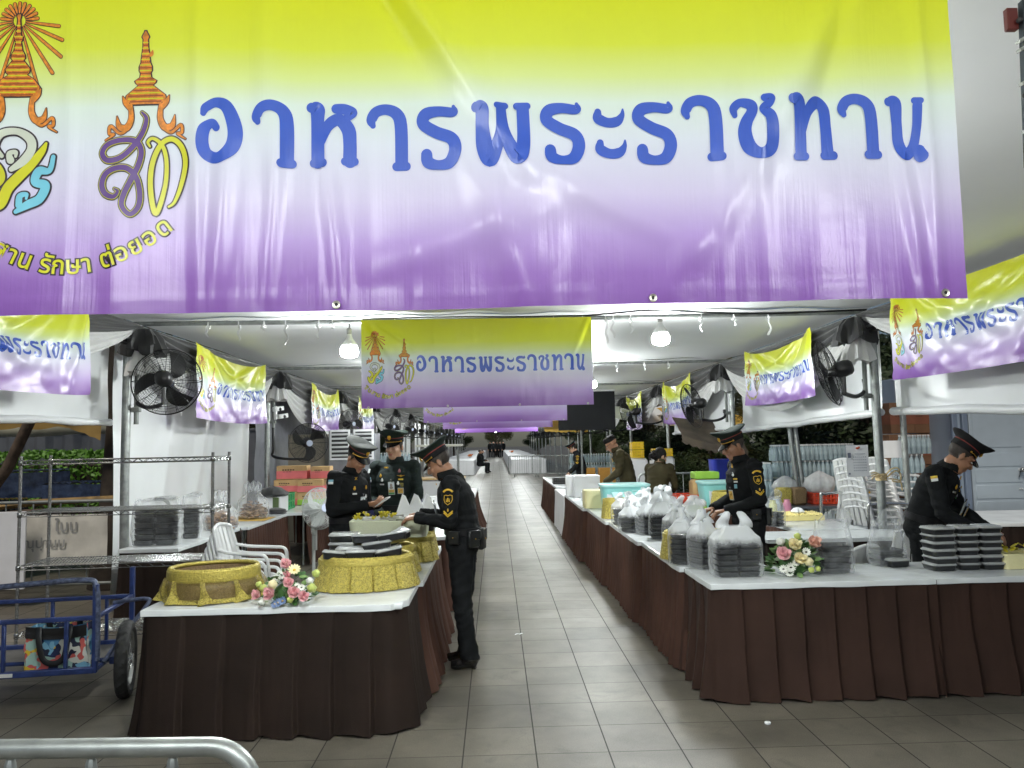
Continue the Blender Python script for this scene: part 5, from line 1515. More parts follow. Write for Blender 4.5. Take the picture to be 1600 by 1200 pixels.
for y in (-0.095, 0.09):
    b = MB(); b.tube(crom([(-0.11, y*0.8, 0.29), (-0.10, y, 0.20), (-0.07, y, 0.08), (-0.0, y, 0.05), (0.06, y, 0.09), (0.08, y, 0.20), (0.09, y*0.8, 0.29)], 6), 0.012, 8, sq=(1.6, 0.4)); b.build('handle', BLACK, bg2)

# ---------------------------------------------------------------- barrier in front of the camera, and barriers further back
def barrier(label, loc, rotz, w=2.0, h=1.08, r=0.019, feet=True, n=12, m=None):
    t = thing('crowd_barrier', label, 'barrier', loc, rotz, 'galvanised crowd barriers')
    mm = m or GALV
    f = MB()
    c = 0.10
    pts = [(w/2, 0, 0.2), (w/2, 0, h-c), (w/2-c*0.3, 0, h-c*0.3), (w/2-c, 0, h), (-w/2+c, 0, h), (-w/2+c*0.3, 0, h-c*0.3), (-w/2, 0, h-c), (-w/2, 0, 0.2)]
    sm = []
    for k in range(len(pts)-1):
        for q in range(4 if k not in (0, 3, 6) else 1): sm.append(tuple(a+(b-a)*q/4 for a, b in zip(pts[k], pts[k+1])))
    sm.append(pts[-1])
    pth = [(w/2, 0, 0.2), (w/2, 0, h*0.6)]
    cr_ = 0.09
    for (cx, a0) in ((w/2-cr_, 0.0), (-w/2+cr_, PI/2)):
        for q in range(9): pth.append((cx+cr_*math.cos(a0+PI/2*q/8), 0, h-cr_+cr_*math.sin(a0+PI/2*q/8)))
    pth += [(-w/2, 0, h*0.6), (-w/2, 0, 0.2)]
    f.tube(pth, r, 14)
    f.tube([(-w/2, 0, 0.2), (w/2, 0, 0.2)], r*0.9, 10)
    f.build('frame', mm, t)
    for k in range(1, n):
        x = -w/2+w*k/n
        b = MB(); b.tube([(x, 0, 0.2), (x, 0, h-0.005)], 0.008, 8); b.lathe([(0.012, 0), (0.011, 0.012), (0.008, 0.02)], 8, (x, 0, h-r-0.022)); b.build('bar', mm, t)
    for x in (-w/2+0.25, w/2-0.25):
        b = MB(); b.tube(crom([(x, -0.3, 0.012), (x, -0.15, 0.06), (x, 0, 0.19), (x, 0.15, 0.06), (x, 0.3, 0.012)], 4), 0.012, 8); b.build('foot', mm, t)
    return t
barrier('galvanised barrier close to the camera, only its rounded top corner in view', (-1.50, 1.66, 0), R(-2.5), w=2.0, h=1.095)
barrier('grey barrier with yellow tape bands in the left background beside the white board', (-4.95, 8.9, 0), R(2), w=2.4, h=1.12, n=8, m=GALV_D)
YTAPE = mat('yellow tape', srgb(214, 168, 30), 0.5)
bo = MB()
for v in (0,):
    bo.grid(lambda u, v: (-0.78+0.94*u, -0.03+0.012*nz(u*3, v*3, 1), 0.42+0.56*v+0.01*nz(u*4, 2)), 16, 10, 0)
tag(bo.build('cloth_sign', mat('weathered white cloth sign', (0.52, 0.50, 0.45), 0.7, var=0.25, vscale=4), loc=(-4.55, 8.86, 0), rotz=R(2), angle=180), 'weathered cloth sign with faint grey lettering tied to the left barrier', 'sign')
sign = COL.objects['cloth_sign']
tx = MB()
for i, (s_, px, pz, sz) in enumerate((('ใบบ', 0.02, 0.80, 0.17), ('ณุปฺานบ', -0.22, 0.62, 0.15))):
    vs, fs = text_tris(s_, 0.02)
    tx.add([(-0.30+px+p[0]*sz, -0.047, pz+p[1]*sz) for p in vs], fs)
tx.build('lettering', mat('faded grey print', (0.26, 0.26, 0.25), 0.7), sign, angle=180)
bo = MB(); bo.box((0, 0, 0.62), (0.9, 0.03, 0.84), 0, ch=0.004)
tag(bo.build('white_board', mat('white board', (0.66, 0.67, 0.70), 0.5, var=0.05), loc=(-5.62, 8.6, 0), rotz=R(4)), 'plain white board standing behind the chrome rack at the left edge', 'board')

# ---------------------------------------------------------------- plastic chairs
PLW = mat('white plastic', (0.74, 0.75, 0.75), 0.35, var=0.04, vscale=5)
def make_chair(label, loc, rotz, arms=True):
    t = thing('plastic_chair', label, 'chair', loc, rotz, 'white plastic chairs')
    s = MB()
    s.grid(lambda u, v: ((u-0.5)*0.44*(1-0.10*v), -0.20+0.42*v, 0.44-0.02*math.sin(PI*v)*math.sin(PI*u)-0.03*max(0, 0.12-v)*5*0+(-0.03*(1-v/0.1) if v < 0.1 else 0)), 10, 12)
    s.grid(lambda u, v: ((u-0.5)*0.44*(1-0.10*v), -0.20+0.42*v, 0.428-0.02*math.sin(PI*v)*math.sin(PI*u)), 10, 12)
    s.tube([(-0.22, -0.2, 0.425), (0.22, -0.2, 0.425), (0.20, 0.22, 0.435), (-0.20, 0.22, 0.435)], 0.013, 8, closed=True)
    s.build('seat', PLW, t, angle=60)
    b = MB()
    def bf(u, v, o=0.0):
        z = 0.44+0.42*v
        return ((u-0.5)*0.42*(1-0.14*v*v), 0.21+0.13*v-0.05*math.sin(PI*u)*0.6*(-1)+o, z+0.03*math.sin(PI*u)*v)
    for sl in range(5):
        u0 = 0.02+sl*0.2; 
        b.grid(lambda u, v: bf(u0+0.16*u, v), 3, 12); b.grid(lambda u, v: bf(u0+0.16*u, v, 0.012), 3, 12)
    pts = [bf(0.0, k/10) for k in range(11)]+[bf(k/10, 1.0) for k in range(1, 11)]+[bf(1.0, 1-k/10) for k in range(1, 11)]
    b.tube(pts, 0.016, 8)
    b.build('backrest', PLW, t, angle=60)
    for sx in (-1, 1):
        for (y, yb) in ((-0.19, -0.24), (0.20, 0.26)):
            l = MB(); l.tube([(sx*0.20, y, 0.43), (sx*0.225, (y+yb)/2, 0.22), (sx*0.245, yb, 0.0)], [0.030, 0.024, 0.019], 8, sq=(1, 0.7)); l.build('leg', PLW, t)
        if arms:
            a = MB(); a.tube(crom([(sx*0.19, 0.29, 0.70), (sx*0.235, 0.16, 0.675), (sx*0.25, -0.05, 0.665), (sx*0.25, -0.17, 0.65), (sx*0.235, -0.20, 0.56), (sx*0.22, -0.20, 0.44)], 5), 0.019, 8, sq=(1.3, 0.7)); a.build('armrest', PLW, t)
    return t
for k in range(5):
    lab = ['lowest white chair in the nested stack behind the tied basket', 'second white chair up in the nested stack behind the tied basket', 'middle white chair in the nested stack behind the tied basket', 'fourth white chair up in the nested stack behind the tied basket', 'topmost white chair of the nested stack behind the tied basket'][k]
    if k == 0: ch0 = make_chair(lab, (-2.03, 6.36, 0), R(86)); ch0.scale = (.9, .86, .96)
    else: dup(ch0, (-2.03+0.020*k, 6.36-0.002*k, 0.055*k), R(86), lab)
dup(ch0, (2.66, 6.15, 0), R(-150), 'single white plastic chair behind the front right table')
dup(ch0, (3.75, 7.1, 0), R(170), 'white plastic chair between the two right-hand posts')
for st, (x, y, ang, nm) in enumerate(((4.50, 9.2, 120, 'tall stack of chairs under the calendar'), (4.95, 9.3, 110, 'chair stack behind the right soldier'))):
    for k in range(8):
        dup(ch0, (x-0.012*k, y+0.008*k, 0.080*k), R(ang), f'white plastic chair, {["lowest", "second from the bottom", "third from the bottom", "fourth from the bottom", "fourth from the top", "third from the top", "second from the top", "topmost"][k]} in the {nm}')

# ---------------------------------------------------------------- fans
FANB = mat('black fan enamel', (0.010, 0.010, 0.011), 0.35, var=0.2)
def make_fan(label, loc, axis, pole, r=0.33, blade_rot=0.3, name='wall_fan', fm=None):
    """axis: direction the air blows; pole: where the bracket is fixed (world)"""
    t = thing(name, label, 'fan', loc, 0, 'big black fans on the poles')
    fm = fm or FANB
    A = Vector(axis).normalized()
    Q = A.to_track_quat('Y', 'Z').to_matrix().to_4x4()
    g = MB()
    # front and back cages: rings and spokes
    def cage(sy, depth, nsp, rings):
        prof = lambda q: depth*(1-q*q)**0.6*sy if q < 1 else 0
        for q in rings:
            ring = [(r*q*math.cos(2*PI*k/40), prof(q), r*q*math.sin(2*PI*k/40)) for k in range(40)]
            g.tube([Q @ Vector(p) for p in ring], 0.0016 if q < 0.99 else 0.006, 4 if q < 0.99 else 6, closed=True)
        for k in range(nsp):
            a = 2*PI*k/nsp
            g.tube([Q @ Vector((r*q*math.cos(a), prof(q), r*q*math.sin(a))) for q in (0.16, 0.35, 0.55, 0.75, 0.9, 1.0)], 0.0022 if k % 4 else 0.0032, 4)
    rs = [0.16]+[0.2+0.8*k/22 for k in range(1, 23)]
    cage(1, 0.10, 20, rs[::1]); cage(-1, 0.09, 16, rs[::2])
    g.build('guard', fm, t)
    for k in range(3):
        b = MB()
        a0 = blade_rot+2*PI*k/3
        def bf(u, v, o=0.0):
            rad = r*(0.12+0.80*u)
            wdt = 0.34+0.55*math.sin(PI*min(1, u*0.9+0.1))
            ang = a0+(v-0.5)*wdt+0.55*u*u
            return Q @ Vector((rad*math.cos(ang), 0.035*(0.5-v)*2*0.6+o, rad*math.sin(ang)))
        b.grid(lambda u, v: bf(u, v), 10, 6); b.grid(lambda u, v: bf(u, v, 0.003), 10, 6)
        b.build('blade', fm, t, angle=180)
    m = MB()
    m.lathe([(0.0005, -0.24), (0.05, -0.235), (0.075, -0.21), (0.085, -0.15), (0.08, -0.09), (0.055, -0.05), (0.03, 0.02), (0.045, 0.03), (0.04, 0.055), (0.0005, 0.062)], 18, (0, 0, 0), 0, rot=Q.to_3x3() @ Matrix.Rotation(-PI/2, 3, 'X'), caps=(False, False))
    m.build('motor', fm, t)
    d = MB(); d.lathe([(0.0005, 0.0), (0.045, 0.0), (0.048, -0.004)], 20, Q @ Vector((0, 0.108, 0)), 0, rot=Q.to_3x3() @ Matrix.Rotation(-PI/2, 3, 'X'), caps=(False, False)); d.build('badge_disc', mat('pale fan badge', (0.5, 0.55, 0.7), 0.4), t)
    br = MB()
    P = Vector(pole)-Vector(loc)
    mo = Q @ Vector((0, -0.13, -0.05))
    low = mo+Vector((0, 0, -0.20))
    br.tube([mo, mo+Vector((0, 0, -0.1)), low], 0.022, 8)
    br.tube(crom([low, low+(P-low)*0.55+Vector((0, 0, -0.03-(P-low).z*0.5)), Vector((P.x, P.y, low.z+0.04)), Vector((P.x, P.y, low.z+0.16)), P], 5), 0.022, 10)
    br.build('bracket_arm', fm, t)
    return t
make_fan('big black fan seen from behind on the left pole, its motor towards the camera', (-3.30, 7.78, 2.37), (-0.18, 0.95, -0.10), (-3.66, 7.92, 2.3), r=0.335, blade_rot=2.9)
make_fan('big black fan on the second left pole facing the camera', (-2.88, 11.9, 1.74), (0.38, -0.9, -0.05), (-3.62, 12.6, 2.0), r=0.30, blade_rot=0.1)
make_fan('black fan above the cap of the middle soldier on the left', (-3.22, 17.2, 1.83+.33), (0.75, -0.65, 0.0), (-3.62, 17.5, 2.1), r=0.33, blade_rot=0.7)
make_fan('big black fan on the nearest right pole, tilted down and seen from behind', (3.40, 7.72, 2.33), (-0.74, 0.50, -0.22), (3.86, 7.93, 2.25), r=0.34, blade_rot=0.5)
make_fan('black fan on the second right pole in front of a drooping banner', (3.20, 12.4, 2.22), (-0.72, 0.62, -0.2), (3.82, 12.75, 2.1), r=0.36, blade_rot=1.5)
make_fan('black fan on the third right pole beside the dark screen', (3.05, 17.2, 2.28), (-0.62, 0.70, -0.2), (3.82, 17.6, 2.15), r=0.38, blade_rot=2.1)
farfan = {}
for i, y in enumerate((22.3, 27.2, 32.0, 36.9, 41.7, 46.5, 51.4, 56.2, 61.0)):
    for s in (-1, 1):
        if i > 0:
            dup(farfan[s], (3.0*s, y, 2.2), 0, f'distant black fan, {ordn[i]} past the third row of fans on the {side_name(s)} of the aisle'); continue
        farfan[s] = make_fan(f'distant black fan just past the third row of fans on the {side_name(s)} of the aisle', (3.0*s, y, 2.2), (-0.7*s, 0.6 if s > 0 else -0.6, -0.1), ((XR if s > 0 else XL)-0.1*s, y+0.2, 2.1), r=0.34, blade_rot=i+s)
# grey standing fan by the left tables
PLG = mat('grey plastic fan', (0.45, 0.47, 0.46), 0.4, var=0.05)
sf = make_fan('pale grey pedestal fan standing behind the left soldier', (-2.03, 8.9, 0.98), (0.75, -0.65, 0.1), (-2.1, 9.0, 0.5), r=0.235, blade_rot=0.4, name='pedestal_fan', fm=PLG)
b = MB(); b.tube([(-0.09, 0.1, -0.3), (-0.09, 0.1, -0.97)], 0.02, 10)
for k in range(4):
    a = k*PI/2+0.3; b.tube([(-0.09, 0.1, -0.90), (-0.09+0.24*math.cos(a), 0.1+0.24*math.sin(a), -0.965)], [0.02, 0.012], 8)
b.build('stand', PLG, sf)

# ---------------------------------------------------------------- the hanging rail with knobs at the top right edge
lr_ = thing('hanging_rail', 'dark hanging cable rail with grey clips at the top right edge of the picture', 'rail', (1.463, 2.0, 2.44), 0)
lr_.scale = (0.625,)*3
a = MB(); a.box((0, 0, 0.33), (0.022, 0.035, 0.75), 0, rot=(0, R(2.0), 0)); a.build('rail_bar', mat('dark slate steel', (0.035, 0.045, 0.055), 0.45, 0.4), lr_)
a = MB(); a.box((0.022, 0.0, 0.33), (0.012, 0.04, 0.75), 0, rot=(0, R(2.0), 0)); a.build('rail_cover', mat('grey clip steel', (0.33, 0.34, 0.31), 0.5, 0.3), lr_)
for k, z in enumerate((0.0, 0.12, 0.27, 0.33, 0.48, 0.52, 0.61)):
    a = MB()
    if k in (1, 3, 4, 5): a.box((-0.012, -0.02, z), (0.055, 0.03, 0.014), 0, rot=(0, R(-30), 0)); a.build('clip', COL.objects['rail_cover'].data.materials[0], lr_)
    else: a.ball((-0.016, -0.012, z), 0.013, 10); a.build('knob', BLACK, lr_)
a = MB(); a.box((-0.03, 0.02, 0.63), (0.05, 0.03, 0.10), 0); a.build('red_tab', mat('dark red tab', srgb(86, 26, 20), 0.6), lr_)
# ---------------------------------------------------------------- people
SKINS = {}
def skin_mat(tone):
    c = {'tan': (0.33, 0.165, 0.095), 'fair': (0.47, 0.27, 0.18), 'deep': (0.26, 0.125, 0.07)}[tone]
    return mat('skin '+tone, c, 0.48, var=0.10, vscale=14, bump=0.08, bscale=120)
def cloth(name, c): return mat(name, c, 0.85, var=0.25, vscale=7, bump=0.45, bscale=24, spec=0.12)
UNI = cloth('black uniform', (0.010, 0.011, 0.012))
UNI_G = cloth('very dark green uniform', (0.014, 0.020, 0.019))
OLIVE = cloth('olive uniform', (0.050, 0.042, 0.022))
SHOE = mat('polished shoe', (0.010, 0.010, 0.010), 0.18, coat=0.5)
HAIRS = mat('cropped hair', (0.030, 0.022, 0.017), 0.7, var=0.3, vscale=60)
HAIRL = mat('black hair', (0.012, 0.010, 0.010), 0.75, var=0.3, spec=.2, vscale=40, bump=0.3, bscale=90)
LIP = mat('lips', (0.30, 0.11, 0.085), 0.45)
EYEW = mat('eye white', (0.7, 0.68, 0.64), 0.3)
EYED = mat('dark iris', (0.012, 0.009, 0.007), 0.2)
BRASS = mat('brass insignia', srgb(206, 160, 52), 0.35, 0.6, var=0.2, vscale=80)
GOLDT = mat('gold thread', srgb(214, 172, 40), 0.55, var=0.15, vscale=80)
CAPG = mat('dark green cap top', (0.016, 0.026, 0.022), 0.8, spec=0.15, bump=0.1, bscale=100)
CAPGREY = mat('grey cap top', (0.036, 0.042, 0.038), 0.75, sheen=0.0, spec=.2, bump=0.1, bscale=100)
CAPB = mat('black cap band', (0.010, 0.010, 0.011), 0.75, spec=0.15)
REDP = mat('red piping', srgb(120, 34, 26), 0.6)
VISOR = mat('patent visor', (0.006, 0.006, 0.007), 0.24, spec=.35)
def caps_(mb, a, b, r1, r2, n=14, k=1):
    a, b = Vector(a), Vector(b)
    N = 7
    pts = [a.lerp(b, i/N) for i in range(N+1)]
    rs = [r1+(r2-r1)*i/N for i in range(N+1)]
    mb.tube(pts, rs, n); mb.ball(a, r1, 12); mb.ball(b, r2, 12)
def frame(fwd, up):
    f = Vector(fwd).normalized(); u = Vector(up); u = (u-f*u.dot(f)).normalized(); r = f.cross(u)
    return Matrix((r, f, u)).transposed()       # columns: right, forward, up
def hand_mesh(mb, wrist, d, palm_n, side, curl=0.6, s=1.0, m=0):
    """d: direction the hand points; palm_n: where the palm faces; side +1 = the thumb lies on d x palm_n"""
    d = Vector(d).normalized(); pn = Vector(palm_n); pn = (pn-d*pn.dot(d)).normalized(); t = d.cross(pn)*side
    W = Vector(wrist)
    secs = [(0.0, 0.026, 0.020), (0.03, 0.034, 0.017), (0.06, 0.041, 0.016), (0.085, 0.041, 0.013), (0.097, 0.034, 0.009)]
    vs = []; n = 12
    for (l, a, b) in secs:
        for k in range(n):
            an = 2*PI*k/n
            vs.append(W+d*l*s+t*math.cos(an)*a*s+pn*math.sin(an)*b*s)
    fs = [(i*n+k, i*n+(k+1) % n, (i+1)*n+(k+1) % n, (i+1)*n+k) for i in range(len(secs)-1) for k in range(n)]
    fs += [tuple(range(n-1, -1, -1)), tuple((len(secs)-1)*n+k for k in range(n))]
    mb.add(vs, fs, m)
    for k, (off, ln) in enumerate(((0.030, 0.070), (0.010, 0.079), (-0.010, 0.073), (-0.029, 0.056))):
        p = W+d*0.090*s+t*off*s; pts = [p-d*0.02*s]; dd = d.copy(); a = 0.0
        for j, fr in enumerate((0.45, 0.32, 0.23)):
            a = curl*(0.75 if j == 0 else 0.95)+0.08*k*curl
            dd = (dd*math.cos(a)+pn*math.sin(a)).normalized() if j else (d*math.cos(a)+pn*math.sin(a)).normalized()
            perp = pn
            pts.append(pts[-1]+dd*(ln*fr+(0.02 if j == 0 else 0))*s)
        mb.tube(pts, [0.0095*s, 0.0092*s, 0.0082*s, 0.0062*s], 8, m)
        mb.ball(pts[-1], 0.0063*s, 8, m)
    p = W+d*0.028*s+t*0.026*s
    q = p+(t*0.75+d*0.55+pn*0.35).normalized()*0.040*s; q2 = q+(d*0.9+t*0.15+pn*0.5).normalized()*0.030*s
    mb.tube([p-t*0.01, q, q2, q2+(d*0.8+pn*0.6).normalized()*0.018*s], [0.014*s, 0.0115*s, 0.010*s, 0.007*s], 8, m)
    mb.ball(q2+(d*0.8+pn*0.6).normalized()*0.018*s, 0.007*s, 8, m)
def rings_(mb, secs, n=26):
    """secs: (centre, right, forward, rx, ry); a smooth lofted trunk with closed ends"""
    vs = []; fs = []
    for (c, r, f, rx, ry) in secs:
        for k in range(n):
            a = 2*PI*k/n; ca, sa = math.cos(a), math.sin(a)
            e = 0.82
            vs.append(Vector(c)+r*math.copysign(abs(ca)**e, ca)*rx+f*math.copysign(abs(sa)**e, sa)*ry)
    for i in range(len(secs)-1):
        for k in range(n):
            k2 = (k+1) % n
            fs.append((i*n+k, i*n+k2, (i+1)*n+k2, (i+1)*n+k))
    fs.append(tuple(range(n-1, -1, -1))); fs.append(tuple((len(secs)-1)*n+k for k in range(n)))
    mb.add(vs, fs)
def remesh(mb, voxel, it=3):
    me = bpy.data.meshes.new('tmp'); me.from_pydata(mb.v, [], mb.f)
    bm = bmesh.new(); bm.from_mesh(me); bmesh.ops.recalc_face_normals(bm, faces=bm.faces); bm.to_mesh(me); bm.free()
    o = bpy.data.objects.new('tmp', me); COL.objects.link(o)
    r_ = o.modifiers.new('r', 'REMESH'); r_.mode = 'VOXEL'; r_.voxel_size = voxel
    s_ = o.modifiers.new('s', 'SMOOTH'); s_.iterations = it; s_.factor = 0.5
    dg = bpy.context.evaluated_depsgraph_get(); dg.update()
    m2 = bpy.data.meshes.new_from_object(o.evaluated_get(dg))
    bpy.data.objects.remove(o); bpy.data.meshes.remove(me)
    return m2
def person(label, loc, rotz, J, uni, trousers, skin='tan', cap=None, hair='crop', group=None, voxel=0.009, extras=None, scale=1.0, female=False, hands=True, short=False):
    """J: joints in the figure's own frame (x right, y forward, z up)"""
    t = thing('person', label, 'person', loc, rotz, group)
    t.scale = (scale,)*3
    J = {k: Vector(v) if not isinstance(v, (int, float)) else v for k, v in J.items()}
    mb = MB()
    P, W, C, N = J['pelvis'], J['waist'], J['chest'], J['neck']
    Rv = (J['shR']-J['shL']).normalized(); Rh = (J['hipR']-J['hipL']).normalized()
    def fw(r, a, b):
        u = (Vector(b)-Vector(a)).normalized(); return u.cross(r).normalized()
    Ff = fw(Rh, P, W); Fc = fw(Rv, W, C)
    k = 0.93 if female else 1.0
    secs = [(P+Vector((0, 0, -0.09)), Rh, Ff, 0.130, 0.105), (P+Vector((0, 0, -0.03)), Rh, Ff, 0.176, 0.132), (P.lerp(W, 0.4), Rh, Ff, 0.172*k, 0.130), (W, (Rh+Rv).normalized(), Ff, 0.160*k, 0.124), (W.lerp(C, 0.5), Rv, Fc, 0.174*k, 0.136*k),
            (C, Rv, Fc, 0.190*k, 0.142), (C.lerp(N, 0.45), Rv, Fc, 0.182*k, 0.126), (C.lerp(N, 0.75), Rv, Fc, 0.135, 0.095), (N, Rv, Fc, 0.066, 0.062)]
    rings_(mb, secs)
    H = J['head']
    Hm = Matrix.Rotation(J.get('yaw', 0.0), 3, 'Z') @ Matrix.Rotation(-J.get('pitch', 0.0), 3, 'X') @ Matrix.Rotation(J.get('roll', 0.0), 3, 'Y')
    hp = lambda x, y, z: H+Hm @ Vector((x, y, z))
    caps_(mb, N-Vector((0, 0, .02)), hp(0, -0.018, -0.07), 0.060, 0.054)
    mb.ball(hp(0, -0.012, 0.040), (0.077, 0.097, 0.088), 18, 0, Hm); mb.ball(hp(0, 0.022, -0.030), (0.066, 0.074, 0.080), 16, 0, Hm)
    mb.ball(hp(0, 0.050, -0.085), (0.043, 0.042, 0.034), 12, 0, Hm); mb.ball(hp(0, 0.068, -0.096), (0.022, 0.022, 0.020), 10, 0, Hm)
    mb.ball(hp(0, -0.01, -0.062), (0.060, 0.06, 0.045), 12, 0, Hm)
    mb.tube([hp(0, 0.088, 0.022), hp(0, 0.102, 0.002), hp(0, 0.116, -0.020), hp(0, 0.106, -0.032)], [0.010, 0.011, 0.0135, 0.011], 10); mb.ball(hp(0, 0.112, -0.022), 0.0145, 10)
    for s in (-1, 1):
        mb.ball(hp(s*0.012, 0.100, -0.027), 0.010, 8)
        mb.ball(hp(s*0.080, -0.012, -0.008), (0.010, 0.022, 0.034), 10, 0, Hm @ Matrix.Rotation(-s*0.35, 3, 'Z'))
        mb.ball(hp(s*0.034, 0.074, -0.022), (0.026, 0.022, 0.022), 10, 0, Hm)
        mb.ball(hp(s*0.032, 0.082, 0.034), (0.024, 0.012, 0.009), 10, 0, Hm)
    mb.ball(hp(0, 0.090, -0.053), (0.024, 0.013, 0.009), 10, 0, Hm); mb.ball(hp(0, 0.088, -0.066), (0.021, 0.013, 0.009), 10, 0, Hm)
    for s in 'LR':
        sh, el, wr = J['sh'+s], J['el'+s], J['wr'+s]
        mb.ball(sh, 0.072*k, 14); caps_(mb, C.lerp(N, 0.6), sh+Vector((0, 0, -0.005)), 0.080, 0.064)
        caps_(mb, sh, el, 0.069*k, 0.056*k); caps_(mb, el, wr, 0.056*k, 0.041*k)
        hi, kn, an = J['hip'+s], J['kn'+s], J['an'+s]
        caps_(mb, hi, kn, 0.104, 0.074); caps_(mb, kn, an, 0.072, 0.060)
        mb.tube([an.lerp(kn, 0.25), an, an+(an-kn).normalized()*0.02], [0.064, 0.070, 0.070], 14)
        ft = J.get('toe'+s, an+Vector((0, 0.15, -0.05)))
        f0 = Vector((an.x, an.y-0.045, 0.035)) if 'toe'+s not in J else an+(an-ft)*0.3-Vector((0, 0, .03))
        mb.tube([f0-Vector((0, 0, 0.0)), Vector((an.x, an.y+0.03, f0.z+0.015)), ft.lerp(an, 0.35)-Vector((0, 0, 0.015)), ft], [0.036, 0.045, 0.042, 0.030], 12)
    me = remesh(mb, voxel)
    mats = [uni, trousers, skin_mat(skin), HAIRS, SHOE, LIP]
    for m_ in mats: me.materials.append(m_)
    neck0 = N+Vector((0, 0, 0.018))
    Hi = Hm.transposed()
    shoe_z = 0.085
    for p in me.polygons:
        c = p.center
        q = Hi @ (c-H)
        mi = 0
        if (c-H).length < 0.17 and (c-N).dot((H-N).normalized()) > 0.020:
            mi = 2
            if hair == 'crop' and q.z > -0.035+max(0, (q.y-(-0.02))*1.25) and abs(q.x) < 0.0795: mi = 3
            if hair == 'long' and q.z > -0.085+max(0, (q.y+0.03)*1.3): mi = 3
            if q.y > 0.090 and -0.070 < q.z < -0.049 and abs(q.x) < 0.024: mi = 5
        elif c.z < shoe_z: mi = 4
        elif (c-P).z < -0.02 and (min((c-J['wrL']).length, (c-J['wrR']).length) > 0.16) or (c-P).z < -0.10: 
            mi = 1
        p.material_index = mi
    # sleeves must stay sleeves even when a forearm hangs low
    for p in me.polygons:
        if p.material_index == 1:
            c = p.center
            for s in 'LR':
                a, b = J['el'+s], J['wr'+s]; ab = b-a; tt = max(0, min(1, (c-a).dot(ab)/ab.length_squared))
                if (c-(a+ab*tt)).length < 0.058: p.material_index = 0
    # creases in the cloth: gathered at the elbows, waist and knees, faint elsewhere
    skinv = set()
    for p in me.polygons:
        if p.material_index in (2, 3, 5): skinv.update(p.vertices)
    bends = [J['elL'], J['elR'], J['knL'], J['knR'], J['waist'], J['anL'], J['anR'], J['shL'], J['shR']]
    sd = rng.uniform(0, 50)
    nrm = [v.normal.copy() for v in me.vertices]
    for v in me.vertices:
        if v.index in skinv: continue
        c = v.co.copy()
        near = max(math.exp(-((c-b).length/0.13)**2) for b in bends)
        a_ = 0.0035+0.0075*near
        w = math.sin(c.z*70+6*nz(c.x*6, c.y*6, c.z*5+sd)+c.y*22)
        v.co = c+nrm[v.index]*(a_*(0.55*w*abs(w)+0.9*nz(c.x*13, c.y*13, c.z*9+sd)))
    vs = [tuple(v.co) for v in me.vertices]; fs = [tuple(p.vertices) for p in me.polygons]; ms = [p.material_index for p in me.polygons]
    bpy.data.meshes.remove(me)
    body = MB(); body.add(vs, fs, 0); body.m = ms
    if hands:
        for s in 'LR':
            d = (J['wr'+s]-J['el'+s]).normalized()
            hd = J.get('hd'+s, d); pn = J.get('pn'+s, Vector((0, 0, -1)))
            hand_mesh(body, J['wr'+s]+d*0.018, hd, pn, J.get('ts'+s, 1.0), J.get('curl'+s, 0.6), 0.98, 2)
    body.build('body', mats, t, angle=180)
    # cuffs, collar
    for s in 'LR':
        d = (J['wr'+s]-J['el'+s]).normalized()
        cu = MB(); cu.tube([J['wr'+s]-d*0.05, J['wr'+s]-d*0.01, J['wr'+s]+d*0.022], [0.047, 0.0475, 0.046], 16, caps=False)
        cu.tube([J['wr'+s]+d*0.022, J['wr'+s]+d*0.005], [0.046, 0.038], 16, caps=False); cu.build('cuff', uni, t)
    co = MB()
    cd = (H-N).normalized()
    fN = Fc
    for sgn in (-1, 1):
        def cf(u, v, o=0.0, sgn=sgn):
            a = -PI/2+0.12+(PI-0.10)*u
            ang = a if sgn > 0 else PI-a
            rad = 0.073+0.014*v+o
            pt = N+cd*(0.062-0.052*v-0.02*smooth01((0.35-abs(u-1))/0.35)*v)
            return pt+Rv*math.cos(ang)*rad+fN*math.sin(ang)*(rad-0.004)
        co.grid(lambda u, v: cf(u, v), 12, 4); co.grid(lambda u, v: cf(u, v, 0.005), 12, 4)
    co.build('collar', uni, t, angle=180)
    # eyes and brows
    ey = MB()
    for s in (-1, 1):
        ey.ball(hp(s*0.032, 0.083, 0.010), (0.0125, 0.008, 0.0045), 10, 0, Hm); ey.ball(hp(s*0.032, 0.0890, 0.010), (0.0055, 0.003, 0.0046), 8, 1, Hm)
        ey.tube([hp(s*0.014, 0.0945, 0.030), hp(s*0.032, 0.0945, 0.035), hp(s*0.050, 0.083, 0.031)], [0.003, 0.004, 0.002], 6, 2)
    ey.build('eyes', [EYEW, EYED, HAIRL], t)
    if cap:
        top, badge = cap
        kp = bpy.data.objects.new('peaked_cap', None); COL.objects.link(kp); kp.parent = t
        kp.location = hp(0, -0.002, 0.010); kp.rotation_euler = Hm.to_euler()
        b = MB(); b.lathe([(1.0, 0.040), (1.02, 0.045), (1.02, 0.085), (1.0, 0.09)], 36, (0, -0.010, 0), 0, sx=0.083, sy=0.103); b.build('band', CAPB, kp)
        b = MB(); b.lathe([(1.03, 0.083), (1.035, 0.086), (1.03, 0.090)], 36, (0, -0.010, 0), 0, sx=0.083, sy=0.103, caps=(False, False)); b.build('piping', REDP, kp)
        b = MB()
        def cr(a, i, r, z):
            fr = math.sin(a)         # +1 at the front
            kk = (0, .25, .6, 1, 1, .8, .4, 0)[i]
            return (r, z+kk*(0.028*fr*max(0, fr)+0.010*fr)-(0.012*kk*abs(math.cos(a))**3)+(0.010*kk*max(0, -fr)))
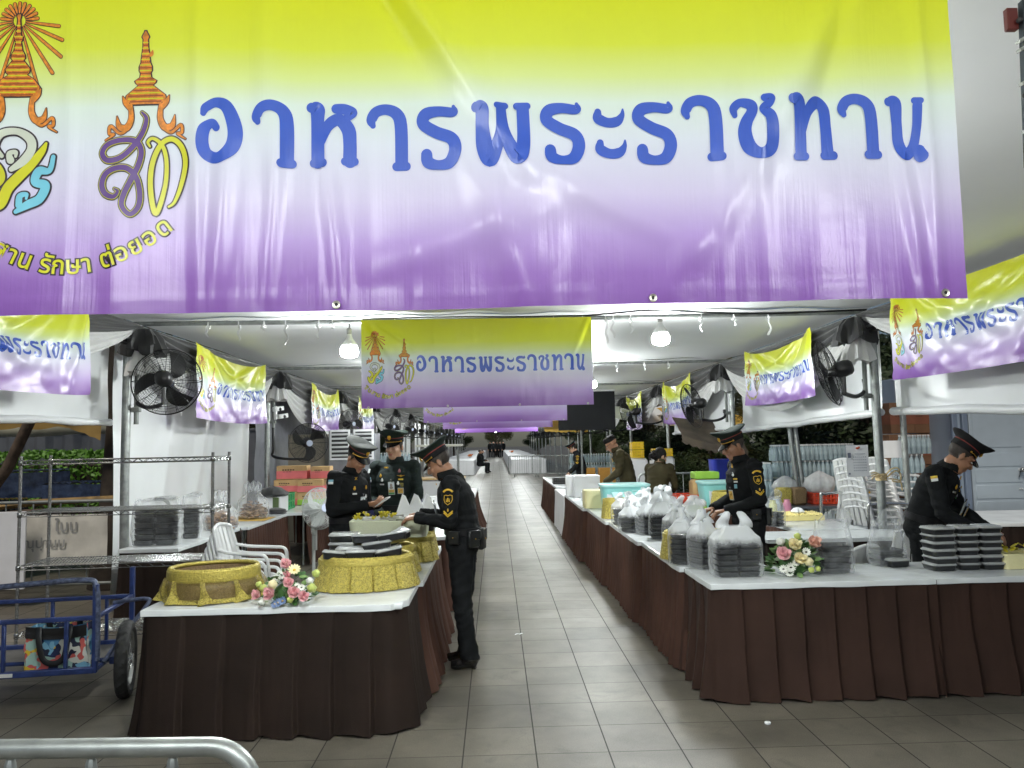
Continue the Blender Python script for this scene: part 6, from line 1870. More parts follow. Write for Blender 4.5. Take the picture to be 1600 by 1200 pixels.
        b.lathe([(1.0, 0.088), (1.12, 0.103), (1.40, 0.120), (1.60, 0.134), (1.60, 0.140), (1.45, 0.147), (0.85, 0.146), (0.001, 0.143)], 44, (0, -0.004, 0), 0, sx=0.083, sy=0.100, caps=(False, False), fn=cr)
        b.build('crown', top, kp, angle=50)
        b = MB()
        def vf(u, v, o=0.0):
            a = PI*(0.14+0.72*u)
            rr_ = 1.0+0.52*v*math.sin(PI*(u*0.9+0.05))**0.7
            return (0.083*rr_*math.cos(a), -0.010+0.103*rr_*math.sin(a), 0.046-0.036*v*math.sin(PI*u)**0.5+o-0.006*math.sin(PI*u))
        b.grid(lambda u, v: vf(u, v), 20, 6); b.grid(lambda u, v: vf(u, v, 0.003), 20, 6)
        b.build('visor', VISOR, kp, angle=180)
        b = MB()
        b.ball((0, 0.106, 0.098), (0.019, 0.007, 0.026), 12); b.ball((0, 0.110, 0.128), (0.006, 0.005, 0.012), 8); b.ball((0, 0.112, 0.094), (0.009, 0.006, 0.014), 8)
        b.build('badge', BRASS, kp)
        b = MB()
        for s in (-1, 1): b.ball((s*0.083, 0.018, 0.052), 0.0075, 10)
        b.tube([(0.085*math.cos(a), -0.010+0.1055*math.sin(a), 0.051) for a in [PI*(0.1+0.8*q/16) for q in range(17)]], 0.0035, 6)
        b.build('chin_cord', BRASS, kp)
    if hair == 'bun':
        h = MB()
        h.ball(hp(0, -0.022, 0.040), (0.088, 0.100, 0.096), 18, 0, Hm); h.ball(hp(0, -0.07, -0.02), (0.07, 0.05, 0.07), 14, 0, Hm)
        h.ball(hp(0, -0.135, -0.035), (0.055, 0.045, 0.055), 14, 0, Hm)
        for q in range(14):
            a = q*0.45
            h.tube([hp(0.06*math.cos(a), -0.13-0.02*math.sin(a*2), -0.035+0.055*math.sin(a)), hp(0.08*math.cos(a+.3), -0.15, -0.035+0.075*math.sin(a+.3)), hp(0.085*math.cos(a+.6), -0.135, -0.04+0.085*math.sin(a+.6))], [0.012, 0.009, 0.002], 6)
        h.build('hair', HAIRL, t)
    if hair == 'short':
        h = MB()
        h.lathe([(0.70, 0.10), (0.95, 0.085), (1.06, 0.05), (1.03, 0.015), (0.98, 0.0)][::-1], 36, hp(0, -0.014, 0.028), 0, sx=0.078, sy=0.097, rot=Hm, fn=lambda a, i, r, z: (r*(1+0.02*math.sin(a*17)), z+(0.03*max(0, math.sin(a)) if i < 2 else 0)))
        h.build('hair', HAIRL, t)
    ctx = dict(t=t, J=J, hp=hp, Hm=Hm, Rv=Rv, Fc=Fc, uni=uni)
    if extras: extras(ctx)
    return t
def on_surface(c, dirn, up):
    """matrix at c whose local x is across, z up and -y faces outward"""
    d = Vector(dirn).normalized(); u = Vector(up); u = (u-d*u.dot(d)).normalized(); r = u.cross(d)
    return Matrix((r, -d, u)).transposed().to_4x4() if False else Matrix((( r.x, -d.x, u.x, c[0]), (r.y, -d.y, u.y, c[1]), (r.z, -d.z, u.z, c[2]), (0, 0, 0, 1)))
def patch(ctx, name, M, w, h, m, th=0.004):
    b = MB(); b.box((0, 0, 0), (w, th, h), 0, ch=0.001)
    b2 = MB(); b2.merge(b, M); return b2.build(name, m, ctx['t'])
def id_card(ctx, pos, dirn, up, name='id_card', w=0.062, h=0.125, small=False):
    M = on_surface(pos, dirn, up)
    c = bpy.data.objects.new(name, None); COL.objects.link(c); c.parent = ctx['t']; c.matrix_local = M
    b = MB(); b.box((0, 0, 0), (w, 0.004, h), 0, ch=0.001); b.build('sleeve', mat('clear card sleeve', (0.42, 0.45, 0.46), 0.3), c)
    if not small:
        b = MB(); b.box((0, -0.003, 0.022), (w*0.88, 0.002, h*0.52), 0, ch=0.0005); b.build('photo_panel', mat('pale card', (0.62, 0.70, 0.74), 0.5), c)
        b = MB(); b.ball((0, -0.0035, 0.030), (0.013, 0.002, 0.018), 10); b.ball((0, -0.0035, 0.006), (0.02, 0.002, 0.014), 10); b.build('portrait', mat('card portrait', (0.30, 0.27, 0.25), 0.6), c)
        b = MB(); b.box((0, -0.003, -0.026), (w*0.88, 0.002, h*0.20), 0, ch=0.0005); b.build('yellow_panel', mat('yellow card', srgb(222, 190, 40), 0.5), c)
        b = MB()
        for q in range(4): b.box((-0.006*(q % 2), -0.0042, -0.020-0.005*q), (w*0.55, 0.001, 0.0018), 0, ch=0.0002)
        b.build('writing', mat('card writing', (0.20, 0.11, 0.02), 0.6), c)
        b = MB(); b.box((0, -0.003, -0.049), (w*0.88, 0.002, h*0.13), 0, ch=0.0005); b.build('green_panel', mat('green card', srgb(70, 140, 84), 0.5), c)
    else:
        b = MB(); b.box((0, -0.003, 0), (w*0.86, 0.002, h*0.8), 0, ch=0.0005); b.build('yellow_panel', mat('yellow card', srgb(222, 190, 40), 0.5), c)
        b = MB(); b.tube([(-w*.25, -0.005, -h*.2), (0, -0.005, h*.15), (w*.1, -0.005, -h*.05), (w*.25, -0.005, h*.25)], 0.002, 5); b.build('writing', mat('card writing', (0.20, 0.11, 0.02), 0.6), c)
    b = MB(); b.tube([(0, 0, h/2), (0, 0.002, h/2+0.02)], 0.004, 6); b.ball((0, 0.001, h/2+0.022), 0.007, 8); b.build('clip', CHROME, c)
def chest_badges(ctx, items):
    for (name, off, m, kind) in items:
        J = ctx['J']; C, N = J['chest'], J['neck']; Rv, Fc = ctx['Rv'], ctx['Fc']
        up = (N-C).normalized()
        pos = C+Rv*off[0]+up*off[1]+Fc*(0.141+off[2]-0.9*abs(off[0])**2)
        M = on_surface(pos, (Fc+Rv*off[0]*3.2+up*0.15), up)
        b = MB()
        if kind == 'bar': b.box((0, 0, 0), (0.045, 0.005, 0.014), 0, ch=0.001)
        elif kind == 'wings': b.ball((0, 0, 0), (0.012, 0.004, 0.010), 8); b.tube([(-0.036, 0, 0.006), (0, 0, -0.003), (0.036, 0, 0.006)], [0.002, 0.006, 0.002], 6)
        elif kind == 'medal': b.ball((0, 0, 0), (0.014, 0.005, 0.014), 10); b.ball((0, 0, 0.014), (0.008, 0.004, 0.010), 8)
        elif kind == 'patch': b.box((0, 0, 0), (0.034, 0.004, 0.036), 0, ch=0.001)
        elif kind == 'cross': b.tube([(-0.012, 0, -0.012), (0.012, 0, 0.012)], 0.003, 5); b.tube([(0.012, 0, -0.012), (-0.012, 0, 0.012)], 0.003, 5)
        b2 = MB(); b2.merge(b, M); b2.build(name, m, ctx['t'])
def sleeve_marks(ctx, s, outward, full=True):
    """title tab, shield and chevron on the outer sleeve"""
    J = ctx['J']; sh, el = J['sh'+s], J['el'+s]
    ax = (sh-el).normalized()
    d = Vector(outward).normalized(); d = (d-ax*d.dot(ax)).normalized()
    def at_(q, r_): return on_surface(sh.lerp(el, q)+d*r_, d, ax)
    if full:
        b = MB(); b.tube([(0.046*math.cos(a), 0.006*abs(math.cos(a)), 0.046*math.sin(a)-0.03) for a in [PI*(0.22+0.56*q/10) for q in range(11)]], 0.006, 6, sq=(0.5, 1.3))
        b2 = MB(); b2.merge(b, at_(0.22, 0.073)); b2.build('shoulder_title', GOLDT, ctx['t'])
        b = MB()
        pts = [(-0.030, 0, 0.030), (-0.015, 0, 0.033), (0, 0, 0.028), (0.015, 0, 0.033), (0.030, 0, 0.030), (0.032, 0, 0.0), (0.024, 0, -0.022), (0, 0, -0.040), (-0.024, 0, -0.022), (-0.032, 0, 0.0)]
        b.tube([(p[0], 0.010*(abs(p[0])/0.032)**2, p[2]) for p in pts], 0.0028, 6, closed=True)
        b.ball((0, 0, -0.004), (0.007, 0.004, 0.018), 8)
        for x in (-0.011, 0.011): b.tube([(x, 0.001, -0.018), (x*1.3, 0.002, 0.008)], [0.004, 0.001], 5)
        b2 = MB(); b2.merge(b, at_(0.42, 0.069)); b2.build('shield_patch', GOLDT, ctx['t'])
        b = MB()
        for dz in (0.0, 0.013): b.tube([(-0.034, 0.012, 0.012+dz), (0, 0, -0.018+dz), (0.034, 0.012, 0.012+dz)], 0.0052, 6, sq=(0.6, 1.0))
        b.ball((0, 0, 0.030), (0.006, 0.004, 0.013), 8)
        b2 = MB(); b2.merge(b, at_(0.80, 0.064)); b2.build('chevron', GOLDT, ctx['t'])
def flag_tab(ctx, s, outward, cols):
    J = ctx['J']; sh, el = J['sh'+s], J['el'+s]; ax = (sh-el).normalized()
    d = Vector(outward).normalized(); d = (d-ax*d.dot(ax)).normalized()
    M = on_surface(sh.lerp(el, 0.16)+d*0.075, d, ax)
    b = MB(); b.box((0, 0, 0.010), (0.046, 0.004, 0.020), 0, ch=0.001); b.box((0, 0, -0.010), (0.046, 0.004, 0.020), 1, ch=0.001)
    b2 = MB(); b2.merge(b, M); b2.build('shoulder_tab', cols, ctx['t'])
WHT = mat('white embroidery', (0.72, 0.74, 0.74), 0.6); SKYB = mat('sky blue embroidery', srgb(120, 170, 186), 0.6); YEM = mat('yellow embroidery', srgb(220, 186, 50), 0.6)
def belt(ctx, pouches=()):
    J = ctx['J']; W, P = J['waist'], J['pelvis']; c = P.lerp(W, 0.62); up = (W-P).normalized()
    Rh = (J['hipR']-J['hipL']).normalized(); F = up.cross(Rh)
    b = MB()
    ring = lambda o, z: [c+up*z+Rh*math.cos(a)*(0.175+o)+F*math.sin(a)*(0.138+o) for a in [2*PI*q/40 for q in range(40)]]
    vs = ring(0, -0.026)+ring(0.006, -0.024)+ring(0.006, 0.024)+ring(0, 0.026)
    fs = [(i*40+k, i*40+(k+1) % 40, (i+1)*40+(k+1) % 40, (i+1)*40+k) for i in range(3) for k in range(40)]
    b.add(vs, fs); b.build('belt', mat('black webbing belt', (0.008, 0.008, 0.009), 0.6, bump=0.2, bscale=120, spec=.2), ctx['t'])
    for (a, w, h, dz, nm) in pouches:
        n_ = (Rh*math.cos(a)*0.8+F*math.sin(a)).normalized()
        pos = c+Rh*math.cos(a)*0.197+F*math.sin(a)*0.160-up*dz
        M = on_surface(pos, n_, up)
        b = MB(); b.box((0, 0.0, 0), (w, 0.045, h), 0, ch=0.010); b.box((0, -0.024, h*0.22), (w*1.03, 0.008, h*0.55), 0, ch=0.003)
        b2 = MB(); b2.merge(b, M); pb = b2.build(nm, mat('black leather', (0.012, 0.013, 0.014), 0.35, bump=0.15, bscale=90), ctx['t'])
        b = MB(); b.ball((0, -0.030, h*0.02), 0.005, 8); b2 = MB(); b2.merge(b, M); b2.build('stud', BRASS, pb)
def stand(**kw):
    J = dict(pelvis=(0, 0, .93), waist=(0, 0, 1.09), chest=(0, 0.01, 1.29), neck=(0, 0.0, 1.455), head=(0, 0.035, 1.60), shL=(-.185, 0, 1.42), shR=(.185, 0, 1.42), elL=(-.23, -.02, 1.13), elR=(.23, -.02, 1.13), wrL=(-.21, .10, .89), wrR=(.21, .10, .89),
             hipL=(-.085, 0, .90), hipR=(.085, 0, .90), knL=(-.095, .015, .49), knR=(.095, .015, .49), anL=(-.10, -.02, .085), anR=(.10, -.02, .085))
    J.update(kw)
    return J
G = 'soldiers packing meals'
# the soldier in the aisle, seen from his left, bent over the napkins
def ex_C(c):
    sleeve_marks(c, 'L', (-1, 0.10, 0))
    belt(c, [(PI*0.93, .085, .10, .035, 'pouch'), (PI*1.22, .10, .13, .05, 'pouch'), (PI*1.42, .09, .16, .06, 'pouch')])
    chest_badges(c, [('collar_pin', (-0.06, 0.145, -0.035), BRASS, 'bar')])
    id_card(c, c['J']['chest']+c['Fc']*0.15+Vector((-0.05, 0, -0.06)), c['Fc'], (0, 0, 1))
person('soldier with a peaked cap seen side-on, standing in the aisle at the left table', (-0.27, 6.02, 0), R(84), stand(
    neck=(0, 0.10, 1.43), head=(0, 0.175, 1.545), chest=(0, 0.05, 1.27), waist=(0, 0.0, 1.08), shL=(-.185, .06, 1.385), shR=(.185, .07, 1.385), elL=(-.235, .06, 1.105), elR=(.22, .10, 1.11), wrL=(-.15, .31, 1.135), wrR=(.10, .33, 1.14), pitch=R(34), yaw=R(0),
    knL=(-.095, 0, .49), anL=(-.10, -.06, .085), anR=(.10, .0, .085), hdL=(.25, .95, -.05), hdR=(-.3, .9, -.1), pnL=(.3, 0, -.9), pnR=(-.3, 0, -.9), tsL=-1, curlL=.5, curlR=.5), UNI, UNI, 'tan', cap=(CAPG, 1), group=G, extras=ex_C, voxel=0.0075)
def ex_A(c):
    flag_tab(c, 'R', (0.9, 0.3, 0), [SKYB, WHT]); id_card(c, c['J']['chest']+c['Fc']*0.168+Vector((.02, 0, -0.08)), c['Fc'], (0, 0, 1))
    chest_badges(c, [('name_bar', (.085, .005, .0), WHT, 'bar'), ('medal', (.09, .05, -.002), BRASS, 'medal'), ('collar_pin', (.055, .135, -.03), BRASS, 'cross'), ('medal', (-.06, .05, .0), BRASS, 'medal'), ('badge_disc', (-.07, -.03, .0), WHT, 'medal')])
    flag_tab(c, 'L', (-0.55, 0.75, 0), [SKYB, WHT]); belt(c)
    M = MB(); p = c['J']['wrR'].lerp(c['J']['wrL'], .5)+Vector((0, .13, .03)); M.box(p, (.10, .13, .006), 0, rot=(.5, .2, .3), ch=.001); M.box(p+Vector((.02, .02, .008)), (.07, .12, .004), 0, rot=(.6, .1, .1), ch=.001)
    tag(M.build('paper_slip', PAPER, loc=(0, 0, 0)), 'white paper slips held by the smiling soldier with the grey-topped cap', 'paper')
    o = COL.objects['paper_slip']; bpy.context.view_layer.update(); o.matrix_world = c['t'].matrix_world.copy()
person('smiling soldier with a grey-topped cap looking down at papers in his hands on the left', (-1.36, 7.05, 0), R(-120), stand(
    neck=(0, 0.05, 1.445), head=(0, 0.115, 1.575), chest=(0, 0.03, 1.28), shL=(-.185, .02, 1.405), shR=(.185, .02, 1.405), elL=(-.24, .03, 1.13), elR=(.245, .04, 1.13), wrL=(-.07, .28, 1.16), wrR=(.10, .30, 1.17), pitch=R(30), yaw=R(-6),
    hdL=(.45, .9, .15), hdR=(-.4, .9, .1), pnL=(.5, 0, .6), pnR=(-.5, 0, .6), tsL=1, tsR=-1, curlL=.7, curlR=.7), UNI, UNI, 'tan', cap=(CAPGREY, 1), group=G, extras=ex_A, voxel=0.0075)
def ex_B(c):
    flag_tab(c, 'R', (0.8, 0.6, 0), [WHT, WHT]); id_card(c, c['J']['chest']+c['Fc']*0.162+Vector((.0, 0, -0.06)), c['Fc'], (0.05, 0, 1)); id_card(c, c['J']['chest']+c['Fc']*0.162+Vector((-.09, 0, -0.085)), c['Fc'], (0, 0, 1), 'pass_card', .058, .058, True)
    chest_badges(c, [('medal', (.115, .055, .0), BRASS, 'medal'), ('medal', (.10, .015, .0), WHT, 'medal'), ('name_bar', (.10, -.025, .0), mat('grey bar', (.3, .3, .3), .5), 'bar'), ('wings', (-.085, .055, .0), BRASS, 'wings'), ('ribbon_bar', (-.085, .022, .0), YEM, 'bar'), ('pocket_patch', (-.095, -.03, .004), mat('dark gold patch', srgb(120, 110, 40), .6), 'patch'), ('badge_disc', (-.06, -.018, .004), WHT, 'medal'), ('collar_pin', (.065, .135, -.03), BRASS, 'bar'), ('medal', (-.07, .10, -.01), mat('rose medal', srgb(170, 110, 110), .4), 'medal')])
    belt(c)
person('soldier facing the camera between the other two on the left, gold crest on his cap', (-1.03, 7.90, 0), R(174), stand(
    head=(0, 0.03, 1.615), neck=(0, 0, 1.465), elL=(-.235, .05, 1.13), elR=(.235, .03, 1.13), wrL=(-.10, .22, .98), wrR=(.10, .22, .98), pitch=R(6), yaw=R(-14), hdL=(.4, .8, -.3), hdR=(-.4, .8, -.3), tsL=-1, tsR=1), UNI_G, UNI_G, 'fair', cap=(CAPG, 1), group=G, extras=ex_B, voxel=0.0075, scale=1.03)
# right-hand soldiers
def ex_G(c):
    sleeve_marks(c, 'L', (-1, 0.25, 0)); belt(c, [(PI*1.3, .10, .15, .06, 'pouch'), (PI*0.95, .08, .10, .03, 'pouch')])
    id_card(c, c['J']['chest']+c['Fc']*0.166+Vector((-.07, -.01, -0.10)), c['Fc']+Vector((-.3, 0, 0)), (0, 0, 1), 'pass_card', .05, .09, True)
    chest_badges(c, [('medal', (-.09, .07, .0), WHT, 'medal'), ('ribbon_bar', (-.11, .035, -.002), YEM, 'bar'), ('ribbon_bar', (-.11, .01, -.002), WHT, 'bar'), ('badge_disc', (-.10, -.03, .0), SKYB, 'patch'), ('collar_pin', (-.05, .14, -.03), BRASS, 'medal')])
person('soldier in black with gold sleeve chevron packing behind the white carrier bags on the right', (2.27, 6.95, 0), R(96), stand(
    neck=(0, 0.06, 1.45), head=(0, 0.115, 1.585), chest=(0, 0.035, 1.29), shL=(-.185, .02, 1.41), shR=(.185, .03, 1.41), elL=(-.24, .0, 1.12), elR=(.22, .06, 1.12), wrL=(-.11, .24, 1.035), wrR=(.09, .28, 1.04), pitch=R(22), hdL=(.3, .9, -.1), hdR=(-.2, .9, -.1), tsL=-1, curlL=.7, curlR=.7), UNI, UNI, 'deep', cap=(CAPG, 1), group=G, extras=ex_G, voxel=0.0075, scale=1.02)
def ex_H(c):
    flag_tab(c, 'R', (1, 0.1, 0), [YEM, WHT]); id_card(c, c['J']['chest']+c['Fc']*0.176+Vector((.03, 0, -0.11)), c['Fc'], (0.1, 0, 1), w=.075, h=.15); id_card(c, c['J']['chest']+c['Fc']*0.186+Vector((-.09, .0, -0.12)), c['Fc'], (0, 0, 1), 'pass_card', .062, .075, True)
    chest_badges(c, [('medal', (.115, .06, .0), BRASS, 'medal'), ('name_bar', (.10, .02, .0), mat('grey bar', (.3, .3, .3), .5), 'bar'), ('wings', (-.06, .055, .0), BRASS, 'wings'), ('ribbon_bar', (-.09, .022, .0), YEM, 'bar'), ('pocket_patch', (-.105, -.03, .004), mat('green patch', srgb(60, 130, 60), .6), 'patch'), ('badge_disc', (-.06, -.018, .004), WHT, 'medal'), ('collar_pin', (.075, .135, -.02), BRASS, 'cross')])
    belt(c)
person('soldier bending his capped head over the stacked black boxes at the right edge', (3.36, 6.04, 0), R(-130), stand(
    pelvis=(0, -.02, .93), waist=(0, 0.02, 1.08), chest=(0, 0.10, 1.26), neck=(0, 0.18, 1.395), head=(0, 0.265, 1.485), shL=(-.185, .12, 1.365), shR=(.185, .12, 1.365), elL=(-.22, .20, 1.08), elR=(.235, .17, 1.07), wrL=(-.06, .40, .95), wrR=(.13, .38, .94), pitch=R(42), yaw=R(28), hdL=(.2, .9, -.3), hdR=(-.2, .9, -.3), tsL=-1, tsR=1), UNI, UNI, 'tan', cap=(CAPB, 1), group=G, extras=ex_H, voxel=0.0075, scale=1.02)
def ex_D(c):
    sleeve_marks(c, 'L', (-1, 0.2, 0)); belt(c)
person('far soldier in black bending over the table in front of the bottle stacks', (2.12, 19.3, 0), R(86), stand(
    neck=(0, 0.12, 1.41), head=(0, 0.19, 1.52), chest=(0, 0.06, 1.26), shL=(-.185, .08, 1.37), shR=(.185, .08, 1.37), elL=(-.23, .10, 1.09), elR=(.22, .12, 1.09), wrL=(-.12, .27, .93), wrR=(.1, .29, .93), pitch=R(35)), UNI, UNI, 'fair', cap=(CAPG, 1), group=G, extras=ex_D, voxel=0.011, scale=0.98)
def ex_E(c):
    hp = c['hp']
    g = MB()
    for s in (-1, 1):
        g.tube([hp(s*0.033+0.022*math.cos(a), 0.105, 0.008+0.016*math.sin(a)) for a in [2*PI*q/14 for q in range(14)]], 0.0025, 5, closed=True); g.tube([hp(s*0.055, 0.104, 0.012), hp(s*0.078, 0.05, 0.012), hp(s*0.080, -0.01, 0.008)], 0.0025, 5)
    g.tube([hp(-.011, .106, .01), hp(.011, .106, .01)], 0.0025, 5); g.build('glasses', BLACK, c['t'])
    id_card(c, c['J']['chest']+c['Fc']*0.176+Vector((-.02, 0, -0.09)), c['Fc'], (0, 0, 1), 'pass_card', .075, .06, True)
    chest_badges(c, [('medal', (-.1, .06, .0), BRASS, 'medal'), ('badge_disc', (-.10, .0, .0), SKYB, 'medal'), ('ribbon_bar', (-.09, .035, .0), YEM, 'bar'), ('collar_pin', (-.06, .14, -.02), BRASS, 'bar')])
    b = MB(); J = c['J']; b.tube([J['neck']+c['Fc']*0.09+Vector((.06, 0, -.03)), J['chest']+c['Fc']*0.135+Vector((.03, 0, .02)), J['waist']+c['Fc']*0.13], 0.012, 6, sq=(1.5, .4)); b.build('lanyard', WHT, c['t'])
person('bareheaded man in olive uniform and glasses leaning over the aqua bin', (2.12, 12.4, 0), R(80), stand(
    neck=(0, 0.16, 1.46), head=(0, 0.245, 1.565), chest=(0, 0.09, 1.31), waist=(0, .02, 1.10), shL=(-.195, .11, 1.42), shR=(.195, .12, 1.42), elL=(-.24, .14, 1.12), elR=(.23, .16, 1.12), wrL=(-.12, .34, .99), wrR=(.1, .34, .99), pitch=R(38)), OLIVE, OLIVE, 'tan', cap=None, hair='short', group=G, extras=ex_E, voxel=0.009, scale=1.04)
person('woman with a black hair bun in olive uniform, her back to the camera', (2.36, 11.3, 0), R(-30), stand(
    pelvis=(0, -.08, .86), waist=(0, -.02, 1.0), chest=(0, .08, 1.17), neck=(0, .13, 1.315), head=(0, .17, 1.43), shL=(-.165, .11, 1.27), shR=(.165, .11, 1.27), elL=(-.20, .18, 1.0), elR=(.21, .17, 1.0), wrL=(-.1, .36, .93), wrR=(.12, .36, .93), hipL=(-.085, -.08, .84), hipR=(.085, -.08, .84), pitch=R(25), yaw=R(-35)), OLIVE, UNI, 'fair', cap=None, hair='bun', group=G, voxel=0.009, female=True)
# seated pair and the far group
def sit(**kw):
    return stand(pelvis=(0, 0, .50), waist=(0, .02, .66), chest=(0, .03, .86), neck=(0, .03, 1.03), head=(0, .07, 1.17), shL=(-.18, .02, .99), shR=(.18, .02, .99), elL=(-.22, .06, .72), elR=(.22, .06, .72), wrL=(-.08, .28, .68), wrR=(.08, .28, .68),
                 hipL=(-.09, 0, .48), hipR=(.09, 0, .48), knL=(-.10, .42, .48), knR=(.10, .42, .48), anL=(-.10, .40, .085), anR=(.10, .40, .085), **kw)
person('nearer of the seated pair in black at the left edge of the aisle', (-0.95, 42.0, 0), R(-80), sit(), UNI, UNI, 'tan', hair='crop', group='people waiting far down the aisle', voxel=0.014)
person('seated person in black and a face mask beside the seated man down the aisle', (-0.85, 43.2, 0), R(-85), sit(), UNI, UNI, 'fair', hair='crop', group='people waiting far down the aisle', voxel=0.014,
       extras=lambda c: (lambda b: (b.ball(c['hp'](0, .07, -.06), (.05, .052, .042), 12, 0, c['Hm']), b.build('face_mask', WHT, c['t'])))(MB()))
for k, (x, y, rz, lab) in enumerate(((-0.65, 84.0, 178, 'leftmost figure in black in the far group at the end of the aisle'), (-0.25, 82.0, 165, 'second figure from the left in the far group in black'), (0.1, 85.0, 195, 'middle figure of the far group in black'), (0.4, 82.5, 205, 'fourth figure from the left in the far group in black'), (0.78, 85.0, 170, 'rightmost figure in black in the far group'))):
    person(lab, (x, y, 0), R(rz), stand(), UNI, UNI, 'fair', hair='crop', group='people waiting far down the aisle', voxel=0.02, hands=True)
# ---------------------------------------------------------------- trees, hedge, fence
BARK = mat('dark bark', (0.040, 0.030, 0.022), 0.85, var=0.4, vscale=9, bump=0.8, bscale=14, bstretch=(1, 1, 0.25))
LEAFD = mat('dark leaves', (0.030, 0.050, 0.016), 0.55, var=0.5, vscale=3.0, trans=0.2)
LEAFG = mat('bright hedge leaves', (0.13, 0.30, 0.035), 0.5, var=0.45, vscale=6.0, trans=0.25)
LEAFY = mat('dusty leaves', (0.075, 0.080, 0.028), 0.6, var=0.5, vscale=4.0, trans=0.2)
def leaf_cloud(mb, rg, c, r, n, size, m=0):
    for k in range(n):
        v = Vector((rg.gauss(0, 1), rg.gauss(0, 1), rg.gauss(0, 1))).normalized()*(rg.random()**0.45)
        p = Vector((c[0]+v.x*r[0], c[1]+v.y*r[1], c[2]+v.z*r[2]))
        a = Vector((rg.gauss(0, 1), rg.gauss(0, 1), rg.gauss(0, .6))).normalized(); b = a.orthogonal().normalized()
        s = size*rg.uniform(0.6, 1.4)
        mb.add([p-a*s, p+b*s*0.5, p+a*s, p-b*s*0.5], [(0, 1, 2, 3)], m)
def tree(label, loc, h, seed, leaf=None, spread=1.0, n=2600, tr=0.16, name='tree', clear=0.45):
    rg = random.Random(seed)
    t = thing(name, label, 'tree', loc, 0, 'trees around the tents')
    tk = MB()
    pts = [(0, 0, 0)]; rs = [tr*1.35]
    for k in range(1, 8):
        q = k/7; pts.append((0.22*nz(q*2, seed)*q*h*0.2, 0.22*nz(q*2, seed, 4)*q*h*0.2, h*0.72*q)); rs.append(tr*(1-0.72*q))
    tk.tube(pts, rs, 12)
    ends = []
    for k in range(7):
        q = clear+0.5*k/7*(1-clear); i = int(q*7); b = Vector(pts[i]); a = rg.uniform(0, 2*PI)+k*2.4
        e = b+Vector((math.cos(a)*h*0.26*spread, math.sin(a)*h*0.26*spread, h*rg.uniform(0.12, 0.26)))
        tk.tube([b, b.lerp(e, 0.5)+Vector((0, 0, h*0.03)), e], [tr*0.4, tr*0.25, tr*0.08], 7); ends.append(e)
    tk.build('trunk', BARK, t)
    cr = MB()
    ends.append(Vector(pts[-1]))
    for e in ends:
        for q in range(3):
            c = e+Vector((rg.gauss(0, .08), rg.gauss(0, .08), rg.gauss(0, .06)))*h
            leaf_cloud(cr, rg, c, (h*0.13*spread, h*0.13*spread, h*0.09), n//24, 0.028*h**0.5*1.0)
    cr.build('crown', leaf or LEAFD, t, smooth=False)
    return t
ta = tree('dark leafy tree behind the right-hand curtains and the bottle wall', (6.6, 13.6, 0), 4.6, 3, n=16000, tr=0.17, clear=0.25)
tb = tree('dusty tree with a bare trunk beyond the right-hand barriers', (6.6, 22.5, 0), 5.0, 8, leaf=LEAFY, n=11000, tr=0.18)
tcb = tree('gnarled dark tree trunk just behind the left pole and rack', (-4.80, 9.75, 0), 9.5, 5, n=2600, tr=0.19, name='tree', clear=0.8)
rg = random.Random(12)
for k, (x, y, s_) in enumerate(((10.5, 13.5, 1.0), (7.6, 17.5, .9), (8.8, 16, 1.1), (7.2, 24, 1.2), (6.6, 29, 1.1), (6.9, 36, 1.2), (6.4, 43, 1.1), (-7.6, 22, 1.1), (-7.0, 29, 1.1), (-7.0, 36, 1.2), (-6.8, 43, 1.1), (-9.5, 19, 1.2), (-12, 21, 1.2), (-15, 20, 1.3), (11, 20, 1.3), (13, 15, 1.2))):
    labs = ['dark tree beyond the blue-grey cabin', 'tree between the bottle wall and the yellow awning']
    dup(ta if k % 2 == 0 else tb, (x, y, 0), rg.uniform(0, 6), labs[k] if k < 2 else ('distant tree in the row beyond the right side of the tents' if x > 0 else 'distant tree in the row beyond the left side of the tents'), scale=s_)
for k, (x, y, s_) in enumerate(((7.3, 11.9, .55), (8.3, 12.6, .7), (5.9, 13.4, .5), (5.2, 18.5, .55), (6.4, 19.5, .6), (4.6, 24.5, .5), (5.6, 26, .6), (5.2, 33, .55), (5.4, 40, .6), (9.5, 16, .8), (-5.3, 20, .5), (-5.4, 27, .55), (-5.5, 34, .6))):
    dup(ta, (x, y, -.35*s_), k*1.9, 'low dark bushy tree filling the gap behind the stalls on the '+('right' if x > 0 else 'left'), scale=(s_*1.3, s_*1.3, s_))
for k in range(9):
    dup(ta if k % 2 else tb, (-20+5*k, 92+3*math.sin(k*2), 0), k*1.3, 'far tree closing the view at the end of the aisle', scale=1.1+0.2*math.sin(k))
hg = thing('hedge', 'bright green clipped hedge in front of the grey corrugated fence on the left', 'hedge', (-10.0, 15.2, 0))
cr = MB(); r2 = random.Random(4)
for k in range(9000):
    x = r2.uniform(-4.6, 3.2); z = r2.uniform(0.1, 1.66); y = -0.42+0.12*nz(x*2, z*2)+(0.6*r2.random()**2)
    if r2.random() < .25: z = 1.55+0.14*r2.random()+0.08*nz(x*3); y = r2.uniform(-.4, .4)
    p = Vector((x, y, z)); a = Vector((r2.gauss(0, 1), r2.gauss(0, .5), r2.gauss(0, 1))).normalized(); b = a.orthogonal().normalized(); s_ = r2.uniform(.03, .065)
    cr.add([p-a*s_, p+b*s_*.55, p+a*s_, p-b*s_*.55], [(0, 1, 2, 3)])
cr.build('leaves', LEAFG, hg, smooth=False)
b = MB(); b.box((-0.7, 0.15, 0.75), (7.6, 0.5, 1.4), 0); b.build('inner_branches', BARK, hg)
CORR = mat('grey corrugated sheet', (0.16, 0.17, 0.19), 0.45, 0.4, var=0.15, vscale=3)
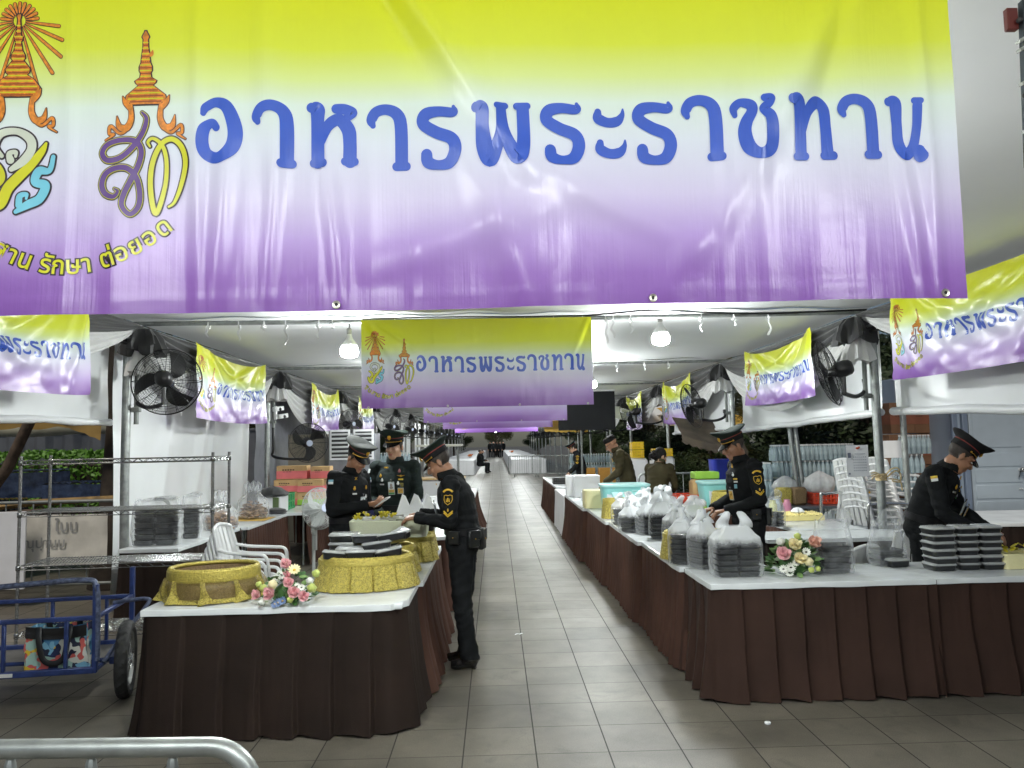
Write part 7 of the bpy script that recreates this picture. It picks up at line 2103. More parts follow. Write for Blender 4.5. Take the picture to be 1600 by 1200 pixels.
f_ = MB(); f_.grid(lambda u, v: (-18+14.2*u, 16.9+0.05*math.copysign(min(1, abs(math.sin(u*150))*1.6), math.sin(u*150)), 2.05*v), 600, 2)
f_.box((-11, 16.95, 2.07), (14.2, 0.06, 0.05), 0)
tag(f_.build('corrugated_fence', CORR, smooth=False), 'grey corrugated metal fence behind the green hedge on the left', 'fence')

# awnings outside the left curtain
YAWN = mat('ochre awning cloth', (0.42, 0.27, 0.08), 0.6, var=0.15, trans=0.3)
KHAK = mat('khaki tarpaulin', (0.42, 0.42, 0.33), 0.6, var=0.12, bump=0.3, bscale=8, trans=0.2)
def awning(name, label, p0, p1, p2, p3, m, scal=0.0, sagz=0.1, cat='awning', n=28):
    a = MB(); P = [Vector(p) for p in (p0, p1, p2, p3)]
    def f(u, v):
        q = P[0].lerp(P[1], u).lerp(P[3].lerp(P[2], u), v)
        q = q+Vector((0, 0, -sagz*4*u*(1-u)*(0.3+0.7*math.sin(PI*v))+0.03*nz(u*6, v*4, p0[0])))
        return q
    a.grid(f, n, 10)
    if scal > 0:
        def g_(u, v): 
            q = f(u, 0); return Vector((q.x, q.y-0.01, q.z-v*scal*(0.75+0.25*abs(math.sin(u*PI*9)))))
        a.grid(g_, n*3, 3)
    return tag(a.build(name, m, angle=180), label, cat, 'awnings and tarpaulins outside the tent')
awning('awning', 'ochre awning with a scalloped valance below the left rolled curtain', (-9.5, 10.4, 2.12), (-4.95, 9.6, 2.10), (-4.9, 10.6, 2.25), (-9.5, 11.2, 2.25), YAWN, 0.13, 0.05)
awning('awning', 'white striped tent roof glimpsed under the ochre awning on the left', (-11.0, 11.8, 2.2), (-5.6, 11.3, 2.16), (-5.6, 12.0, 2.35), (-11.0, 12.5, 2.4), SHEET, 0.10, 0.08)
awning('tarpaulin', 'khaki tarpaulin sagging in front of the corrugated fence on the left', (-11, 12.6, 2.00), (-6.1, 12.2, 1.94), (-6.0, 12.3, 2.22), (-11, 12.7, 2.3), KHAK, 0, 0.1, 'tarpaulin')
awning('tarpaulin', 'golden tarpaulin corner beside the dark tree trunk on the left', (-5.25, 9.35, 2.02), (-4.75, 9.35, 1.82), (-4.75, 9.4, 2.3), (-5.3, 9.4, 2.35), YAWN, 0, 0.0, 'tarpaulin', 8)
lg = MB(); lg.tube([(-6.2, 9.3, 0.95), (-5.75, 9.2, 1.5), (-5.35, 9.1, 2.25), (-5.2, 9.1, 2.6)], [0.07, 0.065, 0.06, 0.06], 10)
lg.tube([(-6.2, 9.3, 0.95), (-6.5, 9.35, 0.0)], [0.07, 0.08], 10)
tag(lg.build('wooden_prop', mat('weathered log', (0.075, 0.052, 0.036), 0.8, var=0.4, vscale=12, bump=0.6, bscale=20, bstretch=(1, 1, .3))), 'leaning weathered log prop behind the chrome rack', 'log')
for k, (z0, z1, y) in enumerate(((1.02, 1.13, 9.25), (0.93, 1.02, 9.05))):
    lg = MB(); lg.tube([(-6.2, y, z0), (-5.4, y-.02, (z0+z1)/2+.02), (-4.4, y-.05, z1)], [0.035, 0.04, 0.035], 9)
    tag(lg.build('log_rail', mat('yellowed bamboo', (0.24, 0.15, 0.05), 0.7, var=0.4, vscale=9) if k == 0 else COL.objects['wooden_prop'].data.materials[0]), ['yellowish log rail tied to the left tree trunk', 'lower grey-brown log rail behind the chrome rack'][k], 'log')

# ---------------------------------------------------------------- shrink-wrapped bottle packs
PETB = film('clear bottle plastic', (0.45, 0.56, 0.60), clear=0.42, rough=0.12)
PETC = mat('bottle cap white', (0.6, 0.62, 0.62), 0.5); PETG = mat('bottle cap gold', (0.45, 0.32, 0.08), 0.4)
WRAPB = mat('blue shrink wrap', (0.11, 0.16, 0.30), 0.2, var=0.5, vscale=8, bump=0.7, bscale=16)
def pack(label, loc, rotz=0.0, nx=6, ny=2, name='bottle_pack', body=None, cap=None, group='shrink-wrapped bottle packs', h=0.24, r=0.033):
    t = thing(name, label, 'bottle pack', loc, rotz, group)
    b = MB(); c = MB()
    for i in range(nx):
        for j in range(ny):
            x, y = (i-(nx-1)/2)*r*2.05, (j-(ny-1)/2)*r*2.05
            b.lathe([(r*.85, 0), (r, .01), (r*.92, h*.30), (r, h*.33), (r, h*.46), (r*.92, h*.5), (r*.95, h*.58), (r*.72, h*.72), (r*.40, h*.84), (r*.38, h*.92)], 10, (x, y, 0), 0)
            c.lathe([(r*.46, h*.92), (r*.46, h), (r*.40, h*1.005)], 8, (x, y, 0), 0)
    b.build('bottles', body or PETB, t); c.build('caps', cap or PETC, t)
    return t
pk = pack('clear bottle pack in the wall of bottles on the right, behind the double post', (4.35, 11.6, 0.70))
first = True
for col_ in range(3):
    for row in range(6):
        for lay in range(2):
            if col_ == 0 and row == 0 and lay == 0: continue
            dup(pk, (4.40+col_*0.42+0.015*math.sin(row*2), 11.6+lay*0.14, 0.10+0.245*row+0.0), 0, 'clear bottle pack in the wall of bottles on the right, behind the double post')
pk.location = (4.40, 11.6, 0.10)
for row in range(5):
    for c_ in range(3):
        dup(pk, (3.92+0.14*0, 11.25+0.42*c_, 0.10+0.245*row), R(90), 'clear bottle pack turned end-on at the left of the bottle wall')
for row in range(5):
    for c_ in range(3):
        dup(pk, (2.35+c_*0.42, 21.0, 0.10+0.245*row), 0, 'pale bottle pack in the stack behind the far bending soldier')
for row in range(5):
    dup(pk, (2.05, 20.8, 0.10+0.245*row), R(90), 'pale bottle pack at the left end of the stack behind the far soldier')
for row in range(5):
    for c_ in range(2):
        dup(pk, (-2.35+c_*0.42, 15.6, 0.30+0.245*row), 0, 'bottle pack stacked behind the soldier facing the camera')
for row in range(3):
    dup(pk, (5.15+.1*row, 9.75, 0.95+0.245*row), 0, 'bottle pack behind the right bending soldier, below the cartons')
pg = pack('dark bottle pack with gold caps in the stack at the left edge behind the board', (-6.55, 10.6, 0.1), body=mat('dark bottle', (0.02, 0.022, 0.026), 0.2), cap=PETG)
for row in range(4):
    for c_ in range(3):
        if row or c_: dup(pg, (-6.55-c_*0.42, 10.6, 0.1+0.245*row), 0, 'dark bottle pack with gold caps in the stack at the left edge behind the board')
def wrapped(label, x0, x1, y, z0, z1, seed):
    b = MB()
    b.grid(lambda u, v: (x0+(x1-x0)*u, y+0.02*nz(u*14, v*4, seed), z0+(z1-z0)*v+0.02*nz(u*9, seed)*v), 50, 12)
    b.grid(lambda u, v: (x0+(x1-x0)*u, y+0.6*v, z1+0.03*abs(math.sin(u*40))*1.0+0.02*nz(u*9, v*5, seed)), 60, 10)
    b.grid(lambda u, v: (x1+0.01*nz(u*5, v*5), y+0.6*u, z0+(z1-z0)*v), 10, 8)
    tag(b.build('wrapped_pallet', WRAPB, angle=180), label, 'pallet', 'blue-wrapped pallets')
wrapped('big blue shrink-wrapped pallet in front of the hedge at the left edge', -8.6, -6.30, 10.95, 1.05, 1.40, 1)
wrapped('lower blue shrink-wrapped pallet between the leaning log and the tree trunk', -6.15, -5.0, 10.6, 1.0, 1.24, 2)

# ---------------------------------------------------------------- cabinets and boxes behind the left tables
STEEL = mat('brushed stainless', (0.30, 0.32, 0.35), 0.35, 0.8, var=0.25, vscale=3, bump=0.1, bscale=60)
TAUPE = mat('taupe cabinet', (0.19, 0.17, 0.13), 0.6, var=0.08)
cb_ = thing('steel_cabinet', 'taupe cabinet with slotted vents behind the second left pole', 'cabinet', (-3.72, 13.9, 0))
b = MB(); b.box((0.32, 0.3, 0.95), (0.66, 0.6, 1.9), 0, ch=0.01); b.build('cabinet_body', TAUPE, cb_)
b = MB()
for k in range(9): 
    b.box((0.20, -0.004, 1.10-0.025*k), (0.14, 0.006, 0.008), 0); b.box((0.40, -0.004, 1.10-0.025*k), (0.14, 0.006, 0.008), 0)
b.build('vent_slots', mat('pale vent', (0.34, 0.32, 0.26), 0.5), cb_)
for k, (x, nm) in enumerate(((-2.98, 'stainless steel cabinet with a louvred window behind the black fan'), (-2.56, 'stainless steel cabinet with a white louvred top, nearer the soldiers'))):
    c_ = thing('steel_cabinet', nm, 'cabinet', (x, 13.8, 0), 0)
    b = MB(); b.box((0.20, 0.3, 0.95), (0.40, 0.6, 1.9), 0, ch=0.008); b.build('cabinet_body', STEEL, c_)
    lv = MB()
    lv.box((0.20, -0.012, 1.98-0.28), (0.36, 0.02, 0.54), 0, ch=0.004); lv.build('louvre_frame', mat('white painted frame', (0.66, 0.67, 0.68), 0.4), c_)
    lv = MB(); lv.box((0.20, -0.026, 1.70), (0.29, 0.006, 0.46), 0); lv.build('dark_backing', BLACK, c_)
    lv = MB()
    for q in range(6): lv.box((0.20, -0.036, 1.51+0.075*q), (0.29, 0.008, 0.038), 0, rot=(R(30), 0, 0), ch=0.002)
    lv.build('louvre_slats', COL.objects['louvre_frame'].data.materials[0], c_)
c_ = thing('louvre_panel', 'loose silver louvre panel leaning above the pink cartons', 'panel', (-2.62, 12.9, 0.98), R(6))
b = MB(); b.box((0, 0, 0), (0.40, 0.03, 0.40), 0, rot=(R(-38), 0, 0)); b.build('panel_frame', STEEL, c_)
b = MB()
for q in range(8): b.box(Vector((-0.15+0.043*q, -0.025, 0.0)), (0.02, 0.015, 0.30), 0, rot=(R(-38), 0, 0))
b.build('panel_slats', mat('bright slat', (0.62, 0.64, 0.66), 0.3, 0.7), c_)
KRAFT = mat('kraft cardboard', srgb(196, 160, 112), 0.75, var=0.1, vscale=9)
PINKC = mat('pink printed cardboard', srgb(224, 116, 118), 0.7, var=0.08)
PRNT = mat('dark carton print', srgb(84, 56, 44), 0.7)
LIME = mat('lime printed cardboard', srgb(150, 196, 70), 0.7)
def carton(label, loc, d, rotz, band=None, top=None, group='cartons', writing=True, name='carton', base=None):
    t = thing(name, label, 'box', loc, rotz, group)
    b = MB(); b.box((0, 0, d[2]/2), d, 0, ch=0.006); b.build('carton_body', base or KRAFT, t)
    if band:
        m_, z0, z1 = band
        q = MB(); q.box((0, 0, d[2]*(z0+z1)/2), (d[0]+0.004, d[1]+0.004, d[2]*(z1-z0)), 0, ch=0.001); q.build('printed_band', m_, t)
    if writing:
        q = MB()
        for i in range(5): q.box((-d[0]*0.28+d[0]*0.14*i*0.6, -d[1]/2-0.003, d[2]*0.70), (d[0]*0.06, 0.002, d[2]*0.09), 0, ch=0.0005)
        for i in range(3): q.box((-d[0]*0.25+d[0]*0.1*i, -d[1]/2-0.003, d[2]*0.56), (d[0]*0.08, 0.002, d[2]*0.03), 0, ch=0.0005)
        q.build('writing', PRNT, t)
    q = MB(); q.box((0, 0, d[2]+0.001), (d[0]*0.98, 0.05, 0.002), 0, ch=0.0005); q.build('tape', mat('packing tape', (0.42, 0.33, 0.2), 0.3), t)
    return t
for (x, y, z, w, h, bd, lab) in ((-3.36, 12.6, .753, .34, .21, 'p', 'pink and kraft carton at the bottom left of the stack by the green crate'), (-2.98, 12.55, .753, .40, .20, 'l', 'lime and kraft carton at the bottom of the carton stack'), (-2.98, 12.55, .957, .40, .20, 'p', 'pink carton on the lime one in the stack behind the soldiers'),
        (-3.36, 12.6, .967, .42, .19, 'p', 'pink carton second up on the left of the stack'), (-3.30, 12.65, 1.16, .48, .22, 'q', 'topmost left pink carton under the black fan'), (-2.84, 12.65, 1.16, .30, .20, 'q', 'topmost right pink carton beside the louvre panel')):
    carton(lab, (x, y, z), (w, .30, h), R(2), (PINKC, .02, .5) if bd == 'p' else (LIME, .02, .45) if bd == 'l' else (PINKC, .05, .62), group='pink cartons')
GREENP = mat('green plastic crate', srgb(24, 140, 84), 0.4); 
def crate(label, loc, d, m, rotz=0, cols=9, name='plastic_crate', group='plastic crates'):
    t = thing(name, label, 'crate', loc, rotz, group)
    b = MB(); w, dd, h = d
    b.box((0, 0, 0.008), (w, dd, 0.014), 0)
    for z in (0.02, h*0.5, h-0.012): 
        for s in (-1, 1): b.box((0, s*(dd/2-.006), z), (w, 0.012, 0.022), 0); b.box((s*(w/2-.006), 0, z), (0.012, dd-.024, 0.022), 0)
    for s in (-1, 1):
        for i in range(cols): b.box((-w/2+w*(i+.5)/cols, s*(dd/2-.006), h/2), (w/cols*.55, 0.008, h-.03), 0)
        for i in range(max(4, cols//2)): b.box((s*(w/2-.006), -dd/2+dd*(i+.5)/max(4, cols//2), h/2), (0.008, dd/max(4, cols//2)*.6, h-.03), 0)
    b.build('crate_shell', m, t); 
    return t
crate('green slatted plastic crate standing on its side on the left table', (-3.18, 11.75, .753), (.16, .42, .24), GREENP)
t = thing('carton', 'white box with black sweater heaped over it on the left table', 'box', (-3.26, 11.35, .753), R(-6))
b = MB(); b.box((0, 0, .11), (.34, .30, .22), 0, ch=.006); b.build('carton_body', SHEEN, t)
b = MB(); b.box((.10, -.152, .11), (.09, .004, .2), 0, ch=.001); b.build('green_panel', mat('olive print', srgb(80, 98, 60), .6), t)
b = MB(); b.ball((-.06, -.153, .13), (.012, .003, .012), 8); b.ball((-.10, -.153, .08), (.02, .003, .008), 8); b.build('dark_marks', BLACK, t)
s_ = MB(); s_.lathe([(.20, 0), (.215, .03), (.18, .075), (.11, .12), (.03, .14), (.0005, .14)], 26, (0, 0, 0), 0, fn=lambda a, i, r, z: (r*(1+.2*nz(a*1.5, i*.6, 3)+.05*math.sin(a*9)), z+.02*nz(a*2, i)))
tag(s_.build('black_sweater', CLOTH_B, loc=(-3.27, 11.35, .975)), 'crumpled black sweater heaped on the white box', 'clothing')
s_ = MB(); s_.lathe([(.10, 0), (.12, .02), (.10, .06), (.04, .08), (.0005, .08)], 22, (0, 0, 0), 0, sx=1.3, fn=lambda a, i, r, z: (r*(1+.15*nz(a*1.5, i*.6, 5)), z))
tag(s_.build('cloth_pouch', CLOTH_B, loc=(-3.12, 11.0, .753)), 'black cloth pouch lying beside the white box', 'clothing')

# blue bins and yellow trolley
BINB = mat('navy plastic bin', (0.016, 0.018, 0.075), 0.35, var=0.1)
for (x, y, lab) in ((-1.72, 11.6, 'navy wheelie bin left of the yellow trolley'), (-1.30, 11.3, 'navy bin in front of the yellow trolley')):
    t = thing('wheelie_bin', lab, 'bin', (x, y, 0), R(4), 'navy bins')
    b = MB(); shell(b, [(.34, .36, .03), (.36, .38, .06), (.42, .46, .80), (.45, .49, .81), (.45, .49, .84)], 0, cap1=True); b.build('bin_body', BINB, t)
    b = MB(); shell(b, [(.46, .50, .842), (.47, .51, .86), (.44, .46, .90), (.3, .3, .92)], 0, cap0=True, cap1=True); b.build('lid', BINB, t)
    b = MB(); b.box((.05, -.235, .5), (.05, .004, .11), 0, ch=.001, rot=(R(-4), 0, 0)); b.build('sticker', PAPER, t)
    for s in (-1, 1):
        b = MB(); b.lathe([(.02, -.02), (.075, -.02), (.08, 0), (.075, .02), (.02, .02)], 18, (s*.19, .17, .08), 0, rot=(0, PI/2, 0)); b.build('wheel', RUBBER, t)
YSTEEL = mat('yellow painted tube', srgb(222, 164, 36), 0.4, var=0.1)
t = thing('hand_trolley', 'yellow tubular hand trolley standing behind the aisle soldier', 'trolley', (-1.46, 11.05, 0), R(5))
b = MB()
b.tube(crom([(-.19, 0, .1), (-.19, 0, 1.25), (-.15, 0, 1.30), (.15, 0, 1.30), (.19, 0, 1.25), (.19, 0, .1)], 5), .016, 8)
for z in (.3, .75, 1.12): b.tube([(-.19, 0, z), (.19, 0, z)], .012, 8)
for x in (-.07, .07): b.tube([(x, 0, .3), (x, 0, 1.12)], .011, 8)
b.build('frame', YSTEEL, t)
b = MB(); b.box((0, -.12, .06), (.38, .24, .015), 0); b.build('toe_plate', YSTEEL, t)
for s in (-1, 1):
    b = MB(); b.lathe([(.03, -.025), (.10, -.025), (.11, 0), (.10, .025), (.03, .025)], 20, (s*.24, .05, .11), 0, rot=(0, PI/2, 0)); b.build('wheel', RUBBER, t)
for k, (x, y, z, lab) in enumerate(((-1.85, 12.6, .0, 'white sheeted crate behind the navy bins'),)):
    b = MB(); shell(b, [(.9, .6, 0), (.9, .6, 1.0), (.88, .58, 1.02)], 0, cap1=True); tag(b.build('sheeted_crate', SHEEN, loc=(x, y, z)), lab, 'crate')
# things on the far left tables
t = thing('coffee_urn', 'clear-topped coffee urn with a brown base on the left aisle table', 'urn', (-.66, 11.6, .753))
b = MB(); b.lathe([(.10, 0), (.11, .01), (.11, .16), (.10, .17)], 20); b.build('urn_base', mat('brown lacquer', (.12, .045, .02), .3), t)
b = MB(); b.lathe([(.085, .17), (.095, .19), (.095, .30), (.08, .33), (.03, .36), (.02, .39)], 20); b.build('urn_top', mat('polished urn steel', (.6, .6, .6), .2, .9), t)
t = thing('wooden_tray', 'orange wooden tray leaning at the end of the left aisle table', 'tray', (-.55, 12.0, .753), R(20)); b = MB(); b.box((0, 0, .09), (.16, .03, .2), 0, rot=(R(-25), 0, 0)); b.build('tray_board', mat('orange wood', srgb(206, 132, 70), .5), t)
for k, (x, y, h, lab) in enumerate(((-.80, 8.4, .30, 'tall white paper box at the near end of the table behind the aisle soldier'), (-.95, 8.8, .26, 'white paper box behind the tall one on the left aisle table'), (-.78, 10.6, .22, 'white box beside the coffee urn'))):
    b = MB(); b.box((0, 0, h/2), (.26, .22, h), 0, ch=.006); tag(b.build('white_box', PAPER, loc=(x, y, .753), rotz=R(5*k)), lab, 'box', 'white boxes on the tables')
# food stall with a small canopy further down the left
t = thing('food_cart', 'white food cart with a little flat canopy down the left of the aisle', 'cart', (-1.25, 17.2, 0))
b = MB(); b.box((0, 0, .45), (.9, .7, .9), 0, ch=.02); b.build('cart_body', SHEEN, t)
b = MB(); b.box((0, 0, .92), (1.1, .85, .04), 0); b.build('counter', mat('pale wood counter', srgb(214, 178, 120), .5), t)
for (x, y) in ((-.4, -.3), (.4, -.3), (.4, .3), (-.4, .3)):
    b = MB(); b.tube([(x, y, .94), (x, y, 1.62)], .014, 8); b.build('canopy_post', GALV, t)
b = MB(); b.box((0, 0, 1.64), (1.0, .8, .05), 0, ch=.01); b.build('canopy_top', mat('cream canopy top', (.75, .74, .66), .5), t)

# ---------------------------------------------------------------- far tables, curtains and barriers
for s, x0, x1 in ((-1, -3.0, -1.15), (1, .80, 2.6)):
    for k in range(5):
        y0 = 40+k*9.6
        table(('far white-sheeted long table on the left of the aisle' if s < 0 else 'far white-sheeted long table on the right of the aisle')+f', {["nearest", "second", "third", "fourth", "last"][k]} of its row', x0, y0, x1, y0+9.4, z=.76, sides='flr', pleat=.6, depth=.05, flare=.03, seed=20+k+s, sm=SHEEN, top=SHEEN, group='far white tables')
for k in range(2):
    t = thing('flower_bowl', 'small orange flower bowl on a far white table', 'flowers', ((-1.6, 1.25)[k % 2], 47+k*14.3, .765), 0, 'flower bowls on the far tables')
    b = MB(); b.lathe([(.05, 0), (.12, .06), (.11, .07)], 14); b.build('bowl', PAPER, t)
    b = MB()
    for q in range(30): b.ball((rng.gauss(0, .06), rng.gauss(0, .06), .08+rng.random()*.12), .03, 6)
    b.build('blooms', mat('orange bloom', srgb(230, 130, 50), .6, var=.3, vscale=30), t)
for k in range(6):
    y0 = BY[4]+.1+k*BAY
    side_sheet(-3.9, y0, y0+BAY*.62, 2.7, .05, .05, f'white curtain strip down the left side, {["nearest", "second", "third", "fourth", "fifth", "last"][k]} in the far row', roll=False, seed=30+k)
for k in range(5):
    barrier(f'grey crowd barrier across the right of the aisle, {["leftmost", "second", "third", "fourth", "last"][k]} of the row beyond the tables', (1.30+1.1*k if k < 3 else 2.4+.5*k, 36-.35*k, 0), R(-12), w=1.5, h=1.02, n=14, r=.02)
for k in range(3):
    barrier(f'grey barrier on the right outside the third bay, {["left", "middle", "right"][k]} one under the yellow crates', (3.1+1.0*k*1.2, 13.6+.1*k, 0), R(3), w=1.2, h=1.08, n=9)
# dark screen
t = thing('screen', 'dark blank screen panel hung on two posts at the right beyond the second banner', 'screen', (1.95, 16.4, 1.91))
b = MB(); b.box((0, 0, .41), (1.22, .06, .82), 0, ch=.004); b.build('panel', mat('dark slate screen', (.007, .008, .010), .6, spec=.2), t)
b = MB(); b.box((0, 0.01, .84), (1.24, .08, .03), 0); b.build('top_rail', mat('pale rail', (.6, .6, .6), .4), t)
for x in (-.12, .50):
    b = MB(); b.tube([(x, .05, -1.9), (x, .05, .05)], .022, 8); b.build('post', GALV_D, t)
awning('awning', 'white sagging tent cloth behind the man with glasses', (2.3, 18.6, 2.35), (4.6, 18.2, 1.95), (4.8, 21, 2.6), (2.2, 21, 2.7), CANVAS, 0, .2)
awning('awning', 'yellow awning beyond the second right pole under the drooping curtain', (4.1, 17.2, 2.05), (5.9, 17.0, 1.92), (5.9, 20, 2.5), (4.2, 20, 2.5), mat('yellow awning', srgb(226, 184, 84), .6, trans=.35), .0, .12)
awning('awning', 'small yellow tent roof far right of the aisle beyond the barriers', (1.9, 30, 2.15), (3.6, 30, 2.1), (3.6, 33, 2.6), (1.9, 33, 2.6), mat('yellow awning', (0, 0, 0)), .1, .05)
# things in the right work area
AQUA = mat('aqua plastic', srgb(140, 206, 204), 0.35, var=.04); AQUAL = mat('pale aqua plastic', srgb(176, 222, 220), .35, var=.04)
def bin_(label, loc, w, d, h, rotz, lidm=None):
    t = thing('storage_bin', label, 'storage box', loc, rotz, 'aqua storage bins')
    b = MB(); shell(b, [(w*.86, d*.84, 0), (w*.88, d*.86, .01), (w*.98, d*.97, h-.05), (w, d, h-.045), (w*1.01, d*1.02, h-.02)], 0, cap1=True)
    for q in range(3): b.box((-w*.3+w*.3*q, -d*.455-.006, h*.45), (.02, .02, h*.75), 0, rot=(R(-7), 0, 0))
    b.build('bin_body', AQUA, t)
    l = MB(); shell(l, [(w*1.03, d*1.04, h-.03), (w*1.05, d*1.06, h-.01), (w*1.04, d*1.05, h), (w*.95, d*.93, h+.006), (w*.9, d*.88, h-.004)], 0, cap0=True, cap1=True); l.build('lid', lidm or AQUAL, t)
    hd = MB(); hd.tube([(w*.12, -d*.50-.012, h*.78), (w*.14, -d*.50-.02, h*.58), (w*.34, -d*.50-.02, h*.58), (w*.36, -d*.50-.012, h*.78)], .009, 8, closed=True); hd.build('handle', AQUAL, t)
    lb = MB(); lb.box((-w*.32, -d*.465-.012, h*.40), (w*.16, .004, h*.55), 0, rot=(R(-7), 0, 0), ch=.001); lb.build('label_sheet', mat('printed label', (.62, .66, .74), .5), t)
    return t
bin_('large aqua lidded bin on the right aisle table in front of the man with glasses', (1.68, 10.2, .753), .62, .46, .36, R(-2))
bin_('aqua bin standing behind the gold basket, left of the chevron soldier', (3.05, 10.4, .753), .62, .42, .36, R(2))
b = MB(); b.box((0, 0, 0), (.50, .30, .03), 0, rot=(R(12), 0, 0), ch=.008); tag(b.build('bin_lid', AQUA, loc=(1.70, 9.70, .99)), 'loose aqua lid lying in front of the large aqua bin', 'lid')
b = MB(); b.box((0, 0, 0), (.20, .12, .02), 0, rot=(R(8), 0, 0)); tag(b.build('tablet', BLACK, loc=(1.93, 9.40, 1.02)), 'black tablet resting on the bags before the aqua bin', 'tablet')
b = MB(); shell(b, [(.40, .40, 0), (.40, .40, .24), (.38, .38, .245)], 0, cap1=True); tag(b.build('foam_box', FOAMY, loc=(1.42, 10.9, .753)), 'cream foam box left of the large aqua bin', 'box')
for k, (x, y, z, w, d_, h, lab) in enumerate(((1.50, 12.9, .753, .42, .34, .36, 'big white box at the far end of the right aisle table'), (1.36, 13.2, .753, .36, .34, .35, 'white box just behind and left of the biggest white box'), (1.6, 12.3, .753, .5, .4, .12, 'flat white box below the biggest white box'))):
    b = MB(); b.box((0, 0, h/2), (w, d_, h), 0, ch=.006); tag(b.build('white_box', PAPER, loc=(x, y, z), rotz=R(-3)), lab, 'box', 'white boxes on the tables')
basket('gold pleated basket half hidden behind the bagged row by the loose aqua lid', 1.45, 9.35, .753, .18, .16, .22, 0, 9.0)
basket('large gold pleated basket in front of the inner aqua bin', 3.05, 9.95, .753, .28, .2, .24, 0, 10.0)
crate('dark grid tray on the far right table by the bending soldier', (1.48, 17.0, .753), (.5, .4, .12), BLACK, cols=12)
for k, (x, lab) in enumerate(((1.98, 'brown carton standing left beside the far bottle stack'), (2.42, 'big brown carton in front of the far bottle stack'))):
    carton(lab, (x+.45, 20.1 if k else 20.2, .55), (.28 if k == 0 else .42, .3, .42), 0, writing=False, base=mat('ochre cardboard', srgb(196, 142, 62), .7), group='brown cartons')
    b = MB(); b.box((x+.45, 20.15, .27), (.3, .3, .54), 0)
    tag(b.build('wooden_crate', WICK), 'low wooden crate under the brown cartons by the bottle stack' if k else 'low wooden crate under the left brown carton', 'crate')
BLU2 = mat('royal blue plastic', (.022, .035, .30), .4)
t = thing('blue_box', 'big royal blue box behind the capped soldier on the right', 'box', (3.85, 13.0, .75), 0); b = MB(); shell(b, [(.40, .36, 0), (.44, .40, .56), (.46, .42, .58)], 0, cap1=True); b.build('box_body', BLU2, t)
b = MB()
for i in range(3): b.box((.02+.05*i, -.205, .40), (.025, .004, .05), 0, ch=.001)
b.build('writing', mat('pale blue print', (.25, .3, .6), .5), t)
table('plain trestle table under the blue box and yellow crates', 3.0, 12.75, 4.2, 13.3, sides='', seed=33)
YELP = mat('yellow plastic crate', srgb(226, 190, 40), .4, var=.05); REDPL = mat('red plastic crate', srgb(196, 66, 40), .4, var=.08)
for k, (x, y, z, w, lab) in enumerate(((3.45, 16.0, 1.33, .25, 'yellow crate right of the woman in olive, on the barrier line'), (2.93, 16.0, 1.31, .10, 'lower yellow crate left of the post behind the woman'), (2.93, 16.0, 1.48, .10, 'upper yellow crate left of the post behind the woman'))):
    crate(lab, (x, y, z), (w+.15, .3, .16), YELP, cols=8)
for k, (x, y, h) in enumerate(((3.45, 16.0, 1.33), (2.9, 16.05, 1.31))):
    b = MB(); b.box((0, 0, h/2-.003), (.46, .4, h-.01), 0); tag(b.build('packing_case', SHEEN, loc=(x, y, 0)), ['pale packing case holding the right yellow crate', 'pale packing case under the two stacked yellow crates'][k], 'case')
crate('shallow red tray behind the woman in olive on the right', (2.75, 10.9, .753), (.55, .4, .16), REDPL, cols=6)
table('inner table behind the woman in olive carrying trays and tins', 2.35, 9.8, 3.7, 11.2, sides='fl', seed=34, pleat=.12, depth=.04)
t = thing('tissue_pack', 'white and green pack of rolls on the inner table beside the woman', 'pack', (2.62, 10.1, .753)); b = MB(); b.box((0, 0, .07), (.22, .16, .14), 0, ch=.03); b.build('pack_body', SHEEN, t); b = MB(); b.box((0, 0, .04), (.225, .165, .07), 0, ch=.02); b.build('green_band', LIME, t)
b = MB(); b.box((0, 0, .05), (.34, .3, .10), 0); tag(b.build('lime_box', LIME, loc=(2.95, 10.9, 1.12)), 'lime green box lid beyond the inner aqua bin', 'box')
b = MB(); b.box((0, 0, .18), (.4, .3, .36), 0); tag(b.build('kraft_box', KRAFT, loc=(2.95, 10.9, .753)), 'kraft box under the lime green lid', 'box')
# egg tray and tools on the inner table
def egg_mat(): return mat('yellow egg tray', srgb(240, 224, 150), .7, var=.05)
et = MB(); et.grid(lambda u, v: ((u-.5)*.46, (v-.5)*.36, .06+.022*math.sin(u*PI*14)*math.sin(v*PI*10)), 70, 50)
et.grid(lambda u, v: ((u-.5)*.46, -.18, .06*v+.012*math.sin(u*PI*14)*v), 70, 3); et.grid(lambda u, v: (-.23, (u-.5)*.36, .06*v), 20, 3); et.grid(lambda u, v: (.23, (u-.5)*.36, .06*v), 20, 3)
tag(et.build('egg_tray', egg_mat(), loc=(3.42, 8.75, .755), rotz=R(-3), angle=180), 'pale yellow dimpled egg tray on the inner white table', 'tray')
s_ = MB(); s_.lathe([(.05, 0), (.07, .02), (.04, .06), (.0005, .07)], 16, (0, 0, 0), 0, fn=lambda a, i, r, z: (r*(1+.2*math.sin(a*5)), z)); tag(s_.build('tissue', PAPER, loc=(3.40, 8.7, .825)), 'crumpled white tissue on the yellow egg tray', 'tissue')
bag('dark clear-wrapped pack leaning beside the yellow egg tray', 2.92, 8.1, .753, 4, R(30), 40.3, w=.12, d=.16, handles=False, film_=BAGC, top=.12)
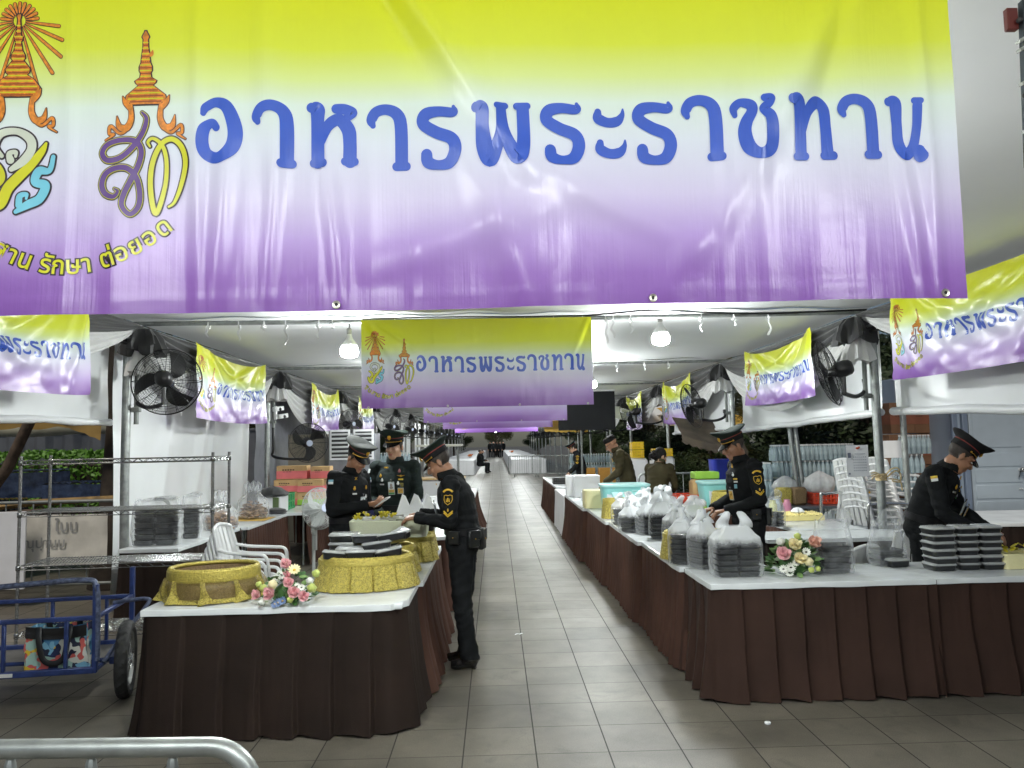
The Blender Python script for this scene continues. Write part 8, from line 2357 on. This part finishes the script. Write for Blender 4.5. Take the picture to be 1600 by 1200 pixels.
def tube_frame(label, loc, rotz, w, h):
    t = thing('trolley_frame', label, 'trolley', loc, rotz, 'chrome trolley handles')
    b = MB(); b.tube(crom([(-w/2, 0, 0), (-w/2, 0, h-.08), (-w/2+.06, 0, h), (w/2-.06, 0, h), (w/2, 0, h-.08), (w/2, 0, 0)], 6), .016, 10); b.build('handle_tube', mat('polished tube', (.62, .63, .63), .2, .9), t)
    b = MB(); b.box((0, .28, .30), (w, .56, .03), 0); b.box((0, .28, .62), (w, .56, .03), 0); b.build('deck', STEEL, t)
    for x in (-w/2, w/2): 
        b = MB(); b.tube([(x, .54, .05), (x, .54, .70)], .014, 8); b.build('post', CHROME, t)
        for y in (.02, .54): b = MB(); b.lathe([(.015, -.012), (.04, -.012), (.045, 0), (.04, .012), (.015, .012)], 14, (x, y, .045), 0, rot=(0, PI/2, 0)); b.build('wheel', RUBBER, t)
tube_frame('chrome trolley handle rising left behind the inner white tables', (4.12, 9.2, 0), R(8), .52, 1.0)
tube_frame('chrome trolley handle on the right beside the leaning post', (4.35, 8.5, 0), R(-6), .46, .92)
table('low dark table beneath the yellow and red crates by the bottle wall', 3.6, 10.4, 5.3, 11.1, sides='', seed=35, top=STEEL)
crate('yellow crate with a white tag in front of the bottle wall', (5.0, 10.6, .753), (.46, .32, .15), YELP, cols=10)
crate('red crate beside the yellow one in front of the bottle wall', (4.52, 10.7, .753), (.36, .32, .16), REDPL, cols=8)
for (x, y, s, sc_) in ((5.0, 10.6, 1.0, 1.2), (4.5, 10.7, 2.0, 1.0), (4.05, 10.8, 3.0, .8)):
    b = MB(); b.lathe([(.10, 0), (.17, .04), (.20, .12), (.17, .21), (.08, .27), (.03, .30)], 30, (0, 0, 0), 0, fn=lambda a, i, r, z, s=s: (r*(1+.25*nz(a*1.6, i*.6, s)+.06*math.sin(a*9)), z+.03*nz(a, i, s)), caps=(True, True))
    o = b.build('empty_bag', film('crumpled clear film', (.74, .75, .75), clear=.55, rough=.15), loc=(x, y, .90), angle=180); o.scale = (sc_,)*3
    tag(o, {1.0: 'crumpled clear bag heaped on the yellow crate', 2.0: 'crumpled clear bag on the red crate', 3.0: 'smaller crumpled clear bag left of the red crate'}[s], 'bag')
for k, (x, m_, lab) in enumerate(((3.95, GOLD, 'gold cloth bundle beside the double post'), (4.15, WICK, 'brown box beside the gold bundle at the double post'))):
    b = MB(); b.box((0, 0, .12), (.20, .2, .24), 0, ch=.03); tag(b.build('bundle', m_, loc=(x, 10.6, .753)), lab, 'bundle')
for k, (x, y, c, lab) in enumerate(((3.35, 9.35, (.55, .55, .22), 'yellow-green jar on the inner table right of the chevron soldier'), (3.28, 9.48, (.6, .62, .64), 'white jar with a blue lid right of the chevron soldier'), (3.55, 9.42, (.55, .22, .32), 'pink packet standing by the jars on the inner table'), (3.45, 9.5, (.5, .6, .62), 'clear tumbler among the jars on the inner table'))):
    b = MB(); b.lathe([(.045, 0), (.05, .01), (.05, .12), (.035, .14), (.036, .17), (.0005, .172)], 14); tag(b.build('jar', mat('jar '+lab[:10], c, .3), loc=(x, y, .755)), lab, 'jar', 'jars on the inner table')
# extra posts with a rope lashing
for k, (p, lab) in enumerate((((4.70, 8.75), 'second grey post beyond the nearest right pole, tied with pale rope'), )):
    b = MB(); b.tube([(p[0], p[1], 0), (p[0]-.02, p[1], 2.9)], .034, 12); tag(b.build('tent_pole', GALV, None), lab, 'pole', 'steel poles carrying the canopy')
b = MB(); b.tube([(4.36, 10.95, 0), (4.15, 11.0, 2.8)], .034, 12); tag(b.build('tent_pole', GALV), 'leaning left post of the double post before the bottle wall', 'pole', 'steel poles carrying the canopy')
b = MB(); b.tube([(4.44, 10.95, 0), (4.23, 11.0, 2.8)], .034, 12); tag(b.build('tent_pole', GALV), 'leaning right post of the double post before the bottle wall', 'pole', 'steel poles carrying the canopy')
ROPE = mat('pale rope', srgb(206, 184, 140), .8, bump=.5, bscale=120)
t = thing('rope_lashing', 'pale rope lashing with loose loops round the nearest right pole', 'rope', (XR+.02, BY[2], 1.26))
b = MB()
for q in range(4): b.tube([(.050*math.cos(a), .050*math.sin(a), .018*q-.03+.004*math.sin(a*3)) for a in [2*PI*i/20 for i in range(20)]], .009, 6, closed=True)
for q in range(3): b.tube(crom([(-.03, -.05, -.02+.02*q), (-.09, -.06, .01+.02*q), (-.13, -.06, .03*q-.02)], 4), .007, 6)
b.tube(crom([(.04, -.05, .0), (.12, -.06, .06), (.17, -.06, .03), (.16, -.06, -.05), (.08, -.06, -.04)], 5), .009, 6); b.tube(crom([(.05, -.05, -.02), (.13, -.06, -.03), (.17, -.06, -.06), (.18, -.06, -.14)], 5), .008, 6); b.tube(crom([(.03, -.05, .03), (.08, -.06, .08), (.14, -.06, .09), (.17, -.06, .06)], 5), .008, 6)
b.build('rope_turns', ROPE, t)
# cabin with its door at the right edge
CABW = mat('blue-grey cabin panel', (0.30, 0.37, 0.46), .45, var=.05, vscale=2); CABT = mat('blue-grey trim', (.16, .20, .27), .45, var=.06)
t = thing('cabin', 'blue-grey panelled cabin with a pale door at the right edge', 'cabin', (5.80, 9.6, 0))
b = MB(); b.box((2.0, 1.0, 1.25), (4.0, 2.0, 2.5), 0, ch=.01)
b.build('wall', CABW, t)
b = MB()
for x in (-.03, .10): b.box((x, -.03, 1.25), (.07, .06, 2.5), 0, ch=.01)
b.box((1.17, -.02, 1.25), (.08, .04, 2.5), 0, ch=.01)
b.build('corner_trim', CABT, t)
d_ = bpy.data.objects.new('door', None); COL.objects.link(d_); d_.parent = t; d_.location = (.16, -.02, 0)
b = MB(); b.box((.36, 0, 1.05), (.72, .03, 2.1), 0, ch=.004)
b.build('door_leaf', mat('pale grey door', (.36, .42, .47), .45, var=.05), d_)
b = MB()
for k in range(7): b.box((.34, -.018, .15+.20*k), (.60, .006, .170), 0, ch=.003)
b.box((.34, -.018, 1.78), (.60, .006, .55), 0, ch=.003)
b.build('door_boards', COL.objects['door_leaf'].data.materials[0], d_)
b = MB(); b.ball((.62, -.055, 1.22), .030, 14); b.tube([(.62, -.015, 1.22), (.62, -.04, 1.22)], .014, 8); b.tube([(.62, -.02, 1.22), (.58, -.04, 1.13)], .010, 6); b.build('knob', CHROME, d_)
b = MB(); b.box((.76, -.02, 1.05), (.07, .03, 2.12), 0, ch=.004); b.box((.77, -.04, 1.22), (.05, .02, .03), 0); b.ball((.75, -.045, .98), .012, 8); b.ball((.78, -.045, .98), .012, 8); b.build('door_frame', mat('pale frame', (.5, .53, .54), .45), t)
# cartons stacked behind the bending soldier
for i in range(3):
    for k in range(5):
        z = .02+.42*k
        carton(f'orange-brown carton, {["bottom", "second up", "middle", "fourth up", "top"][k]} of the {["left", "middle", "right"][i]} pile beside the cabin', (5.38+.34*i-.03*(k % 2), 10.2+.12*i, z), (.32, .3, .41), R(2*math.sin(i+k)), (mat('orange printed cardboard', srgb(126, 76, 56), .7), .30, .62), group='orange-brown cartons', base=mat('brown cardboard', srgb(112, 80, 56), .75))
# calendar and notices on the chair stack
def notice(label, loc, w, h, rotz, cal=False):
    t = thing('paper_notice', label, 'notice', loc, rotz, 'papers by the chair stacks')
    b = MB(); b.grid(lambda u, v: ((u-.5)*w, .004*math.sin(u*5), (v-.5)*h), 6, 6); b.grid(lambda u, v: ((u-.5)*w, .004*math.sin(u*5)+.002, (v-.5)*h), 6, 6); b.build('sheet', PAPER, t, angle=180)
    if cal:
        q = MB()
        for r_ in range(6):
            for c_ in range(7): q.box((-w*.18+w*.09*c_, -.007, h*.12-h*.085*r_), (w*.035, .002, h*.028), 0, ch=.0003)
        q.box((-w*.38, -.007, h*.18), (w*.14, .002, h*.16), 0, ch=.0005); q.box((w*.1, -.007, h*.22), (w*.5, .002, h*.012), 0, ch=.0003); q.box((-w*.40, -.007, -h*.40), (w*.08, .002, h*.05), 0, ch=.0003); q.build('writing', mat('grey calendar print', (.16, .18, .24), .6), t)
        q = MB(); q.ball((0, -.008, h*.40), (.02, .004, .012), 8); q.ball((.02, -.008, h*.42), (.012, .004, .014), 8); q.build('red_emblem', mat('red ornament', srgb(200, 90, 50), .5), t)
notice('month calendar with a red ornament hung before the chair stack on the right', (4.12, 8.72, 1.40), .26, .36, R(4), True)
notice('blank white sheet pinned between the two right posts', (4.62, 8.95, 1.52), .34, .20, R(2))
# green tree prop with pink cloth glimpsed right of the chevron soldier
awning('tarpaulin', 'dark tarpaulin with a faded pink patch behind the chevron soldier', (3.3, 13.6, 1.75), (4.4, 13.4, 1.45), (4.4, 14.2, 2.0), (3.3, 14.3, 2.1), mat('dark brown tarp', (.06, .045, .03), .7, var=.5, vscale=4), .15, .05, 'tarpaulin')
# camera box on the second left pole
t = thing('security_camera', 'white double security camera on the second left pole', 'camera', (-3.55, 12.55, 2.24))
for k, (x, z, a) in enumerate(((.05, .06, .1), (.12, -.06, -.2))):
    b = MB(); b.box((x, -.1, z), (.07, .19, .07), 0, rot=(R(8), 0, R(-35)), ch=.008); b.build('camera_body', PLW, t)
    b = MB(); b.lathe([(.026, -.008), (.028, .0), (.02, .004)], 12, (x+.055, -.178, z-.012), 0, rot=(PI/2, 0, R(-35))); b.build('lens', BLACK, t)
b = MB(); b.box((-.02, 0, 0), (.04, .05, .22), 0); b.build('bracket', PLW, t)
# grey canvas wall in the third and fourth left bays
GREYC = mat('grey canvas', (.20, .205, .23), .6, var=.1, bump=.2, bscale=5, trans=.1)
for k in range(2):
    b = MB(); y0 = BY[3]+.1+k*BAY
    b.grid(lambda u, v: (-4.0+.04*nz(u*5, v*3, k)+(.5*v*v*0), y0+(BAY-.2)*u, 2.95-(2.2 if k == 0 else 2.6)*v), 30, 12)
    tag(b.build('canvas_wall', GREYC, angle=180), ['grey canvas wall behind the steel cabinets on the left', 'grey canvas wall in the bay past the steel cabinets'][k], 'canvas')

# scraps on the floor
for k, (x, y, w, rz, lab) in enumerate(((0.17, 6.92, .05, .3, 'small white paper scrap on the aisle tiles beside the soldier'), (1.58, 4.66, .035, 1.0, 'round white bottle cap on the floor before the right table'))):
    b = MB()
    if k == 0: b.grid(lambda u, v: ((u-.5)*.07, (v-.5)*.02, .003+.006*abs(math.sin(u*5))), 8, 3); b.grid(lambda u, v: ((u-.5)*.07, (v-.5)*.02, .002+.006*abs(math.sin(u*5))), 8, 3)
    else: b.lathe([(.0005, .002), (.018, .002), (.018, .010), (.016, .012), (.0005, .012)], 16)
    tag(b.build('paper_scrap' if k == 0 else 'bottle_cap_litter', PAPER, loc=(x, y, 0), rotz=rz), lab, 'litter')
# ---------------------------------------------------------------- long labels are told on the console
for o in bpy.data.objects:
    l_ = o.get('label')
    if l_ and len(l_.split()) > 16: print('LONG', len(l_.split()), l_)
